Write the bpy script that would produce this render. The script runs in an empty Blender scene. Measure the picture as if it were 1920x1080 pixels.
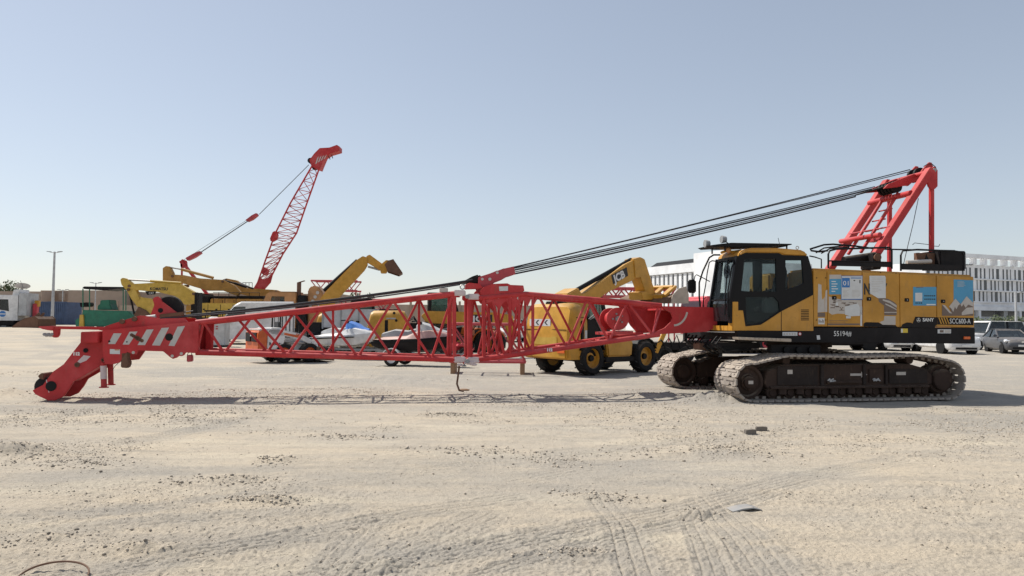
import bpy, bmesh, math, random
import numpy as np
from mathutils import Vector, Matrix, Euler
random.seed(7)
sc = bpy.context.scene
COL = sc.collection
R = math.radians

# ------------------------------------------------------------------ camera
F_PX = 1400.0
CAM_H = 1.70
cam_d = bpy.data.cameras.new('camera')
cam = bpy.data.objects.new('camera', cam_d); COL.objects.link(cam)
cam_d.sensor_width = 36.0
cam_d.lens = 36.0 * F_PX / 1920.0
cam_d.clip_start = 0.1; cam_d.clip_end = 4000
PITCH = math.atan(60.0 / F_PX)
cam.matrix_world = (Matrix.Translation((0, 0, CAM_H)) @ Matrix.Rotation(math.pi/2 + PITCH, 4, 'X')
                    @ Matrix.Rotation(R(0.5), 4, 'Z'))
CM = cam.matrix_world.copy()
sc.camera = cam
sc.render.resolution_x = 1024; sc.render.resolution_y = 576

# ------------------------------------------------------------------ sky and sun
SUN = Vector((-0.66, 0.36, 1.0)).normalized()
elev = math.asin(SUN.z); azim = math.atan2(SUN.x, SUN.y)
wd = bpy.data.worlds.new('World'); sc.world = wd; wd.use_nodes = True
nt = wd.node_tree
bg = nt.nodes['Background']
sky = nt.nodes.new('ShaderNodeTexSky'); sky.sky_type = 'NISHITA'; sky.sun_disc = False
sky.sun_elevation = elev; sky.sun_rotation = azim
sky.altitude = 0; sky.air_density = 1.0; sky.dust_density = 0.45; sky.ozone_density = 1.0
gam = nt.nodes.new('ShaderNodeGamma'); gam.inputs[1].default_value = 0.70        # hazy desert air: flatter, paler sky
hsv = nt.nodes.new('ShaderNodeHueSaturation'); hsv.inputs['Saturation'].default_value = 0.72; hsv.inputs['Value'].default_value = 1.86
nt.links.new(sky.outputs[0], gam.inputs[0]); nt.links.new(gam.outputs[0], hsv.inputs['Color'])
tin = nt.nodes.new('ShaderNodeMix'); tin.data_type = 'RGBA'; tin.blend_type = 'MULTIPLY'; tin.inputs[0].default_value = 1.0
tin.inputs[7].default_value = (0.995, 0.994, 1.018, 1)
nt.links.new(hsv.outputs[0], tin.inputs[6]); nt.links.new(tin.outputs[2], bg.inputs[0]); bg.inputs[1].default_value = 0.10
sd = bpy.data.lights.new('sun', 'SUN'); so = bpy.data.objects.new('sun', sd); COL.objects.link(so)
sd.energy = 4.9; sd.angle = R(0.6); sd.color = (1.0, 0.95, 0.86)
so.rotation_euler = SUN.to_track_quat('Z', 'Y').to_euler()
sc.view_settings.view_transform = 'Standard'; sc.view_settings.look = 'None'
sc.view_settings.gamma = 1; sc.view_settings.exposure = 0.14
sc.view_settings.use_curve_mapping = False

# ------------------------------------------------------------------ measuring helpers (photo pixel -> place on a plane of known distance)
def ray(px, py):
    d = CM.to_3x3() @ Vector(((px - 960) / F_PX, -(py - 540) / F_PX, -1.0))
    return d
def W(px, py, Y):
    d = ray(px, py); t = Y / d.y
    return Vector((0, 0, CAM_H)) + d * t
def G(px, py, z=0.0):
    d = ray(px, py); t = (z - CAM_H) / d.z
    return Vector((0, 0, CAM_H)) + d * t
class Frame:
    """local frame of a thing: base point, heading; q() gives (x, z) of a photo point on the local plane y = v"""
    def __init__(s, loc, rz):
        s.loc = Vector(loc); s.rz = rz
        s.M = Matrix.Translation(s.loc) @ Matrix.Rotation(rz, 4, 'Z'); s.I = s.M.inverted()
    def q(s, px, py, v=0.0):
        o = s.I @ Vector((0, 0, CAM_H)); d = s.I.to_3x3() @ ray(px, py)
        t = (v - o.y) / d.y; p = o + d * t
        return (p.x, p.z)
    def p3(s, px, py, v=0.0):
        a = s.q(px, py, v); return Vector((a[0], v, a[1]))
    def poly(s, pts, v=0.0):
        return [s.q(a, b, v) for a, b in pts]

# ------------------------------------------------------------------ materials
def nmat(name):
    m = bpy.data.materials.new(name); m.use_nodes = True
    return m, m.node_tree.nodes, m.node_tree.links, m.node_tree.nodes['Principled BSDF']
def mixc(N, L, fac, a, b):
    x = N.new('ShaderNodeMix'); x.data_type = 'RGBA'
    if hasattr(fac, 'is_linked'): L.new(fac, x.inputs[0])
    else: x.inputs[0].default_value = fac
    for i, c in ((6, a), (7, b)):
        if hasattr(c, 'is_linked'): L.new(c, x.inputs[i])
        else: x.inputs[i].default_value = (*c, 1)
    return x.outputs[2]
def ramp(N, L, src, a, b):
    r = N.new('ShaderNodeMapRange'); r.inputs[1].default_value = a; r.inputs[2].default_value = b
    L.new(src, r.inputs[0]); return r.outputs[0]
def noise(N, L, scale, detail=4, rough=.6, co='Object', stretch=None):
    tc = N.new('ShaderNodeTexCoord'); n = N.new('ShaderNodeTexNoise')
    n.inputs['Scale'].default_value = scale; n.inputs['Detail'].default_value = detail; n.inputs['Roughness'].default_value = rough
    src = tc.outputs[co]
    if stretch:
        mp = N.new('ShaderNodeMapping'); mp.inputs['Scale'].default_value = stretch
        L.new(src, mp.inputs[0]); src = mp.outputs[0]
    L.new(src, n.inputs['Vector']); return n.outputs[0]
MAT = {}
DUST = (0.40, 0.33, 0.25)
def paint(name, col, rough=.5, metal=0.0, dirt=.35, dirtcol=(0.16, 0.11, 0.07), dust=.45, scale=2.2, coat=0.0, bump=.05, spec=.5, chips=0.0, fade=0.0):
    """worn paint or metal: patchy tone, streaks of grime, settled dust on faces that look up"""
    m, N, L, B = nmat(name)
    n1 = noise(N, L, scale, 6, .65); n2 = noise(N, L, scale * 6, 5, .7, stretch=(1, 1, .25))
    dk = tuple(c * .72 for c in col); lt = tuple(min(1, c * 1.12 + .01) for c in col)
    c = mixc(N, L, ramp(N, L, n1, .3, .7), dk, lt)
    f = ramp(N, L, n2, .56, .80)
    mm = N.new('ShaderNodeMath'); mm.operation = 'MULTIPLY'; L.new(f, mm.inputs[0]); mm.inputs[1].default_value = dirt
    c = mixc(N, L, mm.outputs[0], c, dirtcol)
    if fade:                                                     # sun-bleached areas
        fm_ = N.new('ShaderNodeMath'); fm_.operation = 'MULTIPLY'; L.new(ramp(N, L, noise(N, L, scale*.5, 5, .6), .48, .68), fm_.inputs[0]); fm_.inputs[1].default_value = fade
        c = mixc(N, L, fm_.outputs[0], c, tuple(k*.75 + .13 for k in col))
    if chips:                                                    # paint worn through to rust
        cm_ = N.new('ShaderNodeMath'); cm_.operation = 'MULTIPLY'; L.new(ramp(N, L, noise(N, L, scale*9, 8, .75), .63, .68), cm_.inputs[0]); cm_.inputs[1].default_value = chips
        c = mixc(N, L, cm_.outputs[0], c, (0.10, 0.052, 0.035))
    ge = N.new('ShaderNodeNewGeometry'); sx = N.new('ShaderNodeSeparateXYZ'); L.new(ge.outputs['Normal'], sx.inputs[0])
    up = ramp(N, L, sx.outputs[2], .25, 1.0)
    n3 = noise(N, L, scale * 3, 4, .6)
    m2 = N.new('ShaderNodeMath'); m2.operation = 'MULTIPLY'; L.new(up, m2.inputs[0]); L.new(ramp(N, L, n3, .25, .6), m2.inputs[1])
    m3 = N.new('ShaderNodeMath'); m3.operation = 'MULTIPLY'; L.new(m2.outputs[0], m3.inputs[0]); m3.inputs[1].default_value = dust
    c = mixc(N, L, m3.outputs[0], c, DUST)
    L.new(c, B.inputs['Base Color'])
    rr = N.new('ShaderNodeMapRange'); rr.inputs[3].default_value = rough - .1; rr.inputs[4].default_value = min(1, rough + .2)
    L.new(n1, rr.inputs[0]); L.new(rr.outputs[0], B.inputs['Roughness'])
    B.inputs['Metallic'].default_value = metal; B.inputs['Specular IOR Level'].default_value = spec
    if coat: B.inputs['Coat Weight'].default_value = coat
    if bump:
        b = N.new('ShaderNodeBump'); b.inputs['Strength'].default_value = bump; b.inputs['Distance'].default_value = .02
        L.new(n2, b.inputs['Height']); L.new(b.outputs[0], B.inputs['Normal'])
    MAT[name] = m; return m
def plain(name, col, rough=.6, metal=0.0, spec=.5):
    m, N, L, B = nmat(name)
    n1 = noise(N, L, 9, 4, .6)
    L.new(mixc(N, L, n1, tuple(c * .85 for c in col), tuple(min(1, c * 1.12) for c in col)), B.inputs['Base Color'])
    B.inputs['Roughness'].default_value = rough; B.inputs['Metallic'].default_value = metal; B.inputs['Specular IOR Level'].default_value = spec
    MAT[name] = m; return m
def glass(name, tint=(0.03, 0.045, 0.05), alpha=.35):
    m, N, L, B = nmat(name)
    B.inputs['Base Color'].default_value = (*tint, 1); B.inputs['Roughness'].default_value = .08
    B.inputs['Specular IOR Level'].default_value = .6
    t = N.new('ShaderNodeBsdfTransparent'); t.inputs[0].default_value = (.80, .86, .86, 1)
    x = N.new('ShaderNodeMixShader'); L.new(t.outputs[0], x.inputs[1]); L.new(B.outputs[0], x.inputs[2])
    n = noise(N, L, 3, 4, .6); r = N.new('ShaderNodeMapRange'); L.new(n, r.inputs[0])
    r.inputs[3].default_value = max(0, alpha - .12); r.inputs[4].default_value = min(1, alpha + .12)
    L.new(r.outputs[0], x.inputs[0])
    L.new(x.outputs[0], N['Material Output'].inputs[0]); MAT[name] = m; return m
paint('crane_red', (0.50, 0.022, 0.026), .5, dirt=.45, dust=.2, scale=1.6, spec=.4, chips=.7, fade=.35)
paint('crane_red_faded', (0.45, 0.05, 0.065), .5, dirt=.3, dust=.2, scale=1.6)
paint('crane_yellow', (0.52, 0.245, 0.016), .45, dirt=.42, dust=.4, scale=1.5, chips=.55, fade=.18)
paint('loader_yellow', (0.60, 0.30, 0.02), .45, dirt=.3, dust=.4, chips=.6, fade=.2)
paint('digger_yellow', (0.56, 0.36, 0.045), .5, dirt=.35, dust=.45, chips=.6, fade=.2)
paint('digger_ochre', (0.44, 0.22, 0.035), .55, dirt=.4, dust=.45, chips=.6, fade=.2)
paint('truck_tan', (0.50, 0.24, 0.085), .5, dirt=.35, dust=.5)
paint('frame_black', (0.011, 0.009, 0.010), .5, dirt=.3, dirtcol=(.05, .036, .028), dust=.4, spec=.15)
paint('undercarriage', (0.048, 0.029, 0.022), .8, dirt=.8, dirtcol=(.14, .088, .06), dust=.6, bump=.25, spec=.25)
paint('shoe_steel', (0.35, 0.305, 0.265), .8, dirt=.45, dirtcol=(.15, .11, .085), dust=.7, bump=.4, scale=3)
paint('rust', (0.15, 0.075, 0.045), .85, dirt=.6, dirtcol=(.06, .035, .025), dust=.3, bump=.3)
paint('rubber', (0.016, 0.016, 0.017), .85, spec=.25, dirt=.5, dirtcol=(.12, .10, .08), dust=.5)
paint('bright_steel', (0.42, 0.41, 0.40), .4, metal=.6, dirt=.3, dust=.3)
paint('grey_paint', (0.30, 0.31, 0.32), .5, dirt=.3)
paint('pale_grey', (0.48, 0.49, 0.50), .55, dirt=.3, dust=.3)
paint('white_paint', (0.72, 0.72, 0.72), .4, dirt=.15, dust=.35, coat=.3)
paint('green_paint', (0.012, 0.16, 0.095), .5, dirt=.25, dust=.4)
paint('bob_orange', (0.62, 0.12, 0.025), .5, dirt=.3)
paint('mach_orange', (0.58, 0.15, 0.02), .5, dirt=.3)
paint('container_blue', (0.050, 0.085, 0.17), .6, dirt=.45, dust=.3)
paint('car_grey', (0.065, 0.068, 0.078), .4, dirt=.25, dirtcol=(.22, .20, .18), dust=.4, coat=.2)
paint('ski_pink', (0.55, 0.33, 0.30), .5, dirt=.3)
paint('ski_blue', (0.05, 0.20, 0.62), .35, dirt=.1, dust=.2)
paint('cab_red', (0.60, 0.05, 0.07), .4, dirt=.1, dust=.2)
paint('tread_plate', (0.45, 0.38, 0.31), .6, dirt=.4)
plain('cable', (0.030, 0.030, 0.034), .55)
plain('dark', (0.012, 0.012, 0.013), .6, spec=.2)
plain('black_plastic', (0.007, 0.007, 0.008), .5, spec=.18)
plain('chrome', (0.7, 0.7, 0.72), .15, .9)
plain('ink_black', (0.02, 0.02, 0.022), .6)
plain('ink_white', (0.74, 0.74, 0.72), .6)
plain('paper', (0.62, 0.63, 0.63), .8)
plain('decal_grey', (0.50, 0.46, 0.42), .7)
plain('decal_brown', (0.17, 0.125, 0.10), .7)
plain('decal_blue', (0.075, 0.30, 0.50), .6)
plain('sticker_blue', (0.035, 0.17, 0.46), .6)
plain('sticker_yellow', (0.65, 0.48, 0.05), .6)
plain('lamp_orange', (0.75, 0.14, 0.02), .35)
plain('lamp_glass', (0.75, 0.76, 0.78), .12)
plain('lining', (0.10, 0.11, 0.115), .8)
plain('seat_cloth', (0.05, 0.05, 0.055), .9)
paint('track_plate', (0.026, 0.018, 0.016), .65, dirt=.7, dirtcol=(.09, .06, .042), dust=.5, bump=.2, spec=.2)
paint('block_grey', (0.17, 0.15, 0.13), .9, dirt=.4, bump=.3)
plain('stripe_grey', (0.50, 0.49, 0.47), .6)
plain('spray_white', (0.62, 0.52, 0.52), .8)
plain('wood', (0.30, 0.19, 0.11), .8)
plain('cardboard', (0.42, 0.24, 0.14), .85)
glass('pane', (0.05, 0.07, 0.08), .16)
glass('dark_pane', (0.02, 0.026, 0.03), .72)
glass('green_pane', (0.02, 0.10, 0.07), .5)

# ------------------------------------------------------------------ mesh helpers
class MB:
    def __init__(s): s.v = []; s.f = []
    def add(s, vs, fs):
        o = len(s.v); s.v += [tuple(x) for x in vs]; s.f += [tuple(i + o for i in f) for f in fs]; return s
    def box(s, x0, x1, y0, y1, z0, z1):
        vs = [(x, y, z) for z in (z0, z1) for y in (y0, y1) for x in (x0, x1)]
        return s.add(vs, [(0, 2, 3, 1), (4, 5, 7, 6), (0, 1, 5, 4), (2, 6, 7, 3), (0, 4, 6, 2), (1, 3, 7, 5)])
    def prism(s, pts, y0, y1):
        """outline in (x, z), extruded along y"""
        n = len(pts); a = sum(pts[i][0]*pts[(i+1) % n][1] - pts[(i+1) % n][0]*pts[i][1] for i in range(n))
        if a < 0: pts = pts[::-1]
        lo, hi = min(y0, y1), max(y0, y1)
        vs = [(p[0], lo, p[1]) for p in pts] + [(p[0], hi, p[1]) for p in pts]
        fs = [tuple(range(n)), tuple(range(2*n-1, n-1, -1))] + [((i+1) % n, i, n+i, n+(i+1) % n) for i in range(n)]
        return s.add(vs, fs)
    def plate(s, outer, holes, y0, y1):
        """flat plate in (x, z) with openings, from y0 to y1"""
        bm = bmesh.new(); loops = []
        for lp in [outer] + list(holes):
            vs = [bm.verts.new((p[0], 0, p[1])) for p in lp]
            for i in range(len(vs)): bm.edges.new((vs[i], vs[(i+1) % len(vs)]))
            loops.append(len(vs))
        bmesh.ops.triangle_fill(bm, use_beauty=True, edges=bm.edges[:])
        bm.verts.index_update(); n = len(bm.verts)
        xs = [(v.co.x, v.co.z) for v in bm.verts]; tris = [[v.index for v in f.verts] for f in bm.faces]; bm.free()
        vs = [(x, y0, z) for x, z in xs] + [(x, y1, z) for x, z in xs]
        fs = [tuple(t) for t in tris] + [tuple(i + n for i in t[::-1]) for t in tris]
        k = 0
        for m in loops:
            fs += [(k+i, k+(i+1) % m, n+k+(i+1) % m, n+k+i) for i in range(m)]; k += m
        return s.add(vs, fs)
    def prismz(s, pts, z0, z1):
        n = len(pts); a = sum(pts[i][0]*pts[(i+1) % n][1] - pts[(i+1) % n][0]*pts[i][1] for i in range(n))
        if a < 0: pts = pts[::-1]
        vs = [(p[0], p[1], z0) for p in pts] + [(p[0], p[1], z1) for p in pts]
        fs = [tuple(range(n-1, -1, -1)), tuple(range(n, 2*n))] + [(i, (i+1) % n, n+(i+1) % n, n+i) for i in range(n)]
        return s.add(vs, fs)
    def prismx(s, pts, x0, x1):
        """outline in (y, z), extruded along x"""
        n = len(pts); a = sum(pts[i][0]*pts[(i+1) % n][1] - pts[(i+1) % n][0]*pts[i][1] for i in range(n))
        if a < 0: pts = pts[::-1]
        vs = [(x0, p[0], p[1]) for p in pts] + [(x1, p[0], p[1]) for p in pts]
        fs = [tuple(range(n-1, -1, -1)), tuple(range(n, 2*n))] + [(i, (i+1) % n, n+(i+1) % n, n+i) for i in range(n)]
        return s.add(vs, fs)
    def loft(s, rings, cap=True):
        n = len(rings[0]); o = 0; vs = [p for r in rings for p in r]; fs = []
        for k in range(len(rings) - 1):
            for i in range(n):
                j = (i + 1) % n
                fs.append((k*n+i, k*n+j, (k+1)*n+j, (k+1)*n+i))
        if cap: fs += [tuple(range(n-1, -1, -1)), tuple(range((len(rings)-1)*n, len(rings)*n))]
        return s.add(vs, fs)
    def tube(s, a, b, r, n=8, r2=None):
        a = Vector(a); b = Vector(b); d = (b - a)
        if d.length < 1e-6: return s
        d.normalize(); u = d.orthogonal().normalized(); w = d.cross(u); r2 = r if r2 is None else r2
        ring = lambda c, q: [c + (u * math.cos(2*math.pi*i/n) + w * math.sin(2*math.pi*i/n)) * q for i in range(n)]
        return s.loft([ring(a, r), ring(b, r2)])
    def path(s, pts, r, n=6):
        pts = [Vector(p) for p in pts]; rings = []
        u = None
        for i, p in enumerate(pts):
            d = (pts[min(i+1, len(pts)-1)] - pts[max(i-1, 0)]).normalized()
            if u is None: u = d.orthogonal().normalized()
            else:
                u = (u - d * u.dot(d)); u = u.normalized() if u.length > 1e-5 else d.orthogonal().normalized()
            w = d.cross(u)
            rings.append([p + (u * math.cos(2*math.pi*k/n) + w * math.sin(2*math.pi*k/n)) * r for k in range(n)])
        return s.loft(rings)
    def bar(s, a, b, w, h, up=(0, 0, 1)):
        """rectangular bar from a to b; w across, h along up"""
        a = Vector(a); b = Vector(b); d = (b - a).normalized(); x = d.cross(Vector(up)).normalized(); z = x.cross(d)
        ring = lambda c: [c - x*w/2 - z*h/2, c + x*w/2 - z*h/2, c + x*w/2 + z*h/2, c - x*w/2 + z*h/2]
        return s.loft([ring(a), ring(b)])
    def cyl(s, c, axis, r, h, n=20):
        c = Vector(c); ax = {'x': Vector((1, 0, 0)), 'y': Vector((0, 1, 0)), 'z': Vector((0, 0, 1))}[axis] if isinstance(axis, str) else Vector(axis).normalized()
        return s.tube(c - ax*h/2, c + ax*h/2, r, n)
    def lathe(s, c, prof, n=28, axis='y', ring=False):
        """profile of (radius, offset along axis)"""
        c = Vector(c); rings = []
        for r, o in prof:
            ring_ = []
            for i in range(n):
                a = 2*math.pi*i/n; ca, sa = math.cos(a)*r, math.sin(a)*r
                ring_.append(c + (Vector((ca, o, sa)) if axis == 'y' else Vector((o, ca, sa)) if axis == 'x' else Vector((ca, sa, o))))
            rings.append(ring_)
        if ring: rings.append(rings[0])
        return s.loft(rings, cap=not ring)
    def ell(s, c, r, n=10, m=6):
        rings = []
        for k in range(1, m):
            t = math.pi*k/m
            rings.append([(c[0]+r[0]*math.sin(t)*math.cos(2*math.pi*i/n), c[1]+r[1]*math.sin(t)*math.sin(2*math.pi*i/n), c[2]-r[2]*math.cos(t)) for i in range(n)])
        return s.loft(rings)
    def build(s, name, mat, parent=None, bevel=0.0, smooth=False, seg=2, recalc=True, loc=None, rz=0):
        me = bpy.data.meshes.new(name); me.from_pydata(s.v, [], s.f)
        bm = bmesh.new(); bm.from_mesh(me)
        if recalc: bmesh.ops.recalc_face_normals(bm, faces=bm.faces)
        if bevel > 0:
            es = [e for e in bm.edges if len(e.link_faces) == 2 and e.calc_face_angle(0) > .5]
            bmesh.ops.bevel(bm, geom=es, offset=bevel, segments=seg, affect='EDGES', clamp_overlap=True)
        bm.to_mesh(me); bm.free()
        if smooth:
            me.polygons.foreach_set('use_smooth', [True] * len(me.polygons))
            try: me.set_sharp_from_angle(angle=R(38))
            except Exception: pass
        me.materials.append(MAT[mat] if isinstance(mat, str) else mat)
        o = bpy.data.objects.new(name, me); COL.objects.link(o); o.parent = parent
        if loc is not None: o.location = loc
        if rz: o.rotation_euler.z = rz
        return o
def thing(name, label, cat, loc=(0, 0, 0), rz=0.0, group=None):
    o = bpy.data.objects.new(name, None); COL.objects.link(o); o.location = loc; o.rotation_euler = (0, 0, rz)
    o['label'] = label; o['category'] = cat
    if group: o['group'] = group
    return o
def tag(o, label, cat, group=None):
    o['label'] = label; o['category'] = cat
    if group: o['group'] = group
    return o
def dup(o, parent=None):
    c = o.copy(); COL.objects.link(c); c.parent = parent
    for ch in o.children: dup(ch, c)
    return c
def same(o, name_parent, loc, rot=None):
    """copy of one piece that shares its mesh"""
    c = o.copy(); COL.objects.link(c); c.parent = name_parent; c.location = loc
    if rot is not None: c.rotation_euler = rot
    return c
def text(body, size, mat, parent, origin, xdir, zdir, name='lettering', extrude=.002, bold=0.0, width=None, align='LEFT'):
    cu = bpy.data.curves.new('t', 'FONT'); cu.body = body; cu.size = size; cu.extrude = extrude; cu.offset = bold; cu.align_x = align
    cu.resolution_u = 3
    to = bpy.data.objects.new('t', cu); COL.objects.link(to)
    bpy.context.view_layer.update()
    me = bpy.data.meshes.new_from_object(to.evaluated_get(bpy.context.evaluated_depsgraph_get()))
    bpy.data.objects.remove(to)
    xs = [v.co.x for v in me.vertices]
    k = 1.0
    if width and xs: k = width / (max(xs) - min(xs))
    xd = Vector(xdir).normalized(); zd = Vector(zdir).normalized(); yd = xd.cross(zd)   # toward -normal
    o0 = Vector(origin)
    for v in me.vertices:
        c = v.co.copy(); v.co = o0 + xd * c.x * k + zd * c.y - yd * c.z * -1.0 * -1.0
    me.materials.clear(); me.materials.append(MAT[mat])
    o = bpy.data.objects.new(name, me); COL.objects.link(o); o.parent = parent
    return o

# ------------------------------------------------------------------ ground
def vnoise(x, y, seed=0):
    xi = np.floor(x); yi = np.floor(y); fx = x - xi; fy = y - yi
    def h(a, b):
        n = np.sin(a * 127.1 + b * 311.7 + seed * 74.7) * 43758.5453
        return n - np.floor(n)
    u = fx*fx*(3-2*fx); v = fy*fy*(3-2*fy)
    return (h(xi, yi)*(1-u) + h(xi+1, yi)*u)*(1-v) + (h(xi, yi+1)*(1-u) + h(xi+1, yi+1)*u)*v
def sstep(a, b, x):
    t = np.clip((x - a) / (b - a), 0, 1); return t*t*(3-2*t)
def rise(x, y):
    """the lot climbs a little toward the far left corner"""
    x = np.asarray(x, dtype=float); y = np.asarray(y, dtype=float)
    return 0.75 * sstep(34, 78, y) * sstep(-10, -30, x)
TRACKS = []   # (points, half width, grooves, depth, lugs)
def tk(pix, hw, gr, dep, lug=0.0):
    TRACKS.append(([G(a, b) for a, b in pix], hw, gr, dep*(.85 if pix[0][1] > 850 or pix[-1][1] > 900 else 1), lug))
tk([(-200, 985), (200, 958), (560, 918), (900, 870), (1200, 846)], .16, 4, .020)
tk([(-150, 1130), (250, 1062), (560, 1005), (800, 962), (960, 938)], .17, 4, .024)
tk([(300, 1120), (760, 1060), (1050, 1000), (1300, 952), (1480, 900), (1680, 862)], .18, 5, .028, .3)
tk([(700, 1140), (960, 1062), (1120, 1018), (1300, 975), (1520, 905)], .10, 3, .022)
tk([(1120, 930), (1165, 985), (1200, 1090)], .15, 3, .022, .6)
tk([(1330, 945), (1390, 1000), (1470, 1100)], .20, 4, .030, .6)
tk([(1290, 955), (1320, 1020), (1350, 1100)], .12, 3, .022, .6)
tk([(900, 975), (780, 1030), (660, 1120)], .20, 4, .022, .6)
tk([(720, 970), (660, 1020), (560, 1120)], .15, 3, .018, .6)
tk([(-80, 900), (250, 885), (500, 880), (760, 868)], .20, 5, .014)
tk([(240, 830), (420, 795), (540, 760), (640, 735)], .22, 4, .028)
tk([(-60, 790), (90, 785), (220, 762), (330, 742)], .22, 3, .028)
tk([(-100, 700), (60, 672), (150, 645), (230, 628)], .35, 2, .05)
tk([(-60, 690), (90, 664), (190, 638)], .3, 2, .04)
tk([(-60, 735), (120, 728), (330, 726), (600, 728)], .3, 3, .03)
tk([(250, 665), (420, 690), (640, 712), (900, 716), (1180, 722)], .4, 3, .04)
tk([(1830, 790), (1600, 800), (1300, 830), (1050, 850)], .25, 3, .02)
tk([(60, 640), (180, 668), (330, 690), (520, 705), (800, 712)], .5, 3, .045)
tk([(980, 905), (1100, 880), (1300, 862), (1520, 850)], .2, 4, .016, .3)
tk([(-40, 1010), (150, 985), (420, 968), (640, 955)], .16, 3, .016)
def ground_z(x, y, fine=True, wear=None):
    z = rise(x, y)
    z = z + .05*(vnoise(x*.21, y*.21, 1)-.5) + .03*(vnoise(x*.8, y*.8, 2)-.5)
    d = np.hypot(x, y)
    if fine:
        fade = 1 - sstep(14, 40, d)
        gm = sstep(.40, .62, vnoise(x*.33 + 5, y*.55, 3) * .6 + vnoise(x*1.1, y*1.9, 4) * .4)     # gravelly patches
        z = z + fade*(.014*(vnoise(x*3.1, y*3.1, 5)-.5) + .008*(vnoise(x*8, y*8, 6)-.5)*(.4+gm))
        z = z + fade*(.0065*gm + .0045)*(np.maximum(vnoise(x*21, y*21, 7), .45)-.45)*2 
        z = z + fade*(.0035*gm + .0034)*(vnoise(x*47, y*47, 8)-.5)*2*(1 - sstep(7, 14, d))
        for pts, hw, gr, dep, lug in TRACKS:
            s0 = 0.0; best = np.full(x.shape, 9e9); bs = np.zeros(x.shape); sg = np.zeros(x.shape)
            for a, b in zip(pts[:-1], pts[1:]):
                ax, ay, bx, by = a.x, a.y, b.x, b.y; L_ = math.hypot(bx-ax, by-ay)
                tx, ty = (bx-ax)/L_, (by-ay)/L_
                t = np.clip((x-ax)*tx + (y-ay)*ty, 0, L_)
                ex = x-ax-t*tx; ey = y-ay-t*ty; dd = np.hypot(ex, ey); m = dd < best
                best = np.where(m, dd, best); bs = np.where(m, s0+t, bs); sg = np.where(m, ex*ty-ey*tx, sg); s0 += L_
            w = 1 - sstep(hw*.8, hw*1.25, best)
            if not (w > 0).any(): continue
            if wear is not None: np.maximum(wear, (1 - sstep(hw*.7, hw*1.6, best))*(.25 + .55*vnoise(bs*.7, bs*0, 14)), out=wear)
            amp = .45 + .9*vnoise(bs*.5, bs*0 + hw*30, 11)
            wob = .12*(vnoise(bs*2.0, bs*0, 12)-.5)*hw
            g = np.cos((sg + wob)/(2*hw)*2*math.pi*gr)
            prof = dep*amp*(-.12 - .75*np.maximum(0, g)**5*(1 - lug*.3) + (lug*.30*np.maximum(0, np.cos(bs*2*math.pi/.11 + np.abs(sg)*20))**3 if lug else 0))
            edge = dep*.3*np.exp(-((best-hw*1.15)/(hw*.16))**2)*amp
            z = z + fade*(w*prof + edge)*(.6+.6*vnoise(x*9, y*9, 13))
    for (mx, my, rx, ry, hh) in MOUNDS:
        e = ((x-mx)/rx)**2 + ((y-my)/ry)**2
        k = np.exp(-e*1.6)
        z = z + hh*k*(.55 + .9*vnoise(x*6, y*6, 15)) + hh*.35*k*(vnoise(x*23, y*23, 16)-.5)
    return z
MOUNDS = []
for (px, py, rx, ry, hh) in [(20, 850, .55, .35, .13), (10, 738, .5, .5, .10), (1345, 752, .95, .38, .20), (1230, 745, .8, .5, .09), (350, 790, .45, .3, .045), (700, 1063, .3, .2, .05),
                             (1290, 852, .8, .35, .05), (250, 1030, .5, .14, .05), (500, 940, .4, .12, .05), (90, 1010, .5, .15, .04), (1310, 968, .22, .1, .06), (980, 745, .5, .4, .05), (520, 865, .35, .15, .04), (840, 780, .5, .25, .03), (1040, 870, .5, .25, .03), (1360, 845, .6, .2, .04), (900, 850, .6, .2, .025), (1120, 935, .35, .14, .03), (640, 820, .4, .2, .03), (1060, 1040, .3, .1, .03), (430, 900, .4, .12, .03), (150, 870, .4, .2, .03), (330, 765, .3, .2, .06), (60, 700, .8, .5, .06)]:
    g = G(px, py); MOUNDS.append((g.x, g.y, rx, ry, hh))
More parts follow.
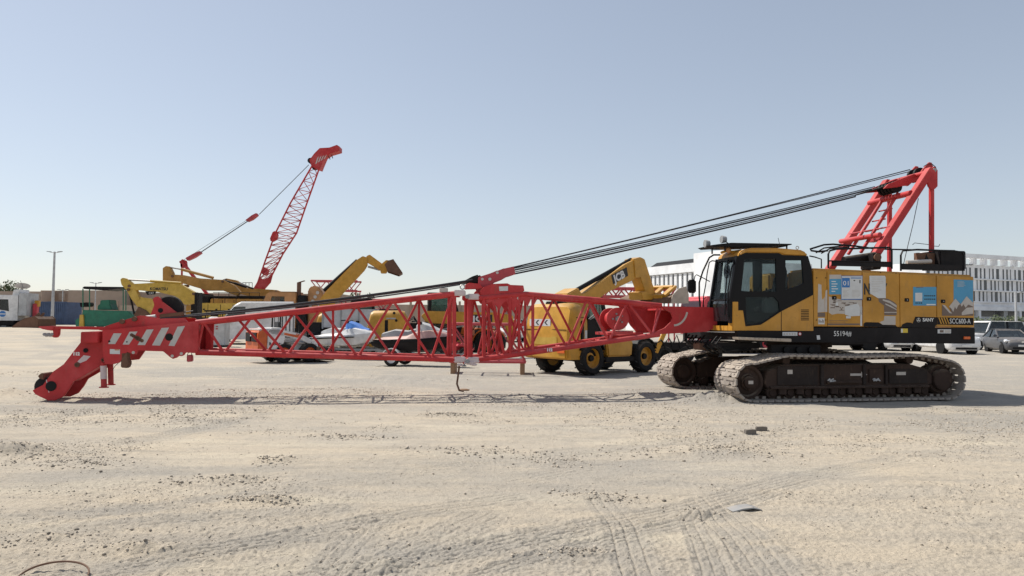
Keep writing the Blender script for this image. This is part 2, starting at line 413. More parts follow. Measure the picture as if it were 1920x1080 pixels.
def make_ground():
    fine = np.linspace(-R(40), R(40), 1050)
    coarse = np.linspace(R(40), R(320), 120)[1:-1]
    ang = np.concatenate([fine, coarse])           # all round, finest in front
    rr = [0.4]
    while rr[-1] < 900:
        r = rr[-1]
        if r < 3.5: st = .25
        elif r < 30: st = max(.010, r*r*.00036)
        elif r < 60: st = .5
        else: st = r*.06
        rr.append(r + st)
    rr = np.array(rr); nr, na = len(rr), len(ang)
    A, Rr = np.meshgrid(ang, rr)
    x = (Rr*np.sin(A)).ravel(); y = (Rr*np.cos(A)).ravel()
    wear = np.zeros(x.shape); z = ground_z(x, y, wear=wear)
    lane = sstep(11.5, 17, y + .05*x)*sstep(-16, -5, x)*(.55 + .75*vnoise(x*.4, y*.5, 31)) + .8*sstep(.5, .75, vnoise(x*.22+3, y*.5, 32))*sstep(6, 9, y)
    wear = np.clip(np.maximum(wear, lane), 0, 1.2)                                   # hard grey gravel lane behind the crane
    co = np.stack([x, y, z], 1)
    idx = np.arange(nr*na).reshape(nr, na); nx = np.roll(idx, -1, 1)
    q = np.stack([idx[:-1], idx[1:], nx[1:], nx[:-1]], -1).reshape(-1, 4)
    me = bpy.data.meshes.new('ground'); me.vertices.add(len(co)); me.vertices.foreach_set('co', co.ravel().astype(np.float32))
    me.loops.add(q.size); me.loops.foreach_set('vertex_index', q.ravel().astype(np.int32))
    me.polygons.add(len(q)); me.polygons.foreach_set('loop_start', np.arange(0, q.size, 4, dtype=np.int32))
    me.update(calc_edges=True); me.validate()
    me.polygons.foreach_set('use_smooth', [True]*len(me.polygons))
    at = me.attributes.new('wear', 'FLOAT', 'POINT'); at.data.foreach_set('value', wear.astype(np.float32))
    o = bpy.data.objects.new('ground', me); COL.objects.link(o); o['kind'] = 'structure'
    m, N, L, B = nmat('sand')
    big = noise(N, L, .22, 6, .65, stretch=(.7, 1.5, 1)); mid = noise(N, L, 1.3, 7, .7, stretch=(.6, 1.3, 1)); fin = noise(N, L, 11, 9, .78, stretch=(.8, 1, 1)); grit = noise(N, L, 60, 3, .7)
    c = mixc(N, L, ramp(N, L, mid, .35, .7), (0.545, 0.462, 0.352), (0.462, 0.406, 0.33))
    c = mixc(N, L, ramp(N, L, big, .42, .62), c, mixc(N, L, ramp(N, L, mid, .3, .7), (0.47, 0.417, 0.345), (0.385, 0.351, 0.303)))
    stk = noise(N, L, 1.0, 8, .72, stretch=(.5, 3.2, 1))
    sm = N.new('ShaderNodeMath'); sm.operation = 'MULTIPLY'; L.new(ramp(N, L, stk, .50, .66), sm.inputs[0]); sm.inputs[1].default_value = .5
    c = mixc(N, L, sm.outputs[0], c, (0.30, 0.272, 0.235))
    st2 = noise(N, L, .6, 6, .6, stretch=(.6, 2.2, 1))
    s2 = N.new('ShaderNodeMath'); s2.operation = 'MULTIPLY'; L.new(ramp(N, L, st2, .54, .68), s2.inputs[0]); s2.inputs[1].default_value = .6
    c = mixc(N, L, s2.outputs[0], c, (0.59, 0.52, 0.405))
    an = N.new('ShaderNodeAttribute'); an.attribute_name = 'wear'                      # sand pressed grey by wheels
    wm_ = N.new('ShaderNodeMath'); wm_.operation = 'MULTIPLY'; L.new(an.outputs['Fac'], wm_.inputs[0]); L.new(ramp(N, L, mid, .25, .5), wm_.inputs[1])
    w2 = N.new('ShaderNodeMath'); w2.operation = 'MULTIPLY'; L.new(wm_.outputs[0], w2.inputs[0]); w2.inputs[1].default_value = .68
    c = mixc(N, L, w2.outputs[0], c, (0.335, 0.312, 0.278))
    spk = noise(N, L, 24, 5, .8, stretch=(.6, 1, 1))
    sp = N.new('ShaderNodeMath'); sp.operation = 'MULTIPLY'; L.new(ramp(N, L, spk, .56, .70), sp.inputs[0]); sp.inputs[1].default_value = .55
    c = mixc(N, L, sp.outputs[0], c, (0.20, 0.178, 0.15))
    oil = noise(N, L, .55, 4, .55, stretch=(.8, 1.3, 1))
    om = N.new('ShaderNodeMath'); om.operation = 'MULTIPLY'; L.new(ramp(N, L, oil, .66, .74), om.inputs[0]); om.inputs[1].default_value = .45
    c = mixc(N, L, om.outputs[0], c, (0.24, 0.218, 0.19))
    pl = ramp(N, L, fin, .52, .72)
    pm = N.new('ShaderNodeMath'); pm.operation = 'MULTIPLY'; L.new(pl, pm.inputs[0]); pm.inputs[1].default_value = .5
    c = mixc(N, L, pm.outputs[0], c, (0.19, 0.165, 0.14))
    gr = ramp(N, L, grit, .66, .74); gm = N.new('ShaderNodeMath'); gm.operation = 'MULTIPLY'; L.new(gr, gm.inputs[0]); gm.inputs[1].default_value = .55
    c = mixc(N, L, gm.outputs[0], c, (0.10, 0.088, 0.078))
    L.new(c, B.inputs['Base Color']); B.inputs['Roughness'].default_value = .95; B.inputs['Specular IOR Level'].default_value = .1
    b1 = N.new('ShaderNodeBump'); b1.inputs['Strength'].default_value = .8; b1.inputs['Distance'].default_value = .035; L.new(fin, b1.inputs['Height'])
    b2 = N.new('ShaderNodeBump'); b2.inputs['Strength'].default_value = .8; b2.inputs['Distance'].default_value = .012; L.new(grit, b2.inputs['Height'])
    L.new(b1.outputs[0], b2.inputs['Normal']); L.new(b2.outputs[0], B.inputs['Normal'])
    me.materials.append(m)
    return o
ground = make_ground()
def gz(x, y): return float(ground_z(np.array([x]), np.array([y]))[0])
def grise(x, y): return float(rise(x, y))
# ================================================================== the yellow and red crawler crane
TH = R(9.5); TT = R(12.0)
CO = Vector((6.95, 18.12, 0.0))
CR = Frame(CO, math.pi + TH); TR = Frame(CO, math.pi + TT)
crane = thing('crawler_crane', 'big yellow crawler crane with red lattice boom lowered along the ground', 'crane', CO, math.pi + TH)
def L_(px, py, v): return CR.p3(px, py, v)
def rect(px0, py0, px1, py1, v): return [CR.q(px0, py0, v), CR.q(px1, py0, v), CR.q(px1, py1, v), CR.q(px0, py1, v)]

# ---------------- crawler tracks
def track_loop(front, rear, n_top=1.0):
    """closed path of the belt, (x, z), at shoe mid thickness"""
    P = []
    fx, fz, fr = front; rx, rz_, rr = rear
    for k in range(9):
        a = R(100 - 190*k/8); P.append((fx + fr*math.cos(a), fz + fr*math.sin(a)))
    for k in range(9):
        a = R(-90 - 170*k/8); P.append((rx + rr*math.cos(a), rz_ + rr*math.sin(a)))
    P += [(-1.72, n_top), (-1.0, n_top - .012), (0, n_top - .03), (1.0, n_top - .012), (1.55, n_top)]
    return P
def resample(P, step):
    seg = [(P[i], P[(i+1) % len(P)]) for i in range(len(P))]
    Ls = [math.dist(a, b) for a, b in seg]; T = sum(Ls); n = round(T/step); out = []
    for k in range(n):
        d = T*k/n; i = 0
        while d > Ls[i]: d -= Ls[i]; i += 1
        a, b = seg[i]; t = d/Ls[i]
        out.append((a[0]+(b[0]-a[0])*t, a[1]+(b[1]-a[1])*t))
    return out
SW = .475
def shoe_mesh():
    m = MB(); h = .084
    o = [(-h, -SW+.05), (-h+.02, -SW), (h-.03, -SW), (h, -SW+.05), (h, -.30), (h-.035, -.28), (h-.035, -.17), (h, -.15), (h, .15), (h-.035, .17), (h-.035, .28), (h, .30), (h, SW-.05), (h-.03, SW), (-h+.02, SW), (-h, SW-.05)]
    m.prismz(o, -.022, .018)
    m.box(-h+.02, -h+.055, -SW+.06, -.06, .018, .034); m.box(-h+.02, -h+.055, .06, SW-.06, .018, .034)
    m.box(-.03, .05, -.16, -.06, -.075, -.022); m.box(-.03, .05, .06, .16, -.075, -.022)
    for y in (-.36, -.22, .22, .36): m.box(.0, .03, y-.018, y+.018, .018, .03)
    return m
shoe0 = None
def make_track(v, near):
    global shoe0
    side = 1 if near else -1
    T0 = MB()
    # frame: long box beam with sloped ends and raised side plates
    prof = [(1.95, .30), (2.02, .42), (1.95, .66), (1.5, .80), (-1.55, .80), (-1.95, .70), (-2.12, .55), (-2.12, .36), (-1.9, .30)]
    T0.prism(prof, v-.26, v+.26)
    fr = T0.build('track_frame', 'undercarriage', crane, bevel=.015)
    fr.rotation_euler.z = TT - TH
    O_ = v + side*.26
    y1 = O_ + side*.05
    lo, hi = min(O_, y1), max(O_, y1)
    m = MB()
    m.box(-2.0, 1.9, lo, hi + .02*(side > 0), .285, .335)
    m.build('lower_rail', 'undercarriage', fr, bevel=.008)
    def panel(x0, x1, z0, z1, e=.02, mat='track_plate'):
        return MB().box(x0, x1, min(O_, O_+side*e), max(O_, O_+side*e), z0, z1).build('side_plate', mat, fr, bevel=.008)
    panel(.75, 1.72, .36, .76); panel(-1.98, -1.0, .37, .69, .025); panel(.62, .70, .34, .79, .05); panel(-.42, -.34, .36, .78, .04); panel(-.95, -.89, .36, .78, .05)
    panel(-.30, .55, .39, .44, .06, 'undercarriage'); panel(-.86, -.50, .40, .70, .03, 'undercarriage')
    if near:
        ya, yb = O_ + .021, O_ + .026
        MB().prism([(-.05, .60), (-.32, .60), (-.32, .64), (-.47, .575), (-.32, .51), (-.32, .55), (-.05, .55)], O_+.001, O_+.006).build('direction_arrow', 'decal_grey', fr)
        MB().box(1.36, 1.48, ya, yb, .60, .69).build('sticker', 'decal_grey', fr)
        MB().box(-1.42, -1.18, O_+.026, O_+.031, .56, .63).build('sticker', 'decal_grey', fr)
        mb = MB()
        for k in range(14):
            x = .55 - k*.022 if k < 7 else -.55 - (k-7)*.022
            mb.tube((x, O_+.07, .455 + .02*math.sin(k*2.1)), (x-.05, O_+.08, .47 + .03*math.cos(k*1.7)), .014, 5)
        mb.build('rag', 'pale_grey', fr)
    # wheels
    ip = [(0.02, -.27), (.16, -.27), (.18, -.22), (.27, -.20), (.30, -.24), (.355, -.24), (.355, .24), (.30, .24), (.27, .20), (.18, .22), (.16, .27), (.02, .27)]
    MB().lathe((2.38, v, .43), ip, 32).build('idler_wheel', 'undercarriage', fr, smooth=True)
    MB().lathe((2.38, v, .43), [(.02, .27*side), (.13, .27*side), (.13, .33*side), (.11, .345*side), (.02, .345*side)], 20).build('hub_cap', 'undercarriage', fr, smooth=True)
    if near: MB().box(2.32, 2.43, v+.346, v+.350, .40, .47).build('hub_label', 'decal_grey', fr)
    for k in range(8):
        a = k*math.pi/4
        if near: MB().cyl((2.38 + .15*math.cos(a), v+.275, .43 + .15*math.sin(a)), 'y', .016, .03, 6).build('bolt', 'undercarriage', fr)
    sp = MB().lathe((-2.38, v, .45), [(.02, -.20), (.30, -.20), (.33, -.12), (.33, .12), (.30, .20), (.02, .20)], 32)
    for k in range(18):
        a = 2*math.pi*k/18
        sp.tube((-2.38 + .33*math.cos(a), v, .45 + .33*math.sin(a)), (-2.38 + .40*math.cos(a), v, .45 + .40*math.sin(a)), .04, 5, .02)
    sp.build('drive_sprocket', 'undercarriage', fr)
    MB().lathe((-2.38, v, .45), [(.02, .20*side), (.24, .20*side), (.24, .30*side), (.20, .33*side), (.02, .33*side)], 24).build('final_drive', 'undercarriage', fr, smooth=True)
    rol = MB().lathe((0, 0, 0), [(.02, -.25), (.075, -.25), (.085, -.22), (.13, -.21), (.13, -.13), (.10, -.12), (.10, .12), (.13, .13), (.13, .21), (.085, .22), (.075, .25), (.02, .25)], 18)
    r0 = rol.build('track_roller', 'undercarriage', fr, smooth=True, loc=(1.80, v, .205))
    for k in range(1, 10): same(r0, fr, (1.80 - k*.415, v, .205))
    br = MB().box(-.09, .09, -.03, .03, -.07, .06).build('roller_bracket', 'undercarriage', fr, bevel=.01, loc=(1.60, v+side*.27, .235))
    for k in range(1, 9): same(br, fr, (1.60 - k*.415, v+side*.27, .235))
    c0 = MB().lathe((0, 0, 0), [(.02, -.2), (.09, -.2), (.09, .2), (.02, .2)], 16).build('carrier_roller', 'undercarriage', fr, smooth=True, loc=(1.45, v, .885))
    same(c0, fr, (-1.60, v, .885)); 
    # belt
    P = resample(track_loop((2.38, .445, .40), (-2.38, .465, .42)), .172)
    n = len(P); cx = sum(p[0] for p in P)/n
    for i in range(n):
        a, b = P[i-1], P[(i+1) % n]
        tx, tz = b[0]-a[0], b[1]-a[1]; ang = math.atan2(tz, tx)
        loc = (P[i][0], v, P[i][1])
        # path runs clockwise seen from -y: outward is left of travel
        rot = (0, -ang, 0)
        if shoe0 is None:
            s = shoe_mesh().build('shoe', 'shoe_steel', fr, loc=loc); s.rotation_euler = rot; shoe0 = s
        else: same(shoe0, fr, loc, rot)
    # dark articulated chain inside the belt
    m = MB()
    for i in range(n):
        a, b = P[i], P[(i+1) % n]
        for yy in (-.11, .11):
            t = Vector((b[0]-a[0], 0, b[1]-a[1])).normalized(); nrm = Vector((-t.z, 0, t.x))
            A = Vector((a[0], v+yy, a[1])) - nrm*.055; Bv = Vector((b[0], v+yy, b[1])) - nrm*.055
            m.bar(A, Bv, .035, .07, nrm)
    ch = m.build('link_chain', 'undercarriage', fr)
    return fr
track_near = make_track(1.585, True)
track_far = make_track(-1.585, False)
# carbody between the tracks
m = MB()
m.box(-1.05, 1.05, -.9, .9, .42, .86)
m.prismx([(-1.5, .42), (1.5, .42), (1.5, .72), (.8, .86), (-.8, .86), (-1.5, .72)], .65, 1.15)
m.prismx([(-1.5, .42), (1.5, .42), (1.5, .72), (.8, .86), (-.8, .86), (-1.5, .72)], -1.15, -.65)
cb = m.build('carbody', 'undercarriage', crane, bevel=.02); cb.rotation_euler.z = TT - TH
MB().lathe((0, 0, 0), [(.02, .86), (.72, .86), (.72, 1.0), (.66, 1.0), (.66, 1.12), (.75, 1.12), (.75, 1.24), (.02, 1.24)], 40, 'z').build('slewing_ring', 'undercarriage', crane, smooth=True)
# ---------------- turntable deck (black band)
VN = 1.5
zb = CR.q(1600, 642, VN)[1]; zt = CR.q(1600, 613, VN)[1]
uF = CR.q(1382, 620, VN)[0]; uR = CR.q(1828, 600, VN)[0]; uC = CR.q(1524, 560, VN)[0]
print('crane dims', zb, zt, uF, uR, uC)
MB().prism([(uF, zb+.0), (uF, zt-.1), (uC, zt-.02), (uR, zt), (uR, zb-.02)], VN-.12, VN).build('deck_skirt', 'frame_black', crane, bevel=.01)
MB().prism([(uF, zb+.0), (uF, zt-.1), (uC, zt-.02), (uR, zt), (uR, zb-.02)], -VN, -VN+.12).build('deck_skirt', 'frame_black', crane, bevel=.01)
MB().box(uR+.02, uF-.05, -VN+.12, VN-.12, zb+.04, zt-.16).build('deck_plate', 'frame_black', crane)
MB().box(uR-.0, uR+.55, -VN+.13, VN-.13, zb+.08, 2.55).build('counterweight', 'frame_black', crane, bevel=.05)
# ---------------- machinery house
zr = lambda px: CR.q(px, 502.5 + (px-1530)*.043, VN)[1]
def house_box(v0, v1, nm):
    p = [(uC-.005, zt), (uC-.005, zr(1530)), (uR, zr(1828)), (uR, zt)]
    return MB().prism(p, v0, v1).build(nm, 'crane_yellow', crane, bevel=.05, seg=3)
house = house_box(.42, VN-.02, 'machinery_house'); house_far = house_box(-VN+.02, -.42, 'machinery_house')
seams = [1524, 1551, 1617, 1687, 1756, 1828]
for i in range(5):
    a, b = seams[i], seams[i+1]
    xa = CR.q(a, 560, VN)[0] - (.006 if i else .02); xb = CR.q(b, 560, VN)[0] + (.006 if i < 4 else .03)
    d = MB().prism([(xa, zt+.012), (xa, zr(a+5)-.045), (xb, zr(b)-.045), (xb, zt+.012)], VN-.025, VN).build('door_panel', 'crane_yellow', house, bevel=.006)
    if i:
        lx, lz = CR.q([0, 1564, 1629, 1700, 1768][i], [0, 558.5, 560.5, 562.5, 565][i], VN)
        MB().box(lx-.055, lx+.055, VN+.0005, VN+.014, lz-.04, lz+.04).build('latch', 'black_plastic', d, bevel=.006)
        MB().cyl((lx, VN+.02, lz), 'y', .012, .014, 10).build('latch_key', 'bright_steel', d)
for px, py in ((1531, 521), (1548, 521), (1531, 600), (1548, 600), (1680, 512), (1651, 511)):
    x, z = CR.q(px, py, VN); MB().cyl((x, VN+.004, z), 'y', .012, .012, 8).build('bolt', 'dark', house)
def dec(poly, mat, e=1, name='sticker', parent=None, v=VN):
    """printed sheet stuck on the near side"""
    return MB().prism([CR.q(a, b, v) for a, b in poly], v + .001 + .0015*(e-1), v + .001 + .0015*e).build(name, mat, parent or house)
def rc(a, b, c, d): return [(a, b), (c, b), (c, d), (a, d)]
# illustrated sheets, notices and lettering
dec([(1534, 532), (1540, 534), (1541, 560), (1543, 562), (1546, 556), (1546, 585), (1533, 586)], 'decal_grey', name='poster')
dec([(1548, 545), (1551, 543), (1551, 585), (1546.2, 585), (1547, 556)], 'decal_grey', name='poster')
dec(rc(1533, 586.2, 1547, 594), 'decal_brown', name='poster'); dec(rc(1534, 596, 1546, 608), 'paper')
for k in range(5): dec(rc(1535+k*2.1, 599+(k % 3)*1.5, 1536.2+k*2.1, 605), 'decal_brown', 2, 'print')
dec(rc(1555, 515, 1577, 523), 'decal_grey', name='poster'); dec(rc(1555, 523, 1577, 552), 'decal_blue', name='poster')
for k, w in enumerate((8, 11, 9, 12, 7)): dec(rc(1559, 527+k*4.6, 1559+w, 528.6+k*4.6), 'ink_white', 2, 'print')
dec([(1554, 556), (1577, 562), (1588, 562.3), (1616, 563), (1616, 590), (1570, 588), (1560, 590), (1554, 586)], 'decal_grey', name='poster')
for k in range(26):
    a = 1555 + random.random()*50; b = 560 + random.random()*24; w = 2 + random.random()*8
    dec(rc(a, b, min(a+w, 1614), b+.8+random.random()*1.6), 'decal_brown', 2, 'print')
dec(rc(1577, 517, 1617, 562), 'sticker_blue', 3, 'poster'); dec(rc(1577.7, 518, 1616.4, 560.5), 'paper', 4, 'notice')
dec(rc(1578.5, 521, 1593, 539), 'sticker_blue', 5, 'print')
dec(rc(1595, 520.5, 1615, 522.2), 'sticker_blue', 5, 'print'); dec(rc(1600, 525, 1603, 527), 'ink_black', 5, 'print'); dec(rc(1611, 525, 1613, 531), 'ink_black', 5, 'print')
for k in range(6): dec(rc(1580, 544+k*2.4, 1588+random.random()*5, 544.7+k*2.4), 'decal_grey', 5, 'print'); dec(rc(1597, 544+k*2.4, 1610+random.random()*4, 544.7+k*2.4), 'decal_grey', 5, 'print')
dec([(1584, 575), (1608, 569), (1612, 576), (1612, 592), (1595, 593), (1584, 590)], 'paper', 3, 'torn_paper')
dec(rc(1567, 567, 1571, 573), 'paper', 3, 'torn_paper'); dec(rc(1586, 592.5, 1595, 597), 'paper', 3, 'torn_paper')
dec(rc(1552, 606.5, 1612, 609.5), 'decal_brown', name='trim_line'); dec(rc(1554, 601, 1590, 601.8), 'decal_brown', name='trim_line'); dec(rc(1554, 604, 1585, 604.6), 'decal_brown', name='trim_line')
dec(rc(1613, 575, 1616.4, 611), 'paper', name='poster')
dec([(1630, 517), (1659, 517), (1660.5, 520), (1660.5, 559), (1646, 559), (1636, 553), (1630, 550)], 'paper', 3, 'notice')
for k in range(9): dec(rc(1634, 521+k*3.2, 1645+random.random()*12, 521.7+k*3.2), 'decal_grey', 4, 'print')
dec([(1646, 557), (1664, 560), (1676, 566), (1681, 571), (1681, 583), (1657.5, 583), (1657.5, 573), (1648, 566)], 'decal_brown', name='poster')
dec([(1655, 561), (1668, 564), (1681, 572.5), (1681, 577), (1668, 568.5), (1655, 563.5)], 'decal_grey', 2, 'print'); dec([(1660, 569), (1670, 573), (1681, 580), (1681, 581.5), (1668, 575), (1660, 571)], 'decal_grey', 2, 'print')
dec(rc(1658, 583.2, 1681, 591), 'decal_brown', name='poster'); dec(rc(1658, 585, 1681, 586.5), 'decal_grey', 2, 'print')
dec([(1658, 592.5), (1679, 593), (1679, 609), (1655, 609), (1649, 604), (1657, 601)], 'decal_grey', name='poster')
dec([(1619, 612.4), (1619, 607), (1623, 604), (1647, 604.5), (1655, 609), (1679, 609.5), (1683, 614)], 'frame_black', 2, 'peeling_film')
dec([(1689, 613.5), (1692, 608), (1700, 604.5), (1708, 605), (1711, 606.5), (1716, 594), (1757, 595), (1757, 615)], 'frame_black', 2, 'name_band')
dec(rc(1712, 538, 1755.5, 573), 'decal_blue', name='poster'); dec(rc(1716, 549, 1729, 565), 'paper', 2, 'print')
for k in range(6): dec(rc(1733+k*3.6, 553.5, 1735.4+k*3.6, 555.8), 'ink_black', 2, 'print'); dec(rc(1733+k*3.6, 559.8, 1735.4+k*3.6, 562.2), 'ink_black', 2, 'print')
for k in range(4): dec(rc(1716.5+k*3.4, 567, 1718.5+k*3.4, 569.5), 'ink_black', 2, 'print')
dec(rc(1737, 570, 1754, 572), 'ink_white', 2, 'print'); dec(rc(1717, 538.5, 1731, 539.6), 'decal_brown', 2, 'print')
dec([(1788, 524), (1824.5, 525.5), (1824.5, 570), (1788, 570)], 'decal_blue', name='poster')
for k in range(5): dec(rc(1795, 528+k*2.2, 1806+random.random()*12, 528.7+k*2.2), 'decal_grey', 2, 'print')
dec([(1766, 592), (1766, 572), (1784, 588), (1780, 575), (1791, 560), (1801, 570), (1812, 555.5), (1824.5, 568), (1824.5, 592)], 'decal_brown', 3, 'poster')
dec([(1779, 575), (1791, 560), (1800, 570), (1796, 573), (1793, 580), (1790, 575), (1787, 585), (1783, 578)], 'decal_grey', 4, 'print')
dec([(1800.5, 571), (1812, 555.5), (1824.5, 568), (1824.5, 575), (1815, 571), (1810, 577), (1806, 570), (1803, 575)], 'decal_grey', 4, 'print')
dec([(1766, 571), (1772, 573), (1785, 588), (1780, 587)], 'decal_grey', 4, 'print'); dec([(1803, 586), (1812, 577), (1824.5, 576), (1824.5, 588), (1803, 591)], 'decal_grey', 4, 'print')
dec([(1757.5, 595), (1825, 596), (1825, 610), (1757.5, 609)], 'frame_black', 2, 'name_band')
for k in range(4): dec([(1759+k*4.8, 595.5), (1761.2+k*4.8, 595.5), (1766+k*4.8, 607.5), (1763.8+k*4.8, 607.5)], 'loader_yellow', 3, 'stripe')
dec([(1753, 611), (1757, 608.5), (1824, 610), (1824, 612), (1759, 611)], 'crane_yellow', 4, 'trim_line')
dec(rc(1753, 612.3, 1783, 614.2), 'truck_tan', 3, 'trim_line')
def tx(s, px, py, h_px, w_px, mat='ink_white', bold=.0, v=VN+.006, parent=None):
    """lettering on the near side, left end of the base line at (px, py)"""
    o = CR.p3(px, py, v); sc_ = (CR.q(px, py-h_px, v)[1] - o.z); wd = abs(CR.q(px+w_px, py, v)[0] - o.x)
    t = text(s, sc_/.70, mat, parent or house, o, (-1, 0, 0), (0, 0, 1), bold=bold, width=wd); return t
tx('01', 1580.5, 535, 8.5, 10, v=VN+.0095); tx('SANY', 1730, 602.5, 6.2, 21, bold=.003); tx('SCC600-A', 1780.5, 606.5, 9.5, 39, bold=.0)
tx('55194#', 1563, 630, 9.5, 33, parent=crane, bold=.0); tx('N', 1619.5, 551.5, 20, 11, 'ink_black', .01, VN+.0035); tx('Y', 1654, 551.5, 20, 11, 'ink_black', .01, VN+.002)
lx, lz = CR.q(1722, 600, VN); mm_ = MB()
for k in range(20):
    a, b = 2*math.pi*k/20, 2*math.pi*(k+1)/20
    mm_.tube((lx+.045*math.cos(a), VN+.006, lz+.045*math.sin(a)), (lx+.045*math.cos(b), VN+.006, lz+.045*math.sin(b)), .004, 4)
for k in range(3):
    a = math.pi/2 + k*2*math.pi/3
    mm_.bar((lx, VN+.006, lz), (lx+.042*math.cos(a), VN+.006, lz+.042*math.sin(a)), .012, .012, (0, 1, 0))
mm_.build('emblem', 'ink_white', house)
dec(rc(1689, 616, 1702, 624), 'sticker_yellow', 1, 'warning_label', crane); dec(rc(1689.3, 616.4, 1692.5, 623.6), 'paper', 2, 'warning_label', crane)
dec(rc(1758, 617.5, 1783, 625), 'paper', 1, 'warning_label', crane); dec(rc(1762, 619, 1769, 623.5), 'decal_brown', 2, 'print', crane); dec(rc(1771, 619, 1782, 624), 'decal_grey', 2, 'print', crane)
dec([(1531, 629), (1537, 628.5), (1538, 636.5), (1532, 637)], 'paper', 1, 'label', crane)
x, z = CR.q(1812, 633.5, VN); MB().box(x-.085, x+.085, VN, VN+.03, z-.03, z+.03).build('marker_lamp', 'lamp_orange', crane, bevel=.008)
# ---------------- cab
VC0 = .42
cab = MB().box(uC+.02, uF+.02, VC0, VN-.05, zt-.12, zt-.06).build('cab', 'frame_black', crane)
side_outer = [(1375, 619), (1374, 582), (1372.5, 570), (1379, 520), (1386, 480), (1391, 474), (1461, 474.5), (1467, 478), (1515, 480), (1522, 503), (1525, 553), (1525, 619.5)]
win = {'door_window': [(1396, 486), (1455, 485), (1456, 547), (1390, 546)],
       'lower_window': [(1398, 557), (1453, 557), (1460, 566), (1463, 582), (1436, 601), (1424, 607), (1400, 609)],
       'quarter_window': [(1473, 488), (1504, 488), (1507, 531), (1494, 537), (1473, 543)]}
Q = lambda pts, v=VN: [CR.q(a, b, v) for a, b in pts]
MB().plate(Q(side_outer), [Q(w) for w in win.values()], VN-.055, VN-.002).build('side_frame', 'black_plastic', cab)
for nm, w in win.items():
    MB().prism(Q(w), VN-.035, VN-.028).build(nm, 'pane', cab)
yl = [(1375, 619.6), (1374, 582), (1393, 582), (1397.5, 612), (1426, 609), (1436, 603), (1464.5, 584), (1524.5, 553), (1525, 620.5)]
MB().prism(Q(yl), VN-.05, VN+.008).build('cab_side_panel', 'crane_yellow', cab, bevel=.006)
MB().prism(Q([(1464, 584), (1465.2, 584), (1465.2, 620), (1464, 620)]), VN, VN+.010).build('door_seam', 'dark', cab)
roof_o = [(1384, 483), (1388, 472), (1396, 467.5), (1409, 465), (1461, 465), (1502, 468.5), (1512, 473), (1516, 481), (1471, 479), (1461, 475), (1402, 474.5), (1394, 478)]
MB().prism(Q(roof_o), VC0, VN+.006).build('cab_roof', 'crane_yellow', cab, bevel=.03, seg=3, smooth=True)
# far side wall and back wall
MB().plate(Q(side_outer), [Q(win['door_window']), Q(win['quarter_window'])], VC0, VC0+.04).build('far_side_frame', 'black_plastic', cab)
MB().prism(Q(win['door_window']), VC0+.015, VC0+.022).build('far_window', 'pane', cab); MB().prism(Q(win['quarter_window']), VC0+.015, VC0+.022).build('far_window', 'pane', cab)
xb0 = CR.q(1522, 503, VN)[0]; zrf = CR.q(1500, 475, VN)[1]
MB().box(xb0+.02, xb0+.06, VC0+.04, VN-.055, zt-.06, zrf-.75).build('back_wall', 'lining', cab)
# front: windscreen between the two corner posts
fb = CR.q(1374, 604, VN); fm = CR.q(1372.5, 570, VN); ft = CR.q(1386, 481, VN)
def front_pt(z, v):
    if z < fm[1]: x = fb[0] + (fm[0]-fb[0])*(z-fb[1])/(fm[1]-fb[1])
    else: x = fm[0] + (ft[0]-fm[0])*(z-fm[1])/(ft[1]-fm[1])
    bow = .06*(1-((v-(VC0+VN)/2)/((VN-VC0)/2))**2)
    return Vector((x + bow, v, z))
def front_sheet(z0, z1, v0, v1, off, nz=6, nv=6):
    m = MB()
    for i in range(nz):
        for j in range(nv):
            za, zb_ = z0+(z1-z0)*i/nz, z0+(z1-z0)*(i+1)/nz; va, vb = v0+(v1-v0)*j/nv, v0+(v1-v0)*(j+1)/nv
            q = [front_pt(za, va), front_pt(za, vb), front_pt(zb_, vb), front_pt(zb_, va)]
            m.add([p + Vector((off, 0, 0)) for p in q] , [(0, 1, 2, 3)])
    return m
zlow = fb[1]; zmid = fm[1]+.10; ztop = ft[1]-.04
front_sheet(zmid+.01, ztop, VC0+.06, VN-.10, 0).build('windscreen', 'pane', cab, smooth=True, recalc=False)
front_sheet(zlow+.02, zmid-.01, VC0+.06, VN-.10, 0).build('lower_windscreen', 'dark_pane', cab, smooth=True, recalc=False)
m = MB()
for v in (VC0+.03, VN-.06):
    m = MB(); pts = [front_pt(z, v) for z in np.linspace(zlow-.02, ztop+.05, 8)]
    for a, b in zip(pts[:-1], pts[1:]): m.bar(a, b, .11 if v > 1 else .07, .09, (1, 0, 0))
    m.build('corner_post', 'black_plastic', cab)
m = MB()
for z, h in ((zmid, .03), (ztop+.02, .06)):
    m = MB(); pts = [front_pt(z, v) for v in np.linspace(VC0+.03, VN-.06, 7)]
    for a, b in zip(pts[:-1], pts[1:]): m.bar(a, b, .05, h)
    m.build('screen_bar', 'black_plastic', cab)
za = CR.q(1380, 620, VN)[1]
m = MB()
for v0, v1 in ((VC0, VC0+.04), (VN-.14, VN+.004)):
    a = front_pt(za, v0); b = front_pt(za, v1)
    m.add([(a.x+.02, v0, za), (b.x+.02, v1, za), (b.x-.12, v1, za), (a.x-.12, v0, za)] + [(a.x+.02, v0, zmid-.05), (b.x+.01, v1, zmid-.05), (b.x-.12, v1, zmid-.05), (a.x-.12, v0, zmid-.05)],
          [(0, 1, 2, 3), (7, 6, 5, 4), (0, 4, 5, 1), (1, 5, 6, 2), (2, 6, 7, 3), (3, 7, 4, 0)])
pts = [front_pt(za, v) for v in np.linspace(VC0, VN, 8)]
for a, b in zip(pts[:-1], pts[1:]): m.bar(a + Vector((0, 0, .05)), b + Vector((0, 0, .05)), .05, .11)
m.build('cab_nose', 'crane_yellow', cab, bevel=.006)
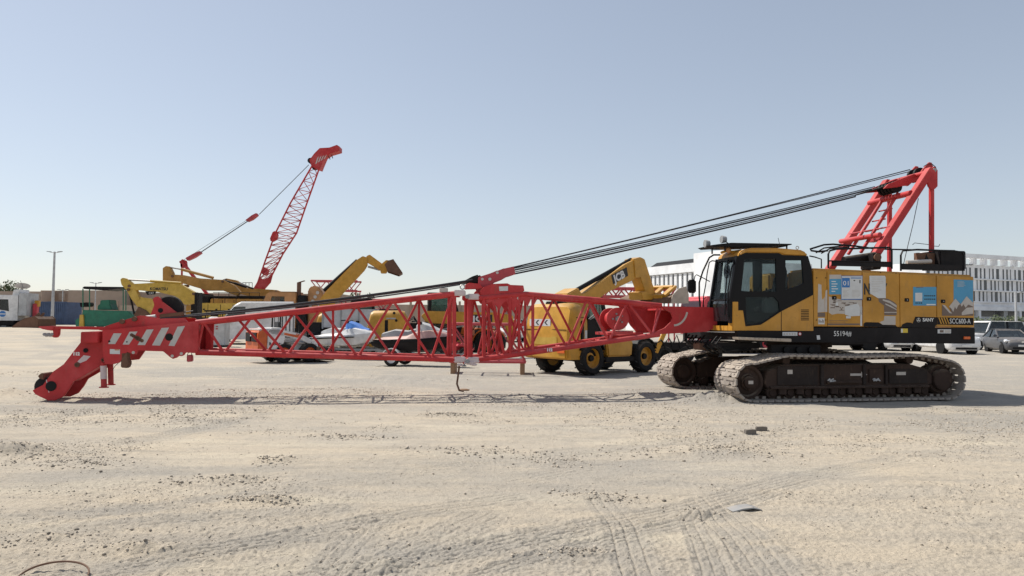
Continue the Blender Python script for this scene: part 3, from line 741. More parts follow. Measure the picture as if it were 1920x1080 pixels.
# interior
ux = uC + .75
MB().box(ux-.28, ux+.28, .70, 1.22, zt+.30, zt+.44).build('seat_cushion', 'seat_cloth', cab, bevel=.05)
MB().prism([(ux-.24, zt+.40), (ux-.36, zt+1.15), (ux-.24, zt+1.15), (ux-.12, zt+.42)], .70, 1.22).build('seat_back', 'seat_cloth', cab, bevel=.04)
MB().box(ux-.3, ux+.35, 1.24, 1.38, zt+.30, zt+.62).build('arm_console', 'lining', cab, bevel=.03)
MB().box(ux-.3, ux+.55, .5, .66, zt+.1, zt+.70).build('side_console', 'lining', cab, bevel=.03)
MB().box(ux+.60, ux+.72, .75, 1.0, zt+.55, zt+.80).build('monitor', 'grey_paint', cab, bevel=.02)
for y in (1.30, .58): MB().tube((ux+.2, y, zt+.6), (ux+.25, y, zt+.85), .02, 8).build('lever', 'black_plastic', cab)
# fan behind the windscreen, wiper, rails, mirror, lamps
fc = CR.p3(1356, 509, 1.0); fc.x = front_pt(fc.z, 1.0).x - .06
m = MB()
for rad in (.15, .11, .06):
    for k in range(20):
        a, b = 2*math.pi*k/20, 2*math.pi*(k+1)/20
        m.tube(fc + Vector((0, rad*math.cos(a), rad*math.sin(a))), fc + Vector((0, rad*math.cos(b), rad*math.sin(b))), .009, 4)
for k in range(10):
    a = 2*math.pi*k/10; m.tube(fc, fc + Vector((0, .15*math.cos(a), .15*math.sin(a))), .007, 4)
m.cyl(fc, 'x', .05, .10, 12)
m.build('cab_fan', 'black_plastic', cab)
m = MB(); pp = [front_pt(z, v) + Vector((.05, 0, 0)) for z, v in ((zmid-.35, 1.30), (zmid+.2, 1.28), (zmid+.9, 1.18), (ztop-.12, 1.20), (ztop-.02, 1.32))]
m.path(pp, .014, 6); m.build('wiper', 'black_plastic', cab)
m = MB(); m.path([front_pt(zlow+.1, VN-.05) + Vector((.06, 0, 0)), front_pt(zmid+.2, VN-.06) + Vector((.10, 0, 0)), front_pt(ztop-.2, VN-.05) + Vector((.10, 0, 0)), front_pt(ztop, VN-.08) + Vector((.02, 0, 0))], .016, 6)
m.build('hand_rail', 'black_plastic', cab)
vm = .36
def PX(l, v): return [CR.p3(a, b, v) for a, b in l]
m = MB(); m.path(PX([(1350, 478), (1338, 478), (1330, 483), (1318, 508), (1311, 530), (1311, 556), (1314, 590), (1316, 604)], vm), .020, 7); m.build('hand_rail', 'black_plastic', cab)
m = MB(); m.path(PX([(1346, 490), (1335, 489), (1330, 492), (1326, 512), (1323, 535), (1319, 556), (1319, 602)], vm), .014, 6); m.build('hand_rail', 'black_plastic', cab)
m = MB(); m.path(PX([(1331, 528), (1322, 523), (1306, 515), (1303, 518), (1301, 526)], vm), .012, 6); m.build('mirror_arm', 'black_plastic', cab)
mx = CR.p3(1298, 537, vm); MB().box(mx.x-.09, mx.x+.10, vm-.06, vm+.04, mx.z-.155, mx.z+.155).build('mirror', 'black_plastic', cab, bevel=.03, seg=3)
MB().prism(Q([(1334, 459.5), (1352, 457), (1372, 455), (1485, 457), (1485, 459), (1478, 459.5), (1477, 462), (1474, 459.8), (1385, 463), (1366, 463), (1358, 462), (1340, 463)], 1.30), .55, 1.30).build('roof_guard', 'black_plastic', cab, bevel=.006)
for px in (1360, 1476):
    a = CR.p3(px, 461, 1.28); m = MB()
    for y in (.6, 1.26): m.tube((a.x, y, a.z), (a.x, y, a.z-.12), .018, 6)
    m.build('guard_post', 'black_plastic', cab)
for px, py, v in ((1326, 457, .95), (1357, 449, .9)):
    a = CR.p3(px, py, v); m = MB(); m.lathe(a, [(.02, -.07), (.07, -.05), (.09, .05), (.085, .06), (.02, .06)], 14, 'x'); o = m.build('work_lamp', 'grey_paint', cab, smooth=True)
    MB().tube(a, a + Vector((-.14, 0, -.12)), .014, 6).build('lamp_bracket', 'black_plastic', cab)
a = CR.p3(1366, 469.5, 1.15); MB().ell(a, (.055, .055, .07), 12, 8).build('beacon', 'truck_tan', cab, smooth=True)
m = MB(); m.path(PX([(1352, 474), (1360, 471), (1375, 472), (1390, 470)], 1.1), .03, 6); m.build('cable_loom', 'loader_yellow', cab)
m = MB(); m.tube(CR.p3(1463, 464, 1.2), CR.p3(1459, 446, 1.2), .006, 5); m.build('aerial', 'black_plastic', cab)
a = CR.p3(1495, 464.5, 1.2); m = MB()
for k in range(12): m.tube(a + Vector((.035*math.cos(k*math.pi/6), 0, .035*math.sin(k*math.pi/6))), a + Vector((.035*math.cos((k+1)*math.pi/6), 0, .035*math.sin((k+1)*math.pi/6))), .009, 5)
m.build('lifting_eye', 'bright_steel', cab)
MB().prism(Q([(1498, 577), (1519, 577), (1519, 604), (1498, 604)]), VN+.008, VN+.014).build('vent_panel', 'crane_yellow', cab, bevel=.002)
for k in range(7): MB().prism(Q([(1501, 580.5+k*3.1), (1516, 580.5+k*3.1), (1516, 582+k*3.1), (1501, 582+k*3.1)]), VN+.0142, VN+.018).build('vent_slat', 'dark', cab)
dec(rc(1467, 622.5, 1495, 629.5), 'paper', 2, 'label', crane)
for k in range(5): dec(rc(1469+k*5, 624.5, 1472+k*5, 628), 'decal_grey', 3, 'print', crane)
x, z = CR.q(1499.5, 626, VN); MB().cyl((x, VN+.005, z), 'y', .04, .006, 16).build('label', 'crane_red_faded', crane); MB().cyl((x, VN+.010, z), 'y', .024, .006, 16).build('label', 'ink_white', crane)
st = MB().prism(Q([(1382, 632), (1482, 635), (1482, 641), (1384, 637)], 1.75), 1.50, 1.80).build('cab_step', 'tread_plate', crane, bevel=.008)
for k in range(9):
    a = CR.p3(1402+k*8, 634.5+k*.3, 1.80); MB().box(a.x-.03, a.x+.03, 1.801, 1.815, a.z-.02, a.z+.02).build('grip_tooth', 'tread_plate', st)
# hydraulics and hoses under the cab nose
m = MB()
for k in range(9):
    v = -.5 + k*.22; zz = zb - .02 - .12*random.random()
    m.path([(uF+.25, v, zz+.14), (uF+.40, v+.05, zz), (uF+.2, v+.12, zz-.16), (uF-.4, v+.1, zz-.12)], .022, 6)
m.build('hydraulic_hose', 'dark', crane)
MB().box(uF-.7, uF+.30, -.6, 1.2, zb-.16, zb-.02).build('front_crossmember', 'frame_black', crane, bevel=.02)
MB().box(uF-.2, uF+.22, 1.0, 1.25, zb-.26, zb-.10).build('valve_block', 'black_plastic', crane, bevel=.02)
MB().box(uF+.02, uF+.42, .1, .5, zb-.22, zb-.06).build('valve_block', 'rust', crane, bevel=.02)
MB().box(.3, 1.5, 1.25, 1.42, zb-.24, zb-.06).build('tool_tray', 'frame_black', crane, bevel=.01)
for k in range(3): MB().cyl((.55+k*.3, 1.38, zb-.17), 'y', .07, .2, 12).build('accumulator', 'dark', crane)
# ---------------- roof rails and boxes on the machinery house
vr = 1.38
def rail(pts, v=vr, r=.022): 
    m = MB(); m.path([CR.p3(a, b, v) for a, b in pts], r, 7); return m.build('guard_rail', 'black_plastic', house)
rail([(1553, 503), (1553, 476), (1556, 470), (1568, 467), (1668, 464), (1672, 470), (1672, 504)])
rail([(1552, 470), (1536, 472), (1521, 470), (1519, 467), (1545, 459), (1562, 458), (1600, 461), (1645, 467)], .6)
rail([(1530, 474), (1545, 465), (1580, 461)], .9, .016); rail([(1540, 475), (1556, 466), (1592, 463)], .75, .016)
rail([(1689, 508), (1689, 478), (1693, 470), (1720, 468), (1790, 471), (1804, 473), (1807, 479), (1807, 508)])
rail([(1553, 489), (1672, 492)], vr, .016); rail([(1645, 467), (1790, 470)], .6, .018)
rail([(1540, 503), (1540, 486), (1528, 482), (1518, 480)], .5, .016)
for a in ((1560, 490, 1672, 501, .5), (1689, 494, 1807, 508, .5)):
    p0 = CR.q(a[0], a[1], vr); p1 = CR.q(a[2], a[3], vr)
    MB().box(p1[0], p0[0], vr-.03, vr+.0, p1[1], p0[1]).build('toe_board', 'frame_black', house, bevel=.006)
p0 = CR.q(1757, 470, 1.1); p1 = CR.q(1806, 506, 1.1); MB().box(p1[0], p0[0], .55, 1.2, p1[1], p0[1]).build('oil_cooler', 'frame_black', house, bevel=.02)
p0 = CR.q(1719, 474, 1.0); p1 = CR.q(1756, 500, 1.0); MB().box(p1[0], p0[0], .9, 1.02, p1[1], p0[1]).build('cover_board', 'rust', house)
MB().prism([CR.q(a, b, 1.02) for a, b in ((1733, 489), (1735, 481), (1737, 476), (1739, 482), (1741, 485), (1741, 491), (1733, 491))], 1.021, 1.024).build('stain', 'dark', house)
m = MB(); m.tube(CR.p3(1700, 492, 1.2), CR.p3(1745, 490, 1.2), .05, 10); m.build('rolled_sheet', 'decal_grey', house)
p0 = CR.q(1638, 474, 1.2); p1 = CR.q(1653, 505, 1.2); MB().box(p1[0], p0[0], .7, 1.2, p1[1], p0[1]).build('exhaust_box', 'frame_black', house, bevel=.02)
m = MB(); a = CR.p3(1640, 483, 1.1); m.lathe(a, [(.03, -.0), (.09, 0), (.09, .12), (.03, .12)], 14, 'y'); m.build('exhaust_end', 'rust', house, smooth=True)
m = MB(); m.tube(CR.p3(1582, 489, .9), CR.p3(1640, 480, .9), .10, 12); m.build('silencer', 'frame_black', house, smooth=True)
m = MB(); m.path(PX([(1711, 459), (1715, 455.5), (1740, 458.5), (1752, 461.5), (1760, 462), (1762, 458)], .3), .008, 5); m.build('bent_wire', 'dark', house)
# ---------------- gantry (A-frame)
vg = .78
gantry = MB().bar(CR.p3(1744, 318, vg), CR.p3(1622, 506, vg), .16, .20, (0, 1, 0)).build('gantry_leg', 'crane_red', crane, bevel=.008)
d_ = Vector((0, -2*vg, 0))
ga, gb = CR.p3(1744, 318, vg), CR.p3(1622, 506, vg)
MB().bar(ga + d_, gb + d_, .16, .20, (0, 1, 0)).build('gantry_leg', 'crane_red', crane, bevel=.008)
ra, rb = CR.p3(1746.5, 345, vg-.02), CR.p3(1746.5, 506, vg-.02)
for sv in (0, 1):
    o = Vector((0, -(2*vg-.04)*sv, 0))
    MB().bar(ra + o, rb + o, .09, .09, (0, 1, 0)).build('gantry_post', 'crane_red', crane, bevel=.006)
    v = vg + .06 if sv == 0 else -vg - .02
    MB().prism([CR.q(a, b, vg) for a, b in ((1733, 330), (1741, 318), (1749, 313), (1755, 320), (1755, 350), (1750, 355), (1743, 356), (1738, 350))], v-.05, v).build('gusset_plate', 'crane_red', crane, bevel=.006)
    a = CR.p3(1748, 320, vg); MB().cyl((a.x, v, a.z), 'y', .045, .06, 14).build('pin', 'grey_paint', crane)
def across(px, py, r, mat='crane_red', nm='cross_tube'):
    a = CR.p3(px, py, vg); m = MB(); m.tube(a, a + d_, r, 12); return m.build(nm, mat, crane, smooth=True)
across(1708, 362, .07); across(1650, 440, .06); across(1744, 322, .06); across(1668, 425, .02, 'crane_red_faded')
pb = [CR.p3(1655, 440, 0), CR.p3(1640, 452, 0)]
MB().box(pb[0].x, pb[0].x+.14, -.35, .15, pb[1].z, pb[0].z).build('name_plate', 'crane_red_faded', crane, bevel=.01)
for vv in (.25, -.25):
    MB().bar(CR.p3(1712, 355, vg) + Vector((0, vv-vg, 0)), CR.p3(1640, 470, vg) + Vector((0, vv-vg, 0)), .06, .07, (0, 1, 0)).build('inner_strut', 'crane_red', crane, bevel=.004)
for py in (385, 405, 425):
    px = 1744 - (py-318)*.65; a = CR.p3(px, py, vg); MB().tube((a.x, .25, a.z), (a.x, -.25, a.z), .018, 8).build('ladder_rung', 'crane_red', crane)
m = MB(); m.path([CR.p3(1722, 372, 0), CR.p3(1712, 420, 0), CR.p3(1700, 470, 0), CR.p3(1693, 500, 0)], .009, 6); m.build('hoist_line', 'cable', crane)
m = MB(); m.path(PX([(1732, 312), (1740, 307), (1748, 308), (1754, 313), (1756, 319)], .3), .010, 6); m.build('hoist_line', 'cable', crane)
# sheave block on top of the gantry
for vv in (-.10, .12):
    a = CR.p3(1718, 329, 0); MB().lathe((a.x, vv, a.z), [(.03, -.035), (.17, -.035), (.16, 0), (.17, .035), (.03, .035)], 22).build('sheave', 'dark', crane, smooth=True)
for vv in (-.26, .22):
    MB().prism([CR.q(a, b, 0) for a, b in ((1708, 345), (1706, 338), (1716, 322), (1728, 308), (1733, 309), (1736, 318), (1726, 335), (1714, 346))], vv, vv+.05).build('block_plate', 'crane_red', crane, bevel=.006)
# equaliser block hanging on the bridle
for vv in (-.36, .30):
    MB().prism([CR.q(a, b, 0) for a, b in ((1648, 350), (1680, 337), (1696, 331), (1702, 334), (1703, 342), (1699, 346), (1690, 348), (1684, 352), (1660, 356), (1640, 358))], vv, vv+.06).build('bridle_plate', 'crane_red', crane, bevel=.006)
for vv in np.linspace(-.24, .24, 5):
    a = CR.p3(1668, 353, 0); MB().lathe((a.x, vv, a.z), [(.03, -.03), (.15, -.03), (.14, 0), (.15, .03), (.03, .03)], 22).build('sheave', 'dark', crane, smooth=True)
    MB().bar(CR.p3(1668, 347, 0) + Vector((0, vv, 0)), CR.p3(1615, 363, 0) + Vector((0, vv, 0)), .035, .10, (0, 1, 0)).build('rope_socket', 'frame_black', crane, bevel=.01)
MB().tube(CR.p3(1700, 340, 0), CR.p3(1714, 330, 0), .06, 8).build('link_bar', 'crane_red', crane)
# ---------------- boom
BV = .62
boom_head = MB().prism([CR.q(a, b, BV) for a, b in ((192, 619), (345, 604.5), (364, 602.5), (367, 606), (367, 662), (348, 661), (345, 666), (340, 668), (336, 667), (331, 671), (324, 673), (319, 670), (306, 659), (258, 657), (257, 662), (254, 665), (244, 662), (238, 660), (224, 680), (212, 683), (196, 683), (192, 660))], BV-.05, BV).build('boom_head', 'crane_red', crane, bevel=.006)
hp = [CR.q(a, b, BV) for a, b in ((192, 619), (345, 604.5), (364, 602.5), (367, 606), (367, 662), (306, 659), (238, 660), (224, 680), (196, 683), (192, 660))]
MB().prism(hp, -BV, -BV+.05).build('head_side_plate', 'crane_red', boom_head, bevel=.006)
hx0, hx1 = hp[2][0], hp[0][0]
m = MB()
ta, tb = CR.q(196, 622, BV), CR.q(360, 606, BV); m.add([(ta[0], -BV+.05, ta[1]), (ta[0], BV-.05, ta[1]), (tb[0], BV-.05, tb[1]), (tb[0], -BV+.05, tb[1])] + [(ta[0], -BV+.05, ta[1]-.03), (ta[0], BV-.05, ta[1]-.03), (tb[0], BV-.05, tb[1]-.03), (tb[0], -BV+.05, tb[1]-.03)], [(0, 1, 2, 3), (4, 5, 6, 7), (0, 1, 5, 4), (1, 2, 6, 5), (2, 3, 7, 6), (3, 0, 4, 7)])
ba, bb = CR.q(260, 655, BV), CR.q(360, 658, BV); m.add([(ba[0], -BV+.05, ba[1]), (ba[0], BV-.05, ba[1]), (bb[0], BV-.05, bb[1]), (bb[0], -BV+.05, bb[1])] + [(ba[0], -BV+.05, ba[1]-.03), (ba[0], BV-.05, ba[1]-.03), (bb[0], BV-.05, bb[1]-.03), (bb[0], -BV+.05, bb[1]-.03)], [(0, 1, 2, 3), (4, 5, 6, 7), (0, 1, 5, 4), (1, 2, 6, 5), (2, 3, 7, 6), (3, 0, 4, 7)])
m.build('head_cross_plate', 'crane_red', boom_head)
e0 = CR.q(366, 606, BV); e1 = CR.q(366, 661, BV)
for v0, v1 in ((BV-.14, BV+.015), (-BV-.01, -BV+.14)): MB().box(e1[0]-.06, e1[0]+.06, v0, v1, e1[1]-.01, e0[1]+.02).build('end_post', 'crane_red', boom_head, bevel=.008)
BVs = BV + .0005
for pl in (((213, 625), (228, 625), (216, 645), (203, 645)), ((243, 622), (258, 621.5), (242, 646), (230, 646)), ((275, 618), (288, 617.5), (272, 647), (258, 647)), ((303, 615), (317, 614), (300, 648), (285, 647.5)), ((333, 612.5), (347, 611), (327, 649), (316, 648))):
    MB().prism([CR.q(a, b, BV) for a, b in pl], BVs, BVs+.003).build('warning_stripe', 'stripe_grey', boom_head)
for px, py, r in ((317, 632, .075), (238, 641, .014), (205, 640, .02)):
    a = CR.q(px, py, BV); MB().cyl((a[0], BV+.003, a[1]), 'y', r, .008, 20).build('hole', 'dark', boom_head)
for k in range(7):
    a = CR.q(247+k*3.2, 628+k*1.8, BV); MB().cyl((a[0], BV+.004, a[1]), 'y', .028+.02*random.random(), .004, 8).build('grease_stain', 'rust', boom_head)
MB().prism([CR.q(a, b, BV) for a, b in ((206, 654.5), (225, 655), (225, 664), (206, 663.5))], BVs, BVs+.003).build('maker_plate', 'paper', boom_head)
MB().prism([CR.q(a, b, BV) for a, b in ((215, 655), (224, 655.2), (224, 657), (215, 657))], BVs+.003, BVs+.005).build('print', 'truck_tan', boom_head)
for px, py in ((323, 667.5), (340, 663), (250, 661)):
    a = CR.q(px, py, BV); MB().cyl((a[0], BV+.003, a[1]), 'y', .03, .008, 14).build('pin_eye', 'decal_grey', boom_head)
# top deck of the head with its guide sheave
for v0, v1 in ((BV-.20, BV-.15), (-BV+.15, -BV+.20)):
    MB().prism([CR.q(a, b, BV-.15) for a, b in ((182, 618), (205, 609), (240, 598), (262, 591.5), (272, 592), (300, 597), (345, 596), (352, 604), (345, 608), (200, 622))], v0, v1).build('deck_rib', 'crane_red', boom_head, bevel=.006)
for px, py in ((230, 603), (253, 598)):
    a = CR.q(px, py, BV-.15); MB().lathe((a[0], BV-.15, a[1]), [(.025, 0), (.05, 0), (.05, .05), (.025, .05)], 16).build('pin_boss', 'rust', boom_head)
for vv in (.22, -.16):
    MB().prism([CR.q(a, b, .2) for a, b in ((288, 561), (292, 557), (298, 556), (303, 560), (306, 566), (336, 588), (345, 596), (278, 600), (284, 590), (291, 572))], vv, vv+.05).build('sheave_bracket', 'crane_red', boom_head, bevel=.006)
a = CR.p3(319, 579, 0)
MB().lathe((a.x, .04, a.z), [(.04, -.09), (.25, -.09), (.275, -.07), (.255, 0), (.275, .07), (.25, .09), (.04, .09)], 30).build('guide_sheave', 'rubber', boom_head, smooth=True)
a = CR.q(301, 582, .27); MB().cyl((a[0], .272, a[1]), 'y', .05, .01, 16).build('hole', 'dark', boom_head)
m = MB(); m.tube(CR.p3(268, 597, .4), CR.p3(292, 594, .4), .05, 12); m.build('pendant_pin', 'stripe_grey', boom_head, smooth=True)
m = MB(); m.bar(CR.p3(300, 593, .42), CR.p3(345, 588, .42), .06, .08); m.build('pendant_lug', 'rust', boom_head, bevel=.01)
m = MB()
for k in range(9): m.tube(CR.p3(262+k*3, 596+2*math.sin(k*2), .42), CR.p3(266+k*3, 602+2*math.cos(k*3), .44), .02, 6)
m.build('chain', 'rust', boom_head)
# arm with hook pointing forward
m = MB(); m.bar(CR.p3(205, 616, 0), CR.p3(98, 614, 0), .12, .06); m.build('limit_arm', 'crane_red', boom_head, bevel=.008)
MB().prism([CR.q(a, b, 0) for a, b in ((73, 613), (78, 611.5), (100, 611), (106, 614), (100, 620), (92, 619), (82, 617))], -.07, .07).build('arm_tip', 'crane_red', boom_head, bevel=.01)
MB().prism([CR.q(a, b, 0) for a, b in ((100, 615), (113, 616), (112, 628), (108, 633), (102, 633), (98, 630), (101, 625))], -.04, .04).build('arm_hook', 'crane_red', boom_head, bevel=.008)
m = MB()
for k in range(5): m.ell(CR.p3(84+k*3.5, 627 + (k % 2)*1.6, .02), (.045, .04, .035), 8, 6)
m.build('shackle', 'grey_paint', boom_head)
# nose that rests on the ground
nose_o = [(157, 622), (192, 621), (196, 640), (198, 672), (187, 687), (137, 716), (129, 730), (118, 744), (102, 751), (90, 751), (66, 739.5), (60.5, 732), (80, 722), (99, 697), (119, 683), (154, 638)]
nose = MB().prism([CR.q(a, b, .40) for a, b in nose_o], .34, .40).build('boom_nose', 'crane_red', crane, bevel=.008)
MB().prism([CR.q(a, b, .40) for a, b in nose_o], -.40, -.34).build('nose_plate', 'crane_red', nose, bevel=.008)
MB().box(*[f(CR.q(157, 640, .4)[0], CR.q(190, 640, .4)[0]) for f in (min, max)], -.56, .57, CR.q(170, 642, .4)[1], CR.q(170, 622, .4)[1]).build('nose_pivot_box', 'crane_red', nose, bevel=.012)
m = MB(); A = CR.p3(160, 660, 0); B_ = CR.p3(125, 700, 0); m.bar(A, B_, .66, .03, (1, 0, 1)); A = CR.p3(188, 684, 0); B_ = CR.p3(140, 713, 0); m.bar(A, B_, .66, .04, (1, 0, 1)); m.build('nose_web', 'crane_red', nose)
for px, py, r, mt in ((166, 636, .055, 'crane_red_faded'), (161, 657, .045, 'dark'), (145, 684, .05, 'rust'), (193, 675, .03, 'rust')):
    a = CR.q(px, py, .40); MB().lathe((a[0], .40, a[1]), [(.01, .0), (r, 0), (r, .022), (r*.6, .028), (r*.5, .012), (.01, .012)], 18).build('pin', mt, nose, smooth=True)
MB().prism([CR.q(a, b, .40) for a, b in ((145, 678), (157, 666), (170, 668), (162, 676), (150, 681))], .4005, .402).build('spray_patch', 'spray_white', nose)
o = CR.p3(136.5, 666, .404); text('112', .085, 'ink_white', nose, o, (-1, 0, 0), (0, 0, 1), bold=.006)
a = CR.p3(95, 723, 0)
for vv in (-.22, -.08, .08, .22): MB().lathe((a.x, vv, a.z), [(.04, -.05), (.185, -.05), (.20, -.04), (.175, 0), (.20, .04), (.185, .05), (.04, .05)], 26).build('tip_sheave', 'rubber', nose, smooth=True)
a = CR.q(96, 724, .40); MB().lathe((a[0], .40, a[1]), [(.01, 0), (.10, 0), (.10, .012), (.07, .02), (.01, .02)], 22).build('axle_cap', 'dark', nose, smooth=True)
MB().prism([CR.q(a, b, .3) for a, b in ((72, 705), (79, 699), (84, 700), (83, 712), (76, 710))], -.1, .34).build('rope_keeper', 'rust', nose, bevel=.01)
MB().prism([CR.q(a, b, .403) for a, b in ((86, 712), (87.5, 712), (92.5, 736), (91, 736))], .4005, .403).build('drip_stain', 'spray_white', nose)
for px, py0, py1, v, mt in ((194, 680, 726, .45, 'crane_red'), (207, 680, 721, -.35, 'crane_red')):
    a = CR.p3(px, py0, v); b = CR.p3(px+1, py1, v); lg = MB().tube(a, b, .055, 14).build('support_leg', mt, boom_head, smooth=True)
    if v > 0: MB().tube(a.lerp(b, .12), a.lerp(b, .66), .060, 14).build('paint_band', 'spray_white', lg, smooth=True)
    MB().cyl(b, 'z', .09, .02, 16).build('foot_plate', mt, lg)
m = MB(); m.path([CR.p3(227, 676, .45), CR.p3(216, 686, .3), CR.p3(211, 694, .0)], .006, 5); m.build('wire', 'dark', boom_head)
MB().prism([CR.q(a, b, .56) for a, b in ((229, 661), (242, 660), (241, 672), (245, 680), (241, 690), (228, 689))], .45, .62).build('rope_weight', 'rust', boom_head, bevel=.015)
MB().prism([CR.q(a, b, .56) for a, b in ((350, 666), (360, 665), (360.5, 678), (349.5, 679))], .44, .56).build('hang_box', 'crane_red_faded', boom_head, bevel=.015)
m = MB(); m.path([CR.p3(351, 667, .5), CR.p3(353, 661, .5), CR.p3(359, 661, .5), CR.p3(360, 667, .5)], .008, 5); m.build('bail', 'dark', boom_head)
# lattice
def lattice(name, top, bot, tn, bn, ft, fb_, cr=.058, br=.028, verts=()):
    """top/bot: chord end pixels on the near plane; tn/bn: zig-zag nodes (pixel x) of near face; ft/fb_: of far face"""
    def lin(l, x):
        for (a, b), (c, d) in zip(l[:-1], l[1:]):
            if min(a, c) <= x <= max(a, c): return b + (d-b)*(x-a)/(c-a)
        return l[0][1] if x < l[0][0] else l[-1][1]
    T = lambda x, v: Vector((CR.q(x, lin(top, x), BV)[0], v, CR.q(x, lin(top, x), BV)[1]))
    B = lambda x, v: Vector((CR.q(x, lin(bot, x), BV)[0], v, CR.q(x, lin(bot, x), BV)[1]))
    root = None
    for v in (BV-.06, -BV+.06):
        for l in (top, bot):
            f = T if l is top else B
            m = MB(); m.path([f(x, v) for x, _ in l], cr, 12)
            o = m.build(name if root is None else 'chord', 'crane_red', root or crane, smooth=True)
            root = root or o
    def zig(tn, bn, v):
        nodes = sorted([(x, 1) for x in tn] + [(x, 0) for x in bn])
        for (x0, k0), (x1, k1) in zip(nodes[:-1], nodes[1:]):
            if k0 == k1: continue
            MB().tube((T if k0 else B)(x0, v), (T if k1 else B)(x1, v), br, 9).build('brace', 'crane_red', root, smooth=True)
    zig(tn, bn, BV-.06); zig(ft, fb_, -BV+.06)
    # top and bottom faces
    for f, ns in ((T, tn), (B, bn)):
        ns = sorted(ns)
        for i, (x0, x1) in enumerate(zip(ns[:-1], ns[1:])):
            a, b = (BV-.06, -BV+.06) if i % 2 == 0 else (-BV+.06, BV-.06)
            MB().tube(f(x0, a), f(x1, b), br*.85, 7).build('brace', 'crane_red', root, smooth=True)
            MB().tube(f(x0, a), f(x0, b), br*.85, 7).build('brace', 'crane_red', root, smooth=True)
    for x, v, r in verts: MB().tube(T(x, v), B(x, v), r, 10).build('upright', 'crane_red', root, smooth=True)
    return root, T, B
n_, f_ = BV-.06, -BV+.06
headlat, HT, HB = lattice('boom_head_section', [(366, 605), (842, 551.5), (866, 549)], [(366, 661), (868, 675)], [380, 472, 601, 737, 850], [368, 419, 538, 671, 809, 852], [375, 425, 538, 664, 790, 850], [372, 485, 605, 734, 848], verts=((617, f_, .028), (790, f_, .03), (853, n_, .035), (853, f_, .035)))
footlat, FT, FB = lattice('boom_foot_section', [(884, 556), (905, 558), (985, 551), (1170, 566), (1242, 573)], [(868, 678), (985, 663), (1238, 627)], [884, 924, 1010, 1102, 1178, 1236], [884, 947, 1064, 1143, 1226], [900, 970, 1060, 1135, 1205], [888, 935, 1012, 1105, 1172, 1228], verts=((881, n_, .05), (908, n_, .04), (884, f_, .04), (930, f_, .035), (1000, n_, .035), (1003, f_, .03), (950, f_, .03), (957, n_, .04), (974, n_, .035), (918, f_, .03)))
for a_, b_, v_ in ((908, 935, n_), (935, 908, f_), (935, 957, f_), (974, 957, n_), (1000, 974, f_), (957, 1000, f_)):
    MB().tube(FT(a_, v_), FB(b_, v_), .026, 8).build('brace', 'crane_red', footlat, smooth=True)
# joint lugs painted over in white
for T_, B_, px in ((HT, HB, 862), (FT, FB, 888)):
    for f, nm in ((T_, 't'), (B_, 'b')):
        for v in (n_, f_):
            p = f(px, v); MB().box(p.x-.13, p.x+.13, v-.06, v+.07, p.z-.06, p.z+.065).build('joint_lug', 'spray_white' if v > 0 else 'crane_red', footlat, bevel=.02)
for f in (FT, FB):
    p = f(876, n_); MB().cyl((p.x, n_+.08, p.z), 'y', .045, .10, 14).build('joint_pin', 'grey_paint', footlat)
m = MB(); p = FB(880, n_)
for k in range(7):
    a = k*.9; m.ell((p.x+.12*math.cos(a)+.1*(k-3)*.4, n_+.05, p.z-.06+.03*math.sin(a*2)), (.07, .05, .03), 7, 5)
m.build('rope_lashing', 'spray_white', footlat)
o = FB(1035, n_+.062); text('112', .085, 'ink_white', footlat, o + Vector((.12, 0, -.03)), (-1, 0, 0), (0, 0, 1), bold=.006)
p = FB(862, n_); m = MB(); m.path([p + Vector((0, .0, -.05)), p + Vector((.02, .0, -.25)), p + Vector((.05, 0, -.48)), p + Vector((0.0, .02, -.62)), p + Vector((-.10, .02, -.64))], .022, 7); m.build('bent_rod', 'rust', footlat)
# boom foot: plated box that pins to the deck
fp = [(1240, 574), (1330, 576), (1345, 578), (1345, 612), (1326, 622), (1229, 627), (1226, 624), (1247, 615), (1258, 604), (1262, 596), (1258, 586), (1248, 580)]
for v0, v1 in ((BV-.06, BV+.0), (-BV, -BV+.06)):
    far_fp = [(1190, 571), (1330, 576), (1345, 578), (1345, 612), (1326, 622), (1229, 627), (1215, 612)]
    MB().prism([CR.q(a, b, BV) for a, b in (fp if v0 > 0 else far_fp)], v0, v1).build('foot_plate', 'crane_red', footlat, bevel=.006)
m = MB(); A, B_ = CR.q(1245, 575.5, BV), CR.q(1340, 579, BV); m.box(B_[0], A[0], -BV+.06, BV-.06, B_[1]-.04, B_[1]-.0); C_ = CR.q(1290, 612, BV); m.box(B_[0], C_[0], -BV+.06, BV-.06, CR.q(1330, 612, BV)[1]-.02, CR.q(1330, 612, BV)[1]+.02)
m.build('foot_web', 'crane_red', footlat)
m = MB(); am = []
for k in range(10):
    t = k/9; am.append(CR.p3(1264 + 25*math.sin(t*1.35), 610 - 28*(1-math.cos(t*1.45)), BV+.004))
for a, b in zip(am[:-1], am[1:]): m.bar(a, b, .004, .045, (0, 1, 0) if False else (b-a).cross(Vector((0, 1, 0))))
m.build('rubbing_mark', 'decal_grey', footlat)
MB().tube(FT(1236, n_) + Vector((-.05, .03, -.06)), FB(1226, n_) + Vector((.02, .03, .02)), .022, 8).build('brace', 'crane_red_faded', footlat)
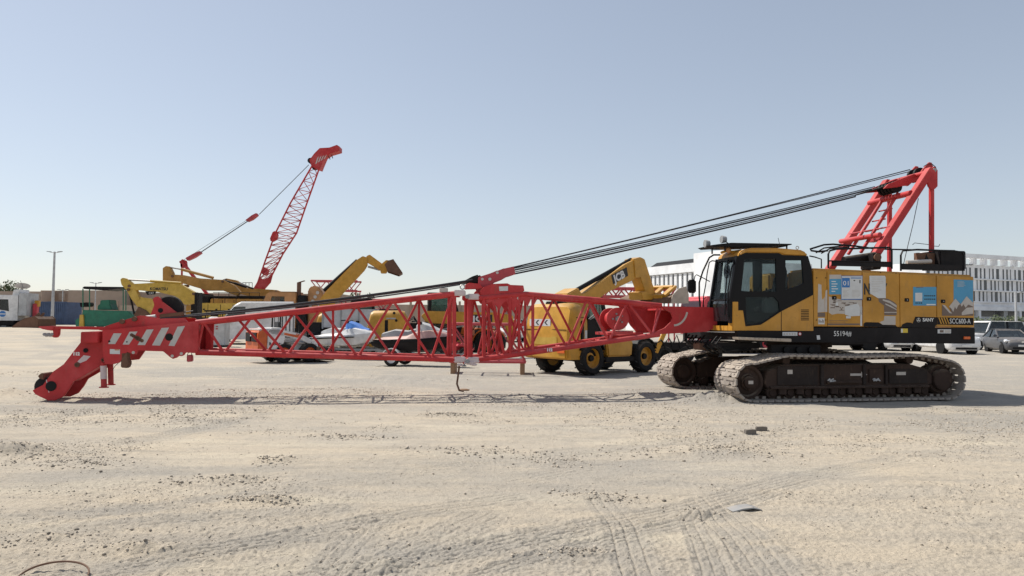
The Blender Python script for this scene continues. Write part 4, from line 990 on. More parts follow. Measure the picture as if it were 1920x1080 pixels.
# winch inside the foot section
a = CR.p3(1151, 598, 0)
wn = MB().lathe((a.x, 0, a.z), [(.03, -.30), (.26, -.30), (.26, -.26), (.17, -.25), (.17, .25), (.26, .26), (.26, .30), (.03, .30)], 30).build('boom_winch', 'crane_red', crane, smooth=True)
for k in range(5):
    t = k*2*math.pi/5; MB().cyl((a.x+.12*math.cos(t), .31, a.z+.12*math.sin(t)), 'y', .022, .03, 10).build('bolt', 'grey_paint', wn)
MB().lathe((a.x, .31, a.z), [(.01, 0), (.07, 0), (.06, .05), (.01, .05)], 16).build('hub_cap', 'grey_paint', wn, smooth=True)
MB().bar((a.x-.3, 0, a.z-.30), (a.x+.3, 0, a.z-.34), 1.0, .06).build('winch_base', 'crane_red', wn)
# bridle frame standing on the boom joint
for v0, v1, vp in ((BV-.10, BV-.04, BV), (-BV+.04, -BV+.10, BV)):
    MB().prism([CR.q(a, b, vp) for a, b in ((900, 546), (908, 538), (924, 532), (952, 531), (958, 534), (982, 535), (984, 545), (978, 549), (1003, 554), (998, 558), (990, 575), (983, 562), (976, 566), (968, 575), (964, 586), (958, 575), (950, 564), (942, 570), (937, 582), (930, 572), (924, 566), (914, 568), (908, 560))], v0, v1).build('joint_gusset', 'crane_red', footlat, bevel=.005)
MB().prism([CR.q(a, b, BV) for a, b in ((936, 537), (953, 536.5), (953, 545), (937, 545.5))], BV-.039, BV-.035).build('maker_plate', 'paper', footlat)
for px, py in ((935, 557), (973, 559), (957, 557)):
    a = CR.q(px, py, BV); MB().cyl((a[0], BV-.038, a[1]), 'y', .035, .008, 14).build('pin_eye', 'decal_grey', footlat)
for px, y in ((941, -.2), (941, .2)): pass
for v0 in (-.40, -.12, .12, .36):
    bp = MB().prism([CR.q(a, b, .3) for a, b in ((896, 520), (915, 514), (940, 505), (962, 500), (965, 515), (950, 519), (938, 526), (925, 531), (910, 545), (902, 548), (896, 535))], v0, v0+.05).build('bridle_frame', 'crane_red_faded', crane, bevel=.006)
    if v0 > .3:
        for px, py, r in ((931, 512, .03), (917, 524, .035), (903, 524, .03)):
            a = CR.q(px, py, .3); MB().cyl((a[0], v0+.06, a[1]), 'y', r, .03, 14).build('pin', 'stripe_grey', bp)
for px, py, r in ((931, 512, .05), (917, 524, .06), (903, 526, .05)):
    a = CR.p3(px, py, .3); MB().tube((a.x, .40, a.z), (a.x, -.40, a.z), r, 12).build('cross_pin', 'frame_black', crane)
for vv in np.linspace(-.3, .3, 5):
    a = CR.p3(945, 511, .3); MB().lathe((a.x, vv+.02, a.z), [(.03, -.025), (.09, -.025), (.085, 0), (.09, .025), (.03, .025)], 18).build('sheave', 'dark', crane, smooth=True)
MB().prism([CR.q(a, b, .3) for a, b in ((868, 528), (886, 518), (898, 514), (905, 520), (898, 532), (884, 532))], -.3, .3).build('rope_socket', 'frame_black', crane, bevel=.03)
MB().prism([CR.q(a, b, .5) for a, b in ((873, 534), (880, 530), (900, 532), (908, 541), (873, 542))], .2, .5).build('stop_plate', 'crane_red', footlat, bevel=.01)
for px, py, mt in ((832, 545, 'decal_grey'), (867, 538, 'bright_steel')):
    a = CR.p3(px, py, BV-.1); m = MB()
    if px > 850:
        for k in range(12): m.tube(a + Vector((.05*math.cos(k*math.pi/6), 0, .05*math.sin(k*math.pi/6))), a + Vector((.05*math.cos((k+1)*math.pi/6), 0, .05*math.sin((k+1)*math.pi/6))), .014, 5)
        m.build('lifting_eye', mt, footlat)
    else: m.box(a.x-.09, a.x+.09, BV-.2, BV-.05, a.z-.04, a.z+.06); m.build('rope_guide', mt, footlat, bevel=.01)
# ---------------- pendant ropes
def rope(a, b, va, vb, r, sag=.02, nm='pendant_rope'):
    A, B_ = CR.p3(a[0], a[1], va), CR.p3(b[0], b[1], vb); pts = []
    for k in range(17):
        t = k/16; p = A.lerp(B_, t); p.z -= sag*4*t*(1-t); pts.append(p)
    return MB().path(pts, r, 6).build(nm, 'cable', crane, smooth=True)
rope((1706, 318), (962, 501), 0, .1, .013, .03, 'hoist_line'); rope((1712, 320), (962, 502), -.3, -.2, .011, .02, 'hoist_line')
for pa, pb, vv, r in (((1640, 350), (962, 503.5), .1, .012), ((1634, 355), (962, 507), .14, .017), ((1618, 362), (962, 510.5), .1, .012), ((1604, 368.5), (962, 514), .12, .020), ((1634, 354), (962, 506), -.22, .012)):
    rope(pa, pb, vv, vv, r, .05)
for vv, dy in ((.36, 0), (-.36, 2)):
    rope((886, 525 + dy), (345, 592 + dy), vv, vv, .022, .05)
    m = MB(); a, b = CR.p3(886, 525+dy, vv), CR.p3(345, 592+dy, vv)
rope((872, 532), (300, 597), .42, .45, .016, .08)
# hook line loops at the tip
m = MB(); m.path(PX([(250, 597), (300, 594), (340, 586), (362, 583)], .1), .012, 5); m.build('hoist_line', 'cable', crane)
# ================================================================== shared builders for the machines behind
def wheel(parent, c, r, w, rim='loader_yellow', rr=.55, side=-1, lugs=0, n=26, name='wheel'):
    """tyre with rim and hub; side tells which way the outer face looks along y"""
    c = Vector(c); h = w/2
    t = MB().lathe(c, [(r*rr, -h*.8), (r*rr*1.05, -h*.95), (r*.86, -h), (r*.97, -h*.72), (r, -h*.4), (r, h*.4), (r*.97, h*.72), (r*.86, h), (r*rr*1.05, h*.95), (r*rr, h*.8)], n, ring=True)
    for k in range(lugs):
        a = 2*math.pi*k/lugs
        for s, o in ((1, 0), (-1, math.pi/lugs)):
            p = c + Vector((r*math.cos(a+o), s*h*.08, r*math.sin(a+o))); q = c + Vector((r*.99*math.cos(a+o+.16), s*h*.9, r*.99*math.sin(a+o+.16)))
            t.bar(p, q, r*.07, r*.05, (math.cos(a+o), 0, math.sin(a+o)))
    o = t.build(name, 'rubber', parent, smooth=True)
    MB().lathe(c, [(r*.05, side*h*.25), (r*rr*.55, side*h*.25), (r*rr*.62, side*h*.1), (r*rr*.9, side*h*.2), (r*rr*1.02, side*h*.86), (r*rr*1.0, -side*h*.7), (r*.05, -side*h*.7)], n).build('rim', rim, o, smooth=True)
    MB().lathe(c, [(.01, side*h*.26), (r*rr*.34, side*h*.26), (r*rr*.30, side*h*.62), (.01, side*h*.62)], 14).build('hub', 'dark', o, smooth=True)
    return o
def fpoly(F, pts, v): return [F.q(a, b, v) for a, b in pts]
def slab(F, pts, v, v0, v1, name, mat, parent, bevel=.01, **k): return MB().prism(fpoly(F, pts, v), v0, v1).build(name, mat, parent, bevel=bevel, **k)
def ftext(F, s, px, py, hpx, wpx, v, mat, parent, bold=.0, ang=0.0):
    o = F.p3(px, py, v); h = F.q(px, py-hpx, v)[1] - o.z; e = F.p3(px+wpx, py, v); w = abs(e.x-o.x); sx = 1 if e.x > o.x else -1
    xd = Vector((sx*math.cos(ang), 0, math.sin(ang))); zd = Vector((-sx*math.sin(ang), 0, math.cos(ang)))
    return text(s, h/.7, mat, parent, o, xd, zd, bold=bold, width=w, extrude=.004)

# ------------------------------------------------------------------ telehandlers
def telehandler(label, F, boom, bv, body_z=2.1, rear=-1.95, front=1.75, wb=1.3, tr=.88, wr=.5, bucket=None, cabz=2.35, plate=False, dep=1.05, cx=0.0, ww=.38):
    """F: frame, x forward, right side (-y) toward the camera; boom: dict of pixel outlines on plane y = bv"""
    t = thing('telehandler', label, 'telehandler', F.loc, F.rz, 'yellow telehandlers')
    y = 'loader_yellow'
    MB().prism([(rear+.25, .45), (front-.15, .45), (front-.1, .95), (front-.7, 1.05), (-.2, 1.0), (rear+.2, 1.0)], -.42, .42).build('chassis', 'frame_black', t, bevel=.02)
    # rear counterweight body with rounded back
    pr = [(rear, .62), (rear+.05, .50), (rear+dep-.05, .50), (rear+dep, 1.0), (rear+dep, body_z-.45), (rear+dep-.2, body_z-.05), (rear+dep-.4, body_z), (rear+.22, body_z-.02), (rear+.10, body_z-.12), (rear-.04, 1.35)]
    rgs = []
    for yy, dx, dz in ((-.99, .05, .34), (-.93, .0, .14), (-.80, .0, .02), (-.25, -.02, .0), (.25, -.02, .0), (.80, .0, .02), (.93, .0, .14), (.99, .05, .34)):
        rgs.append([Vector((x + (dx if x < rear+.2 else -dx), yy, z - dz*max(0, (z-1.2)/(body_z-1.2)))) for x, z in pr])
    MB().loft(rgs).build('rear_body', y, t, smooth=True)
    MB().box(rear+dep*.25, rear+dep*.8, -.30, .30, body_z-.10, body_z+.05).build('boom_cradle', 'frame_black', t, bevel=.03)
    MB().box(rear-.10, rear+.02, -.95, .95, .52, .86).build('rear_bumper', y, t, bevel=.04)
    MB().box(rear-.047, rear-.03, -.9, .9, 1.40, 1.42).build('panel_seam', 'dark', t)
    MB().box(rear+dep, rear+dep+.55, -.60, .05, .6, body_z-.55).build('engine_bay', 'frame_black', t, bevel=.05)
    for k in range(6): MB().path([(rear+dep-.1, -.5+k*.1, body_z-.5), (rear+dep+.2, -.55+k*.1, body_z-.35+.05*(k % 3)), (rear+dep+.5, -.5+k*.1, body_z-.7), (rear+dep+.55, -.5+k*.1, 1.0)], .025, 6).build('hose', 'dark', t)
    # engine side pod between the wheels, on the near side
    MB().prism([(-.55, .55), (.62, .55), (.68, 1.02), (.5, 1.20), (-.5, 1.22), (-.62, 1.0)], -1.02, -.45).build('engine_pod', y, t, bevel=.05, seg=3)
    MB().box(-.66, .78, -1.0, -.40, .38, .545).build('pod_skirt', 'frame_black', t, bevel=.03)
    MB().prism([(-.5, 1.23), (.5, 1.21), (.4, 1.36), (-.4, 1.38)], -.9, -.40).build('engine_hood', 'frame_black', t, bevel=.05)
    # cab on the far side
    co = [(-.75, 1.0), (.70, 1.0), (.80, 1.35), (.45, cabz-.08), (.30, cabz), (-.62, cabz), (-.76, cabz-.12)]
    hole1 = [(-.62, 1.35), (.60, 1.32), (.33, cabz-.16), (-.60, cabz-.16)]
    co = [(a+cx, b) for a, b in co]; hole1 = [(a+cx, b) for a, b in hole1]
    cb = MB().plate(co, [hole1], .10, .15).build('cab', 'frame_black', t)
    MB().plate(co, [hole1], .88, .93).build('cab_side', 'frame_black', cb)
    MB().prism(hole1, .12, .13).build('side_window', 'green_pane', cb); MB().prism(hole1, .90, .91).build('side_window', 'green_pane', cb)
    MB().box(-.78+cx, .42+cx, .09, .94, cabz-.03, cabz+.06).build('cab_roof', 'frame_black', cb, bevel=.03)
    MB().add([(.79+cx, .14, 1.33), (.79+cx, .88, 1.33), (.44+cx, .88, cabz-.05), (.44+cx, .14, cabz-.05)], [(0, 1, 2, 3)]).build('windscreen', 'green_pane', cb)
    MB().add([(-.755+cx, .14, 1.33), (-.755+cx, .88, 1.33), (-.755+cx, .88, cabz-.1), (-.755+cx, .14, cabz-.1)], [(0, 1, 2, 3)]).build('rear_window', 'green_pane', cb)
    MB().box(-.4+cx, .0+cx, .3, .7, 1.15, 1.75).build('seat', 'seat_cloth', cb, bevel=.05)
    for sx in (-wb, wb):
        for sy in (-1, 1): wheel(t, (sx, sy*tr, wr), wr, ww, y, .58, sy, lugs=14)
        MB().box(sx-.14, sx+.14, -tr+.1, tr-.1, wr-.12, wr+.12).build('axle', 'frame_black', t, bevel=.03)
    for sx, sgn in ((-wb, 1), (wb, 1)):
        m = MB(); pts = [(sx + (wr+.09)*math.cos(a), (wr+.09)*math.sin(a)+wr) for a in np.linspace(R(25), R(155), 9)]; inn = [(sx + (wr+.06)*math.cos(a), (wr+.06)*math.sin(a)+wr) for a in np.linspace(R(155), R(25), 9)]
        m.prism(pts + inn, -tr-.18, -tr+.2); m.build('mudguard', 'black_plastic', t)
    # lamps and plates at the back
    for sy in (-.75, .75):
        MB().box(rear-.125, rear-.095, sy-.16, sy+.16, .70, .80).build('tail_lamp', 'lamp_orange', t, bevel=.01)
    if plate:
        MB().box(rear-.034, rear-.02, -.2, .75, 1.52, 1.74).build('chevron_board', 'paper', t)
        MB().box(rear-.05, rear-.035, -.5, .5, .95, 1.2).build('plate_panel', 'digger_yellow', t)
        for k in range(4):
            MB().add([(rear-.036, -.1+k*.2, 1.55), (rear-.036, .0+k*.2, 1.63), (rear-.036, -.1+k*.2, 1.71), (rear-.036, -.03+k*.2, 1.71), (rear-.036, .07+k*.2, 1.63), (rear-.036, -.03+k*.2, 1.55)], [(0, 1, 2, 3, 4, 5)]).build('chevron', 'ink_white' if k % 2 else 'ink_black', t)
    # boom
    bw = .19
    if boom:
        for nm, pts, e, mat in boom['plates']:
            MB().prism(fpoly(F, pts, bv-bw), bv-bw-e, bv+bw+e).build(nm, mat, t, bevel=.02)
        for nm, a, b, r, mat in boom['rods']:
            MB().tube(F.p3(*a, bv), F.p3(*b, bv), r, 12).build(nm, mat, t, smooth=True)
    if bucket:
        pts, w0, w1, mat = bucket
        bk = fpoly(F, pts, bv); n = len(bk)
        m = MB(); m.prism(bk, w0, w0+.03); b0 = m.build('bucket', mat, t)
        MB().prism(bk, w1-.03, w1).build('bucket_side', mat, b0)
        m = MB()
        for k in range(n-1):
            a, b = Vector((bk[k][0], 0, bk[k][1])), Vector((bk[k+1][0], 0, bk[k+1][1]))
            m.add([(a.x, w0+.03, a.z), (a.x, w1-.03, a.z), (b.x, w1-.03, b.z), (b.x, w0+.03, b.z)], [(0, 1, 2, 3)])
        m.build('bucket_shell', mat, b0)
    return t
# beside the crane: boom half raised, bucket folded on its end
FC = Frame((2.83, 24.93, 0), R(41))
boomC = {'plates': [
    ('boom', [(1052, 600), (1040, 575), (1060, 558), (1098, 549), (1172, 496), (1184, 490), (1197, 484), (1206, 489), (1206, 505), (1190, 524), (1174, 532), (1140, 548), (1100, 577), (1075, 600)], 0, 'loader_yellow'),
    ('boom_head', [(1187, 486), (1200, 482), (1208, 486), (1222, 530), (1228, 548), (1222, 557), (1211, 556), (1206, 540), (1199, 520), (1190, 522)], .03, 'loader_yellow')],
    'rods': [('hose_tube', (1072, 549), (1183, 487), .075, 'dark'), ('ram', (1030, 640), (1085, 585), .06, 'frame_black'), ('tilt_ram', (1196, 505), (1207, 545), .07, 'rust')]}
tC = telehandler('yellow telehandler with raised boom lettered JCB beside the crane', FC, boomC, 0.0, body_z=2.25, rear=-2.3, plate=True, dep=.85, wr=.53, ww=.42, cabz=2.55)
# carriage and bucket at the boom end (seen from its back)
MB().prism(fpoly(FC, [(1252, 569), (1256, 558), (1270, 551), (1289, 554), (1289, 568)], -1.0), -1.0, 1.3).build('bucket', 'rust', tC, bevel=.02)
MB().prism(fpoly(FC, [(1256, 569), (1260, 553), (1271, 541), (1285, 537), (1289.5, 552), (1289.5, 569)], -1.0), -1.05, -1.002).build('bucket_cheek', 'tread_plate', tC, bevel=.01)  # cheek paler than the bucket: its sunlit look put into the colour
for px, py, r, y1_ in ((1262, 538, .07, .75), (1244, 556, .10, .80)):
    a = FC.p3(px, py, -.68); MB().tube(a, (a.x, y1_, a.z), r, 12).build('carriage_bar', 'loader_yellow', tC, smooth=True)
for v_ in (-.68, -.2, .3, .74):
    o_ = FC.p3(1244, 556, -.68); e_ = FC.p3(1264, 537, -.68); MB().bar((o_.x-.02, v_, o_.z), (e_.x+.02, v_, e_.z), .10, .20, (0, 1, 0)).build('carriage_plate', 'loader_yellow', tC, bevel=.01)
MB().prism(fpoly(FC, [(1202, 548), (1212, 546), (1226, 556), (1224, 562), (1206, 562)], -.3), -.3, .3).build('carriage_arm', 'loader_yellow', tC, bevel=.02)
bs = FC.q(1148, 534, -.19)
MB().prism(fpoly(FC, [(1146, 516), (1175, 501), (1177.5, 517), (1149.5, 533)], -.19), -.1945, -.190).build('name_board', 'ink_black', tC)
a0 = FC.p3(1152, 530, -.1985); a1 = FC.p3(1173, 518, -.1985); ang = math.atan2(a1.z-a0.z, a1.x-a0.x)
text('JCB', .36, 'ink_white', tC, a0 + Vector((.03, 0, .0)), (math.cos(ang), 0, math.sin(ang)), (-math.sin(ang), 0, math.cos(ang)), bold=.015, width=(a1-a0).length, extrude=.002)
MB().box(-1.80, -1.66, -1.03, -.975, .85, 1.70).build('side_vent', 'dark', tC, bevel=.03)
MB().prism([(-1.45, .55), (-.68, .55), (-.68, 1.2), (-.95, 1.75), (-1.45, 1.85)], -.93, -.45).build('pump_bay', 'frame_black', tC, bevel=.04)
for k in range(7): MB().path([(-1.4, -.96+.03*k, 1.75-.03*k), (-1.1, -1.0+.03*k, 1.95-.06*k), (-.8, -.98+.02*k, 1.5-.05*k), (-.7, -.95, .9)], .022, 6).build('hose', 'rubber' if k % 2 else 'grey_paint', tC)
MB().box(-2.0, -1.5, -1.0, -.985, 1.78, 1.80).build('panel_seam', 'dark', tC)
MB().prism([(-1.75, 2.10), (-1.0, 1.75), (-.7, 2.2), (-1.2, 2.75), (-1.7, 2.55)], -.32, .32).build('boom_pivot', 'loader_yellow', tC, bevel=.03)
MB().box(-1.62, -1.52, -1.005, -.985, 1.15, 1.4).build('sticker', 'paper', tC)
# lowered boom machine behind the jet skis
FB_ = Frame((-3.75, 33.5, 0), R(9))
boomB = {'plates': [('boom', [(790, 592), (800, 583), (930, 586), (950, 590), (952, 606), (930, 610), (800, 606)], .02, 'loader_yellow'), ('boom_head', [(944, 588), (962, 592), (968, 625), (955, 640), (948, 610)], .0, 'loader_yellow')],
         'rods': [('ram', (820, 620), (890, 606), .06, 'bright_steel')]}
tB = telehandler('yellow telehandler with lowered boom parked behind the red jet ski', FB_, boomB, -.05, body_z=2.08, rear=-2.6, dep=1.75, cx=.75, cabz=2.85)
slab(FB_, [(884, 590), (923, 590), (923, 604), (884, 604)], -.27, -.275, -.27, 'name_board', 'ink_black', tB, 0)
ftext(FB_, 'JCB', 886, 603, 11, 34, -.279, 'ink_white', tB, .01)
MB().box(-1.9, -1.76, -1.0, -.985, .95, 1.65).build('side_slot', 'dark', tB, bevel=.03)
slab(FB_, [(724, 596), (742, 596), (742, 599), (724, 599)], -.98, -.99, -.982, 'sticker', 'paper', tB, 0)
for px, py in ((739, 587), (743, 601)): 
    a = FB_.p3(px, py, -.985); MB().cyl(a, 'y', .06, .012, 14).build('hole', 'dark', tB)
# machine far back with boom up and bucket tipped forward
FA = Frame((-8.6, 41, 0), R(8))
boomA = {'plates': [
    ('boom', [(598, 590), (599, 562), (611, 546), (668, 488), (680, 480), (689, 483), (689, 497), (683, 507), (640, 553), (628, 568), (624, 590)], 0, 'loader_yellow'),
    ('boom_head', [(684, 490), (687, 480), (693, 477), (716, 494), (720, 501), (716, 509), (709, 505), (690, 493)], -.05, 'loader_yellow'),
    ('carriage', [(712, 498), (724, 488), (732, 489), (731, 500), (724, 512), (714, 512)], .2, 'loader_yellow')],
    'rods': [('hose_tube', (607, 545), (670, 488), .10, 'dark'), ('tilt_ram', (690, 500), (712, 506), .06, 'bright_steel')]}
tA = telehandler('yellow telehandler with boom raised high and grey bucket tipped over the yard', FA, boomA, 0.0, body_z=2.0, cabz=2.75, cx=.5,
                 bucket=([(727, 510), (722, 498), (728, 491), (738, 488), (755, 513), (748, 517)], -.85, .85, 'rust'))

# ------------------------------------------------------------------ skid steer loader
FK = Frame((-8.62, 29.2, 0), R(38))
sk = thing('skid_steer_loader', 'orange and white skid steer loader seen through the lattice boom', 'loader', FK.loc, FK.rz)
MB().prism([(-1.35, .30), (-1.30, .22), (.55, .22), (.75, .40), (.60, .75), (-.2, .95), (-1.30, .95)], -.44, .44).build('chassis', 'white_paint', sk, bevel=.03)
MB().prism([(-1.52, .42), (-1.46, .34), (-1.16, .34), (-1.16, 1.28), (-1.40, 1.30), (-1.50, 1.20)], -.72, .72).build('tailgate', 'bob_orange', sk, bevel=.04, seg=3)
for y0_ in (-.58, .08): MB().box(-1.56, -1.49, y0_, y0_+.50, .80, 1.14).build('grille', 'dark', sk, bevel=.01)
MB().box(-1.565, -1.50, -.06, .06, 1.0, 1.16).build('latch_plate', 'white_paint', sk, bevel=.01)
for sy in (-.62, .62): MB().box(-1.53, -1.49, sy-.06, sy+.06, .9, 1.12).build('tail_lamp', 'lamp_orange', sk, bevel=.01)
MB().box(-1.56, -1.50, -.70, .70, .36, .50).build('rear_bumper', 'bob_orange', sk, bevel=.02)
MB().prism([(-1.48, 1.28), (-1.16, 1.30), (-.65, 1.34), (-.65, 1.22), (-1.45, 1.18)], -.70, .70).build('engine_cover', 'white_paint', sk, bevel=.02)
for sy in (-1, 1):
    y0, y1 = sorted((sy*.46, sy*.74))
    MB().prism([(-1.18, .55), (-.62, .50), (-.50, .95), (-.60, 1.30), (-1.15, 1.28)], y0, y1).build('lift_tower', 'white_paint', sk, bevel=.02)
    MB().prism([(-1.20, 1.22), (-1.0, 1.34), (.10, 1.10), (.75, .78), (.92, .42), (.80, .38), (.62, .62), (.05, .92), (-1.05, 1.10)], y0 if sy < 0 else y1-.14, y0+.14 if sy < 0 else y1).build('lift_arm', 'white_paint', sk, bevel=.015)
    MB().tube((-.85, sy*.60, .85), (.35, sy*.60, .72), .045, 10).build('lift_ram', 'bright_steel', sk, smooth=True)
    for sx in (-.52, .50): wheel(sk, (sx, sy*.62, .385), .385, .28, 'bob_orange', .52, sy, lugs=12)
cg = MB()
for y in (-.42, .42):
    cg.path([(-.60, y, .95), (-.58, y, 1.95), (.30, y, 1.95), (.52, y, 1.30), (.50, y, .80)], .035, 6)
cagep = cg.build('cab_cage', 'frame_black', sk)
MB().box(-.62, .34, -.46, .46, 1.93, 2.0).build('cab_roof', 'pale_grey', sk, bevel=.03)
for y in (-.42, .42):
    for k in range(6): MB().tube((-.50+k*.15, y, 1.0), (-.50+k*.15, y, 1.93), .012, 5).build('cage_bar', 'frame_black', cagep)
MB().prism([(-.55, .9), (-.1, .9), (-.1, 1.0), (-.42, 1.05), (-.5, 1.55), (-.6, 1.55)], -.25, .25).build('seat', 'seat_cloth', sk, bevel=.03)
MB().prism([(.70, .10), (1.45, .04), (1.47, .07), (.85, .42), (.82, .60), (.74, .60)], -.85, .85).build('bucket', 'rust', sk, bevel=.01)
MB().prism([(.10, 1.02), (-.55, 1.15), (-.55, 1.06), (.05, .94)], -.745, -.742).build('stripe', 'bob_orange', sk)
text('Bobcat', .15, 'ink_black', sk, (-1.12, -.745, .68), (1, 0, 0), (0, 0, 1), bold=.006)
text('S300', .11, 'bob_orange', sk, (-.1, -.748, 1.04), (1, 0, -.22), (.22, 0, 1), bold=.004)

# ------------------------------------------------------------------ jet skis on trailers
def jet_ski(F, label, deck, seat, hood, hull='white_paint', s=1.0, z0=.45, group='jet skis on trailers'):
    t = thing('jet_ski', label, 'jet ski', F.loc, F.rz, group)
    st = [(-1.5, .45, .20, .42), (-1.2, .55, .10, .48), (-.5, .60, .05, .52), (.3, .58, .05, .55), (.9, .46, .10, .60), (1.3, .28, .25, .64), (1.55, .06, .50, .68)]
    rg = []
    for x, w, zb_, zt_ in st: rg.append([Vector((x, y*w, z0 + z))*1.0 for y, z in ((-.15, zb_), (-.8, zb_+.12*(1-.3)), (-1, zt_-.06), (-.98, zt_), (.98, zt_), (1, zt_-.06), (.8, zb_+.08), (.15, zb_))])
    MB().loft(rg).build('hull', hull, t, smooth=True)
    rg = []
    for x, w, zt_ in ((-1.45, .40, .48), (-1.1, .42, .60), (-.2, .40, .66), (.25, .40, .84), (.7, .40, .90), (1.15, .26, .80), (1.48, .08, .70)):
        rg.append([Vector((x, y*w, z0+z)) for y, z in ((-1.1, .50), (-.85, zt_-.06), (-.4, zt_), (.4, zt_), (.85, zt_-.06), (1.1, .50))])
    MB().loft(rg).build('deck', deck, t, smooth=True)
    rg = [[Vector((x, y*w, z0+z)) for y, z in ((-1, .6), (-.8, zt_-.05), (0, zt_), (.8, zt_-.05), (1, .6))] for x, w, zt_ in ((-1.2, .2, .74), (-.7, .22, .88), (-.2, .20, .84), (.1, .16, .92))]
    MB().loft(rg).build('saddle', seat, t, smooth=True)
    rg = [[Vector((x, y*w, z0+z)) for y, z in ((-1, .78), (-.8, zt_-.06), (0, zt_), (.8, zt_-.06), (1, .78))] for x, w, zt_ in ((.12, .18, 1.06), (.3, .27, 1.16), (.6, .30, 1.08), (1.0, .2, .90), (1.25, .08, .84))]
    MB().loft(rg).build('cowl', hood, t, smooth=True)
    MB().path([(.05, -.38, z0+1.16), (.12, -.2, z0+1.18), (.18, 0, z0+1.12), (.12, .2, z0+1.18), (.05, .38, z0+1.16)], .025, 6).build('handlebar', 'black_plastic', t)
    for sy in (-1, 1):
        MB().box(.28, .40, sy*.34-.07, sy*.34+.07, z0+1.05, z0+1.16).build('mirror', 'black_plastic', t, bevel=.02)
        MB().prism([(-1.5, z0+.40), (.9, z0+.52), (.9, z0+.47), (-1.5, z0+.35)], sy*.57-.03, sy*.57+.03).build('rub_rail', 'black_plastic', t)
    return t
def boat_trailer(F, label, rim='white_paint', guard=True):
    t = thing('boat_trailer', label, 'trailer', F.loc, F.rz, 'small boat trailers')
    for sy in (-.42, .42): MB().box(-1.6, 1.1, sy-.035, sy+.035, .40, .46).build('rail', 'grey_paint', t, bevel=.006)
    MB().bar((1.05, .42, .43), (2.2, 0, .43), .06, .07).build('draw_bar', 'grey_paint', t); MB().bar((1.05, -.42, .43), (2.2, 0, .43), .06, .07).build('draw_bar', 'grey_paint', t)
    for x in (-1.5, -.3, .9): MB().box(x-.03, x+.03, -.42, .42, .35, .40).build('cross_bar', 'grey_paint', t)
    MB().tube((-.6, -.62, .29), (-.6, .62, .29), .03, 8).build('axle', 'frame_black', t)
    for sy in (-1, 1):
        wheel(t, (-.6, sy*.68, .29), .29, .17, rim, .60, sy)
        if guard:
            o = [(-.6 + .36*math.cos(a), .30 + .36*math.sin(a)) for a in np.linspace(R(5), R(175), 12)]; i = [(-.6 + .33*math.cos(a), .30 + .33*math.sin(a)) for a in np.linspace(R(175), R(5), 12)]
            MB().prism(o + i, sy*.68-.12, sy*.68+.12).build('mudguard', 'white_paint', t)
    MB().tube((1.9, 0, .43), (1.9, 0, .03), .03, 8).build('jockey_leg', 'grey_paint', t)
    MB().cyl((1.9, 0, .04), 'z', .08, .04, 12).build('foot', 'grey_paint', t)
    return t
FJ = Frame((-3.55, 27.3, 0), R(-12))
boat_trailer(FJ, 'boat trailer with white mudguards carrying the faded red jet ski')
jet_ski(FJ, 'faded red and white jet ski with grey saddle on a trailer', 'ski_pink', 'grey_paint', 'pale_grey', 'frame_black')
FJ2 = Frame((-7.0, 31.6, 0), R(-28))
boat_trailer(FJ2, 'boat trailer carrying the white and blue jet ski', 'grey_paint', False)
jet_ski(FJ2, 'white jet ski with bright blue cowl on a trailer', 'white_paint', 'pale_grey', 'ski_blue', 'white_paint')
FJ3 = Frame((-6.3, 34.2, 0), R(-20))
boat_trailer(FJ3, 'boat trailer carrying the grey jet ski behind the blue one', 'grey_paint', False)
jet_ski(FJ3, 'grey jet ski with dark cowl behind the white and blue one', 'pale_grey', 'seat_cloth', 'grey_paint', 'white_paint')

# ------------------------------------------------------------------ quad bikes
def quad_bike(F, label, col):
    t = thing('quad_bike', label, 'quad bike', F.loc, F.rz, 'quad bikes by the loader')
    MB().prism([(-.6, .42), (.55, .40), (.7, .62), (.35, .80), (.1, .72), (-.55, .74)], -.17, .17).build('body', col, t, bevel=.04, seg=3)
    MB().prism([(-.62, .72), (.08, .70), (.05, .80), (-.3, .84), (-.6, .86)], -.14, .14).build('saddle', 'seat_cloth', t, bevel=.03)
    for sx in (-.55, .58):
        for sy in (-1, 1):
            wheel(t, (sx, sy*.40, .28), .28, .24, 'grey_paint', .45, sy, lugs=10, n=18)
        MB().prism([(sx-.34, .60), (sx+.34, .60), (sx+.28, .70), (sx-.28, .70)], -.54, .54).build('mudguard', col, t, bevel=.02)
    MB().path([(.16, -.36, 1.0), (.24, -.15, 1.02), (.27, 0, .95), (.24, .15, 1.02), (.16, .36, 1.0)], .02, 6).build('handlebar', 'black_plastic', t)
    MB().tube((.27, 0, .95), (.45, 0, .62), .03, 8).build('steering_column', 'black_plastic', t)
    for k in range(4): MB().tube((.42+.09*k, -.36, .76), (.42+.09*k, .36, .76), .012, 5).build('rack_bar', 'black_plastic', t)
    MB().tube((-.5, 0, .28), (.55, 0, .28), .06, 8).build('frame', 'frame_black', t)
    return t
quad_bike(Frame((W(575, 650, 36).x, 36, 0), R(-30)), 'white and black quad bike parked behind the skid steer loader', 'white_paint')
quad_bike(Frame((W(605, 650, 37.5).x, 37.5, 0), R(-60)), 'blue quad bike parked beside the white quad bike', 'ski_blue')
quad_bike(Frame((W(840, 650, 31).x, 31, 0), R(20)), 'red quad bike parked behind the faded red jet ski', 'cab_red')
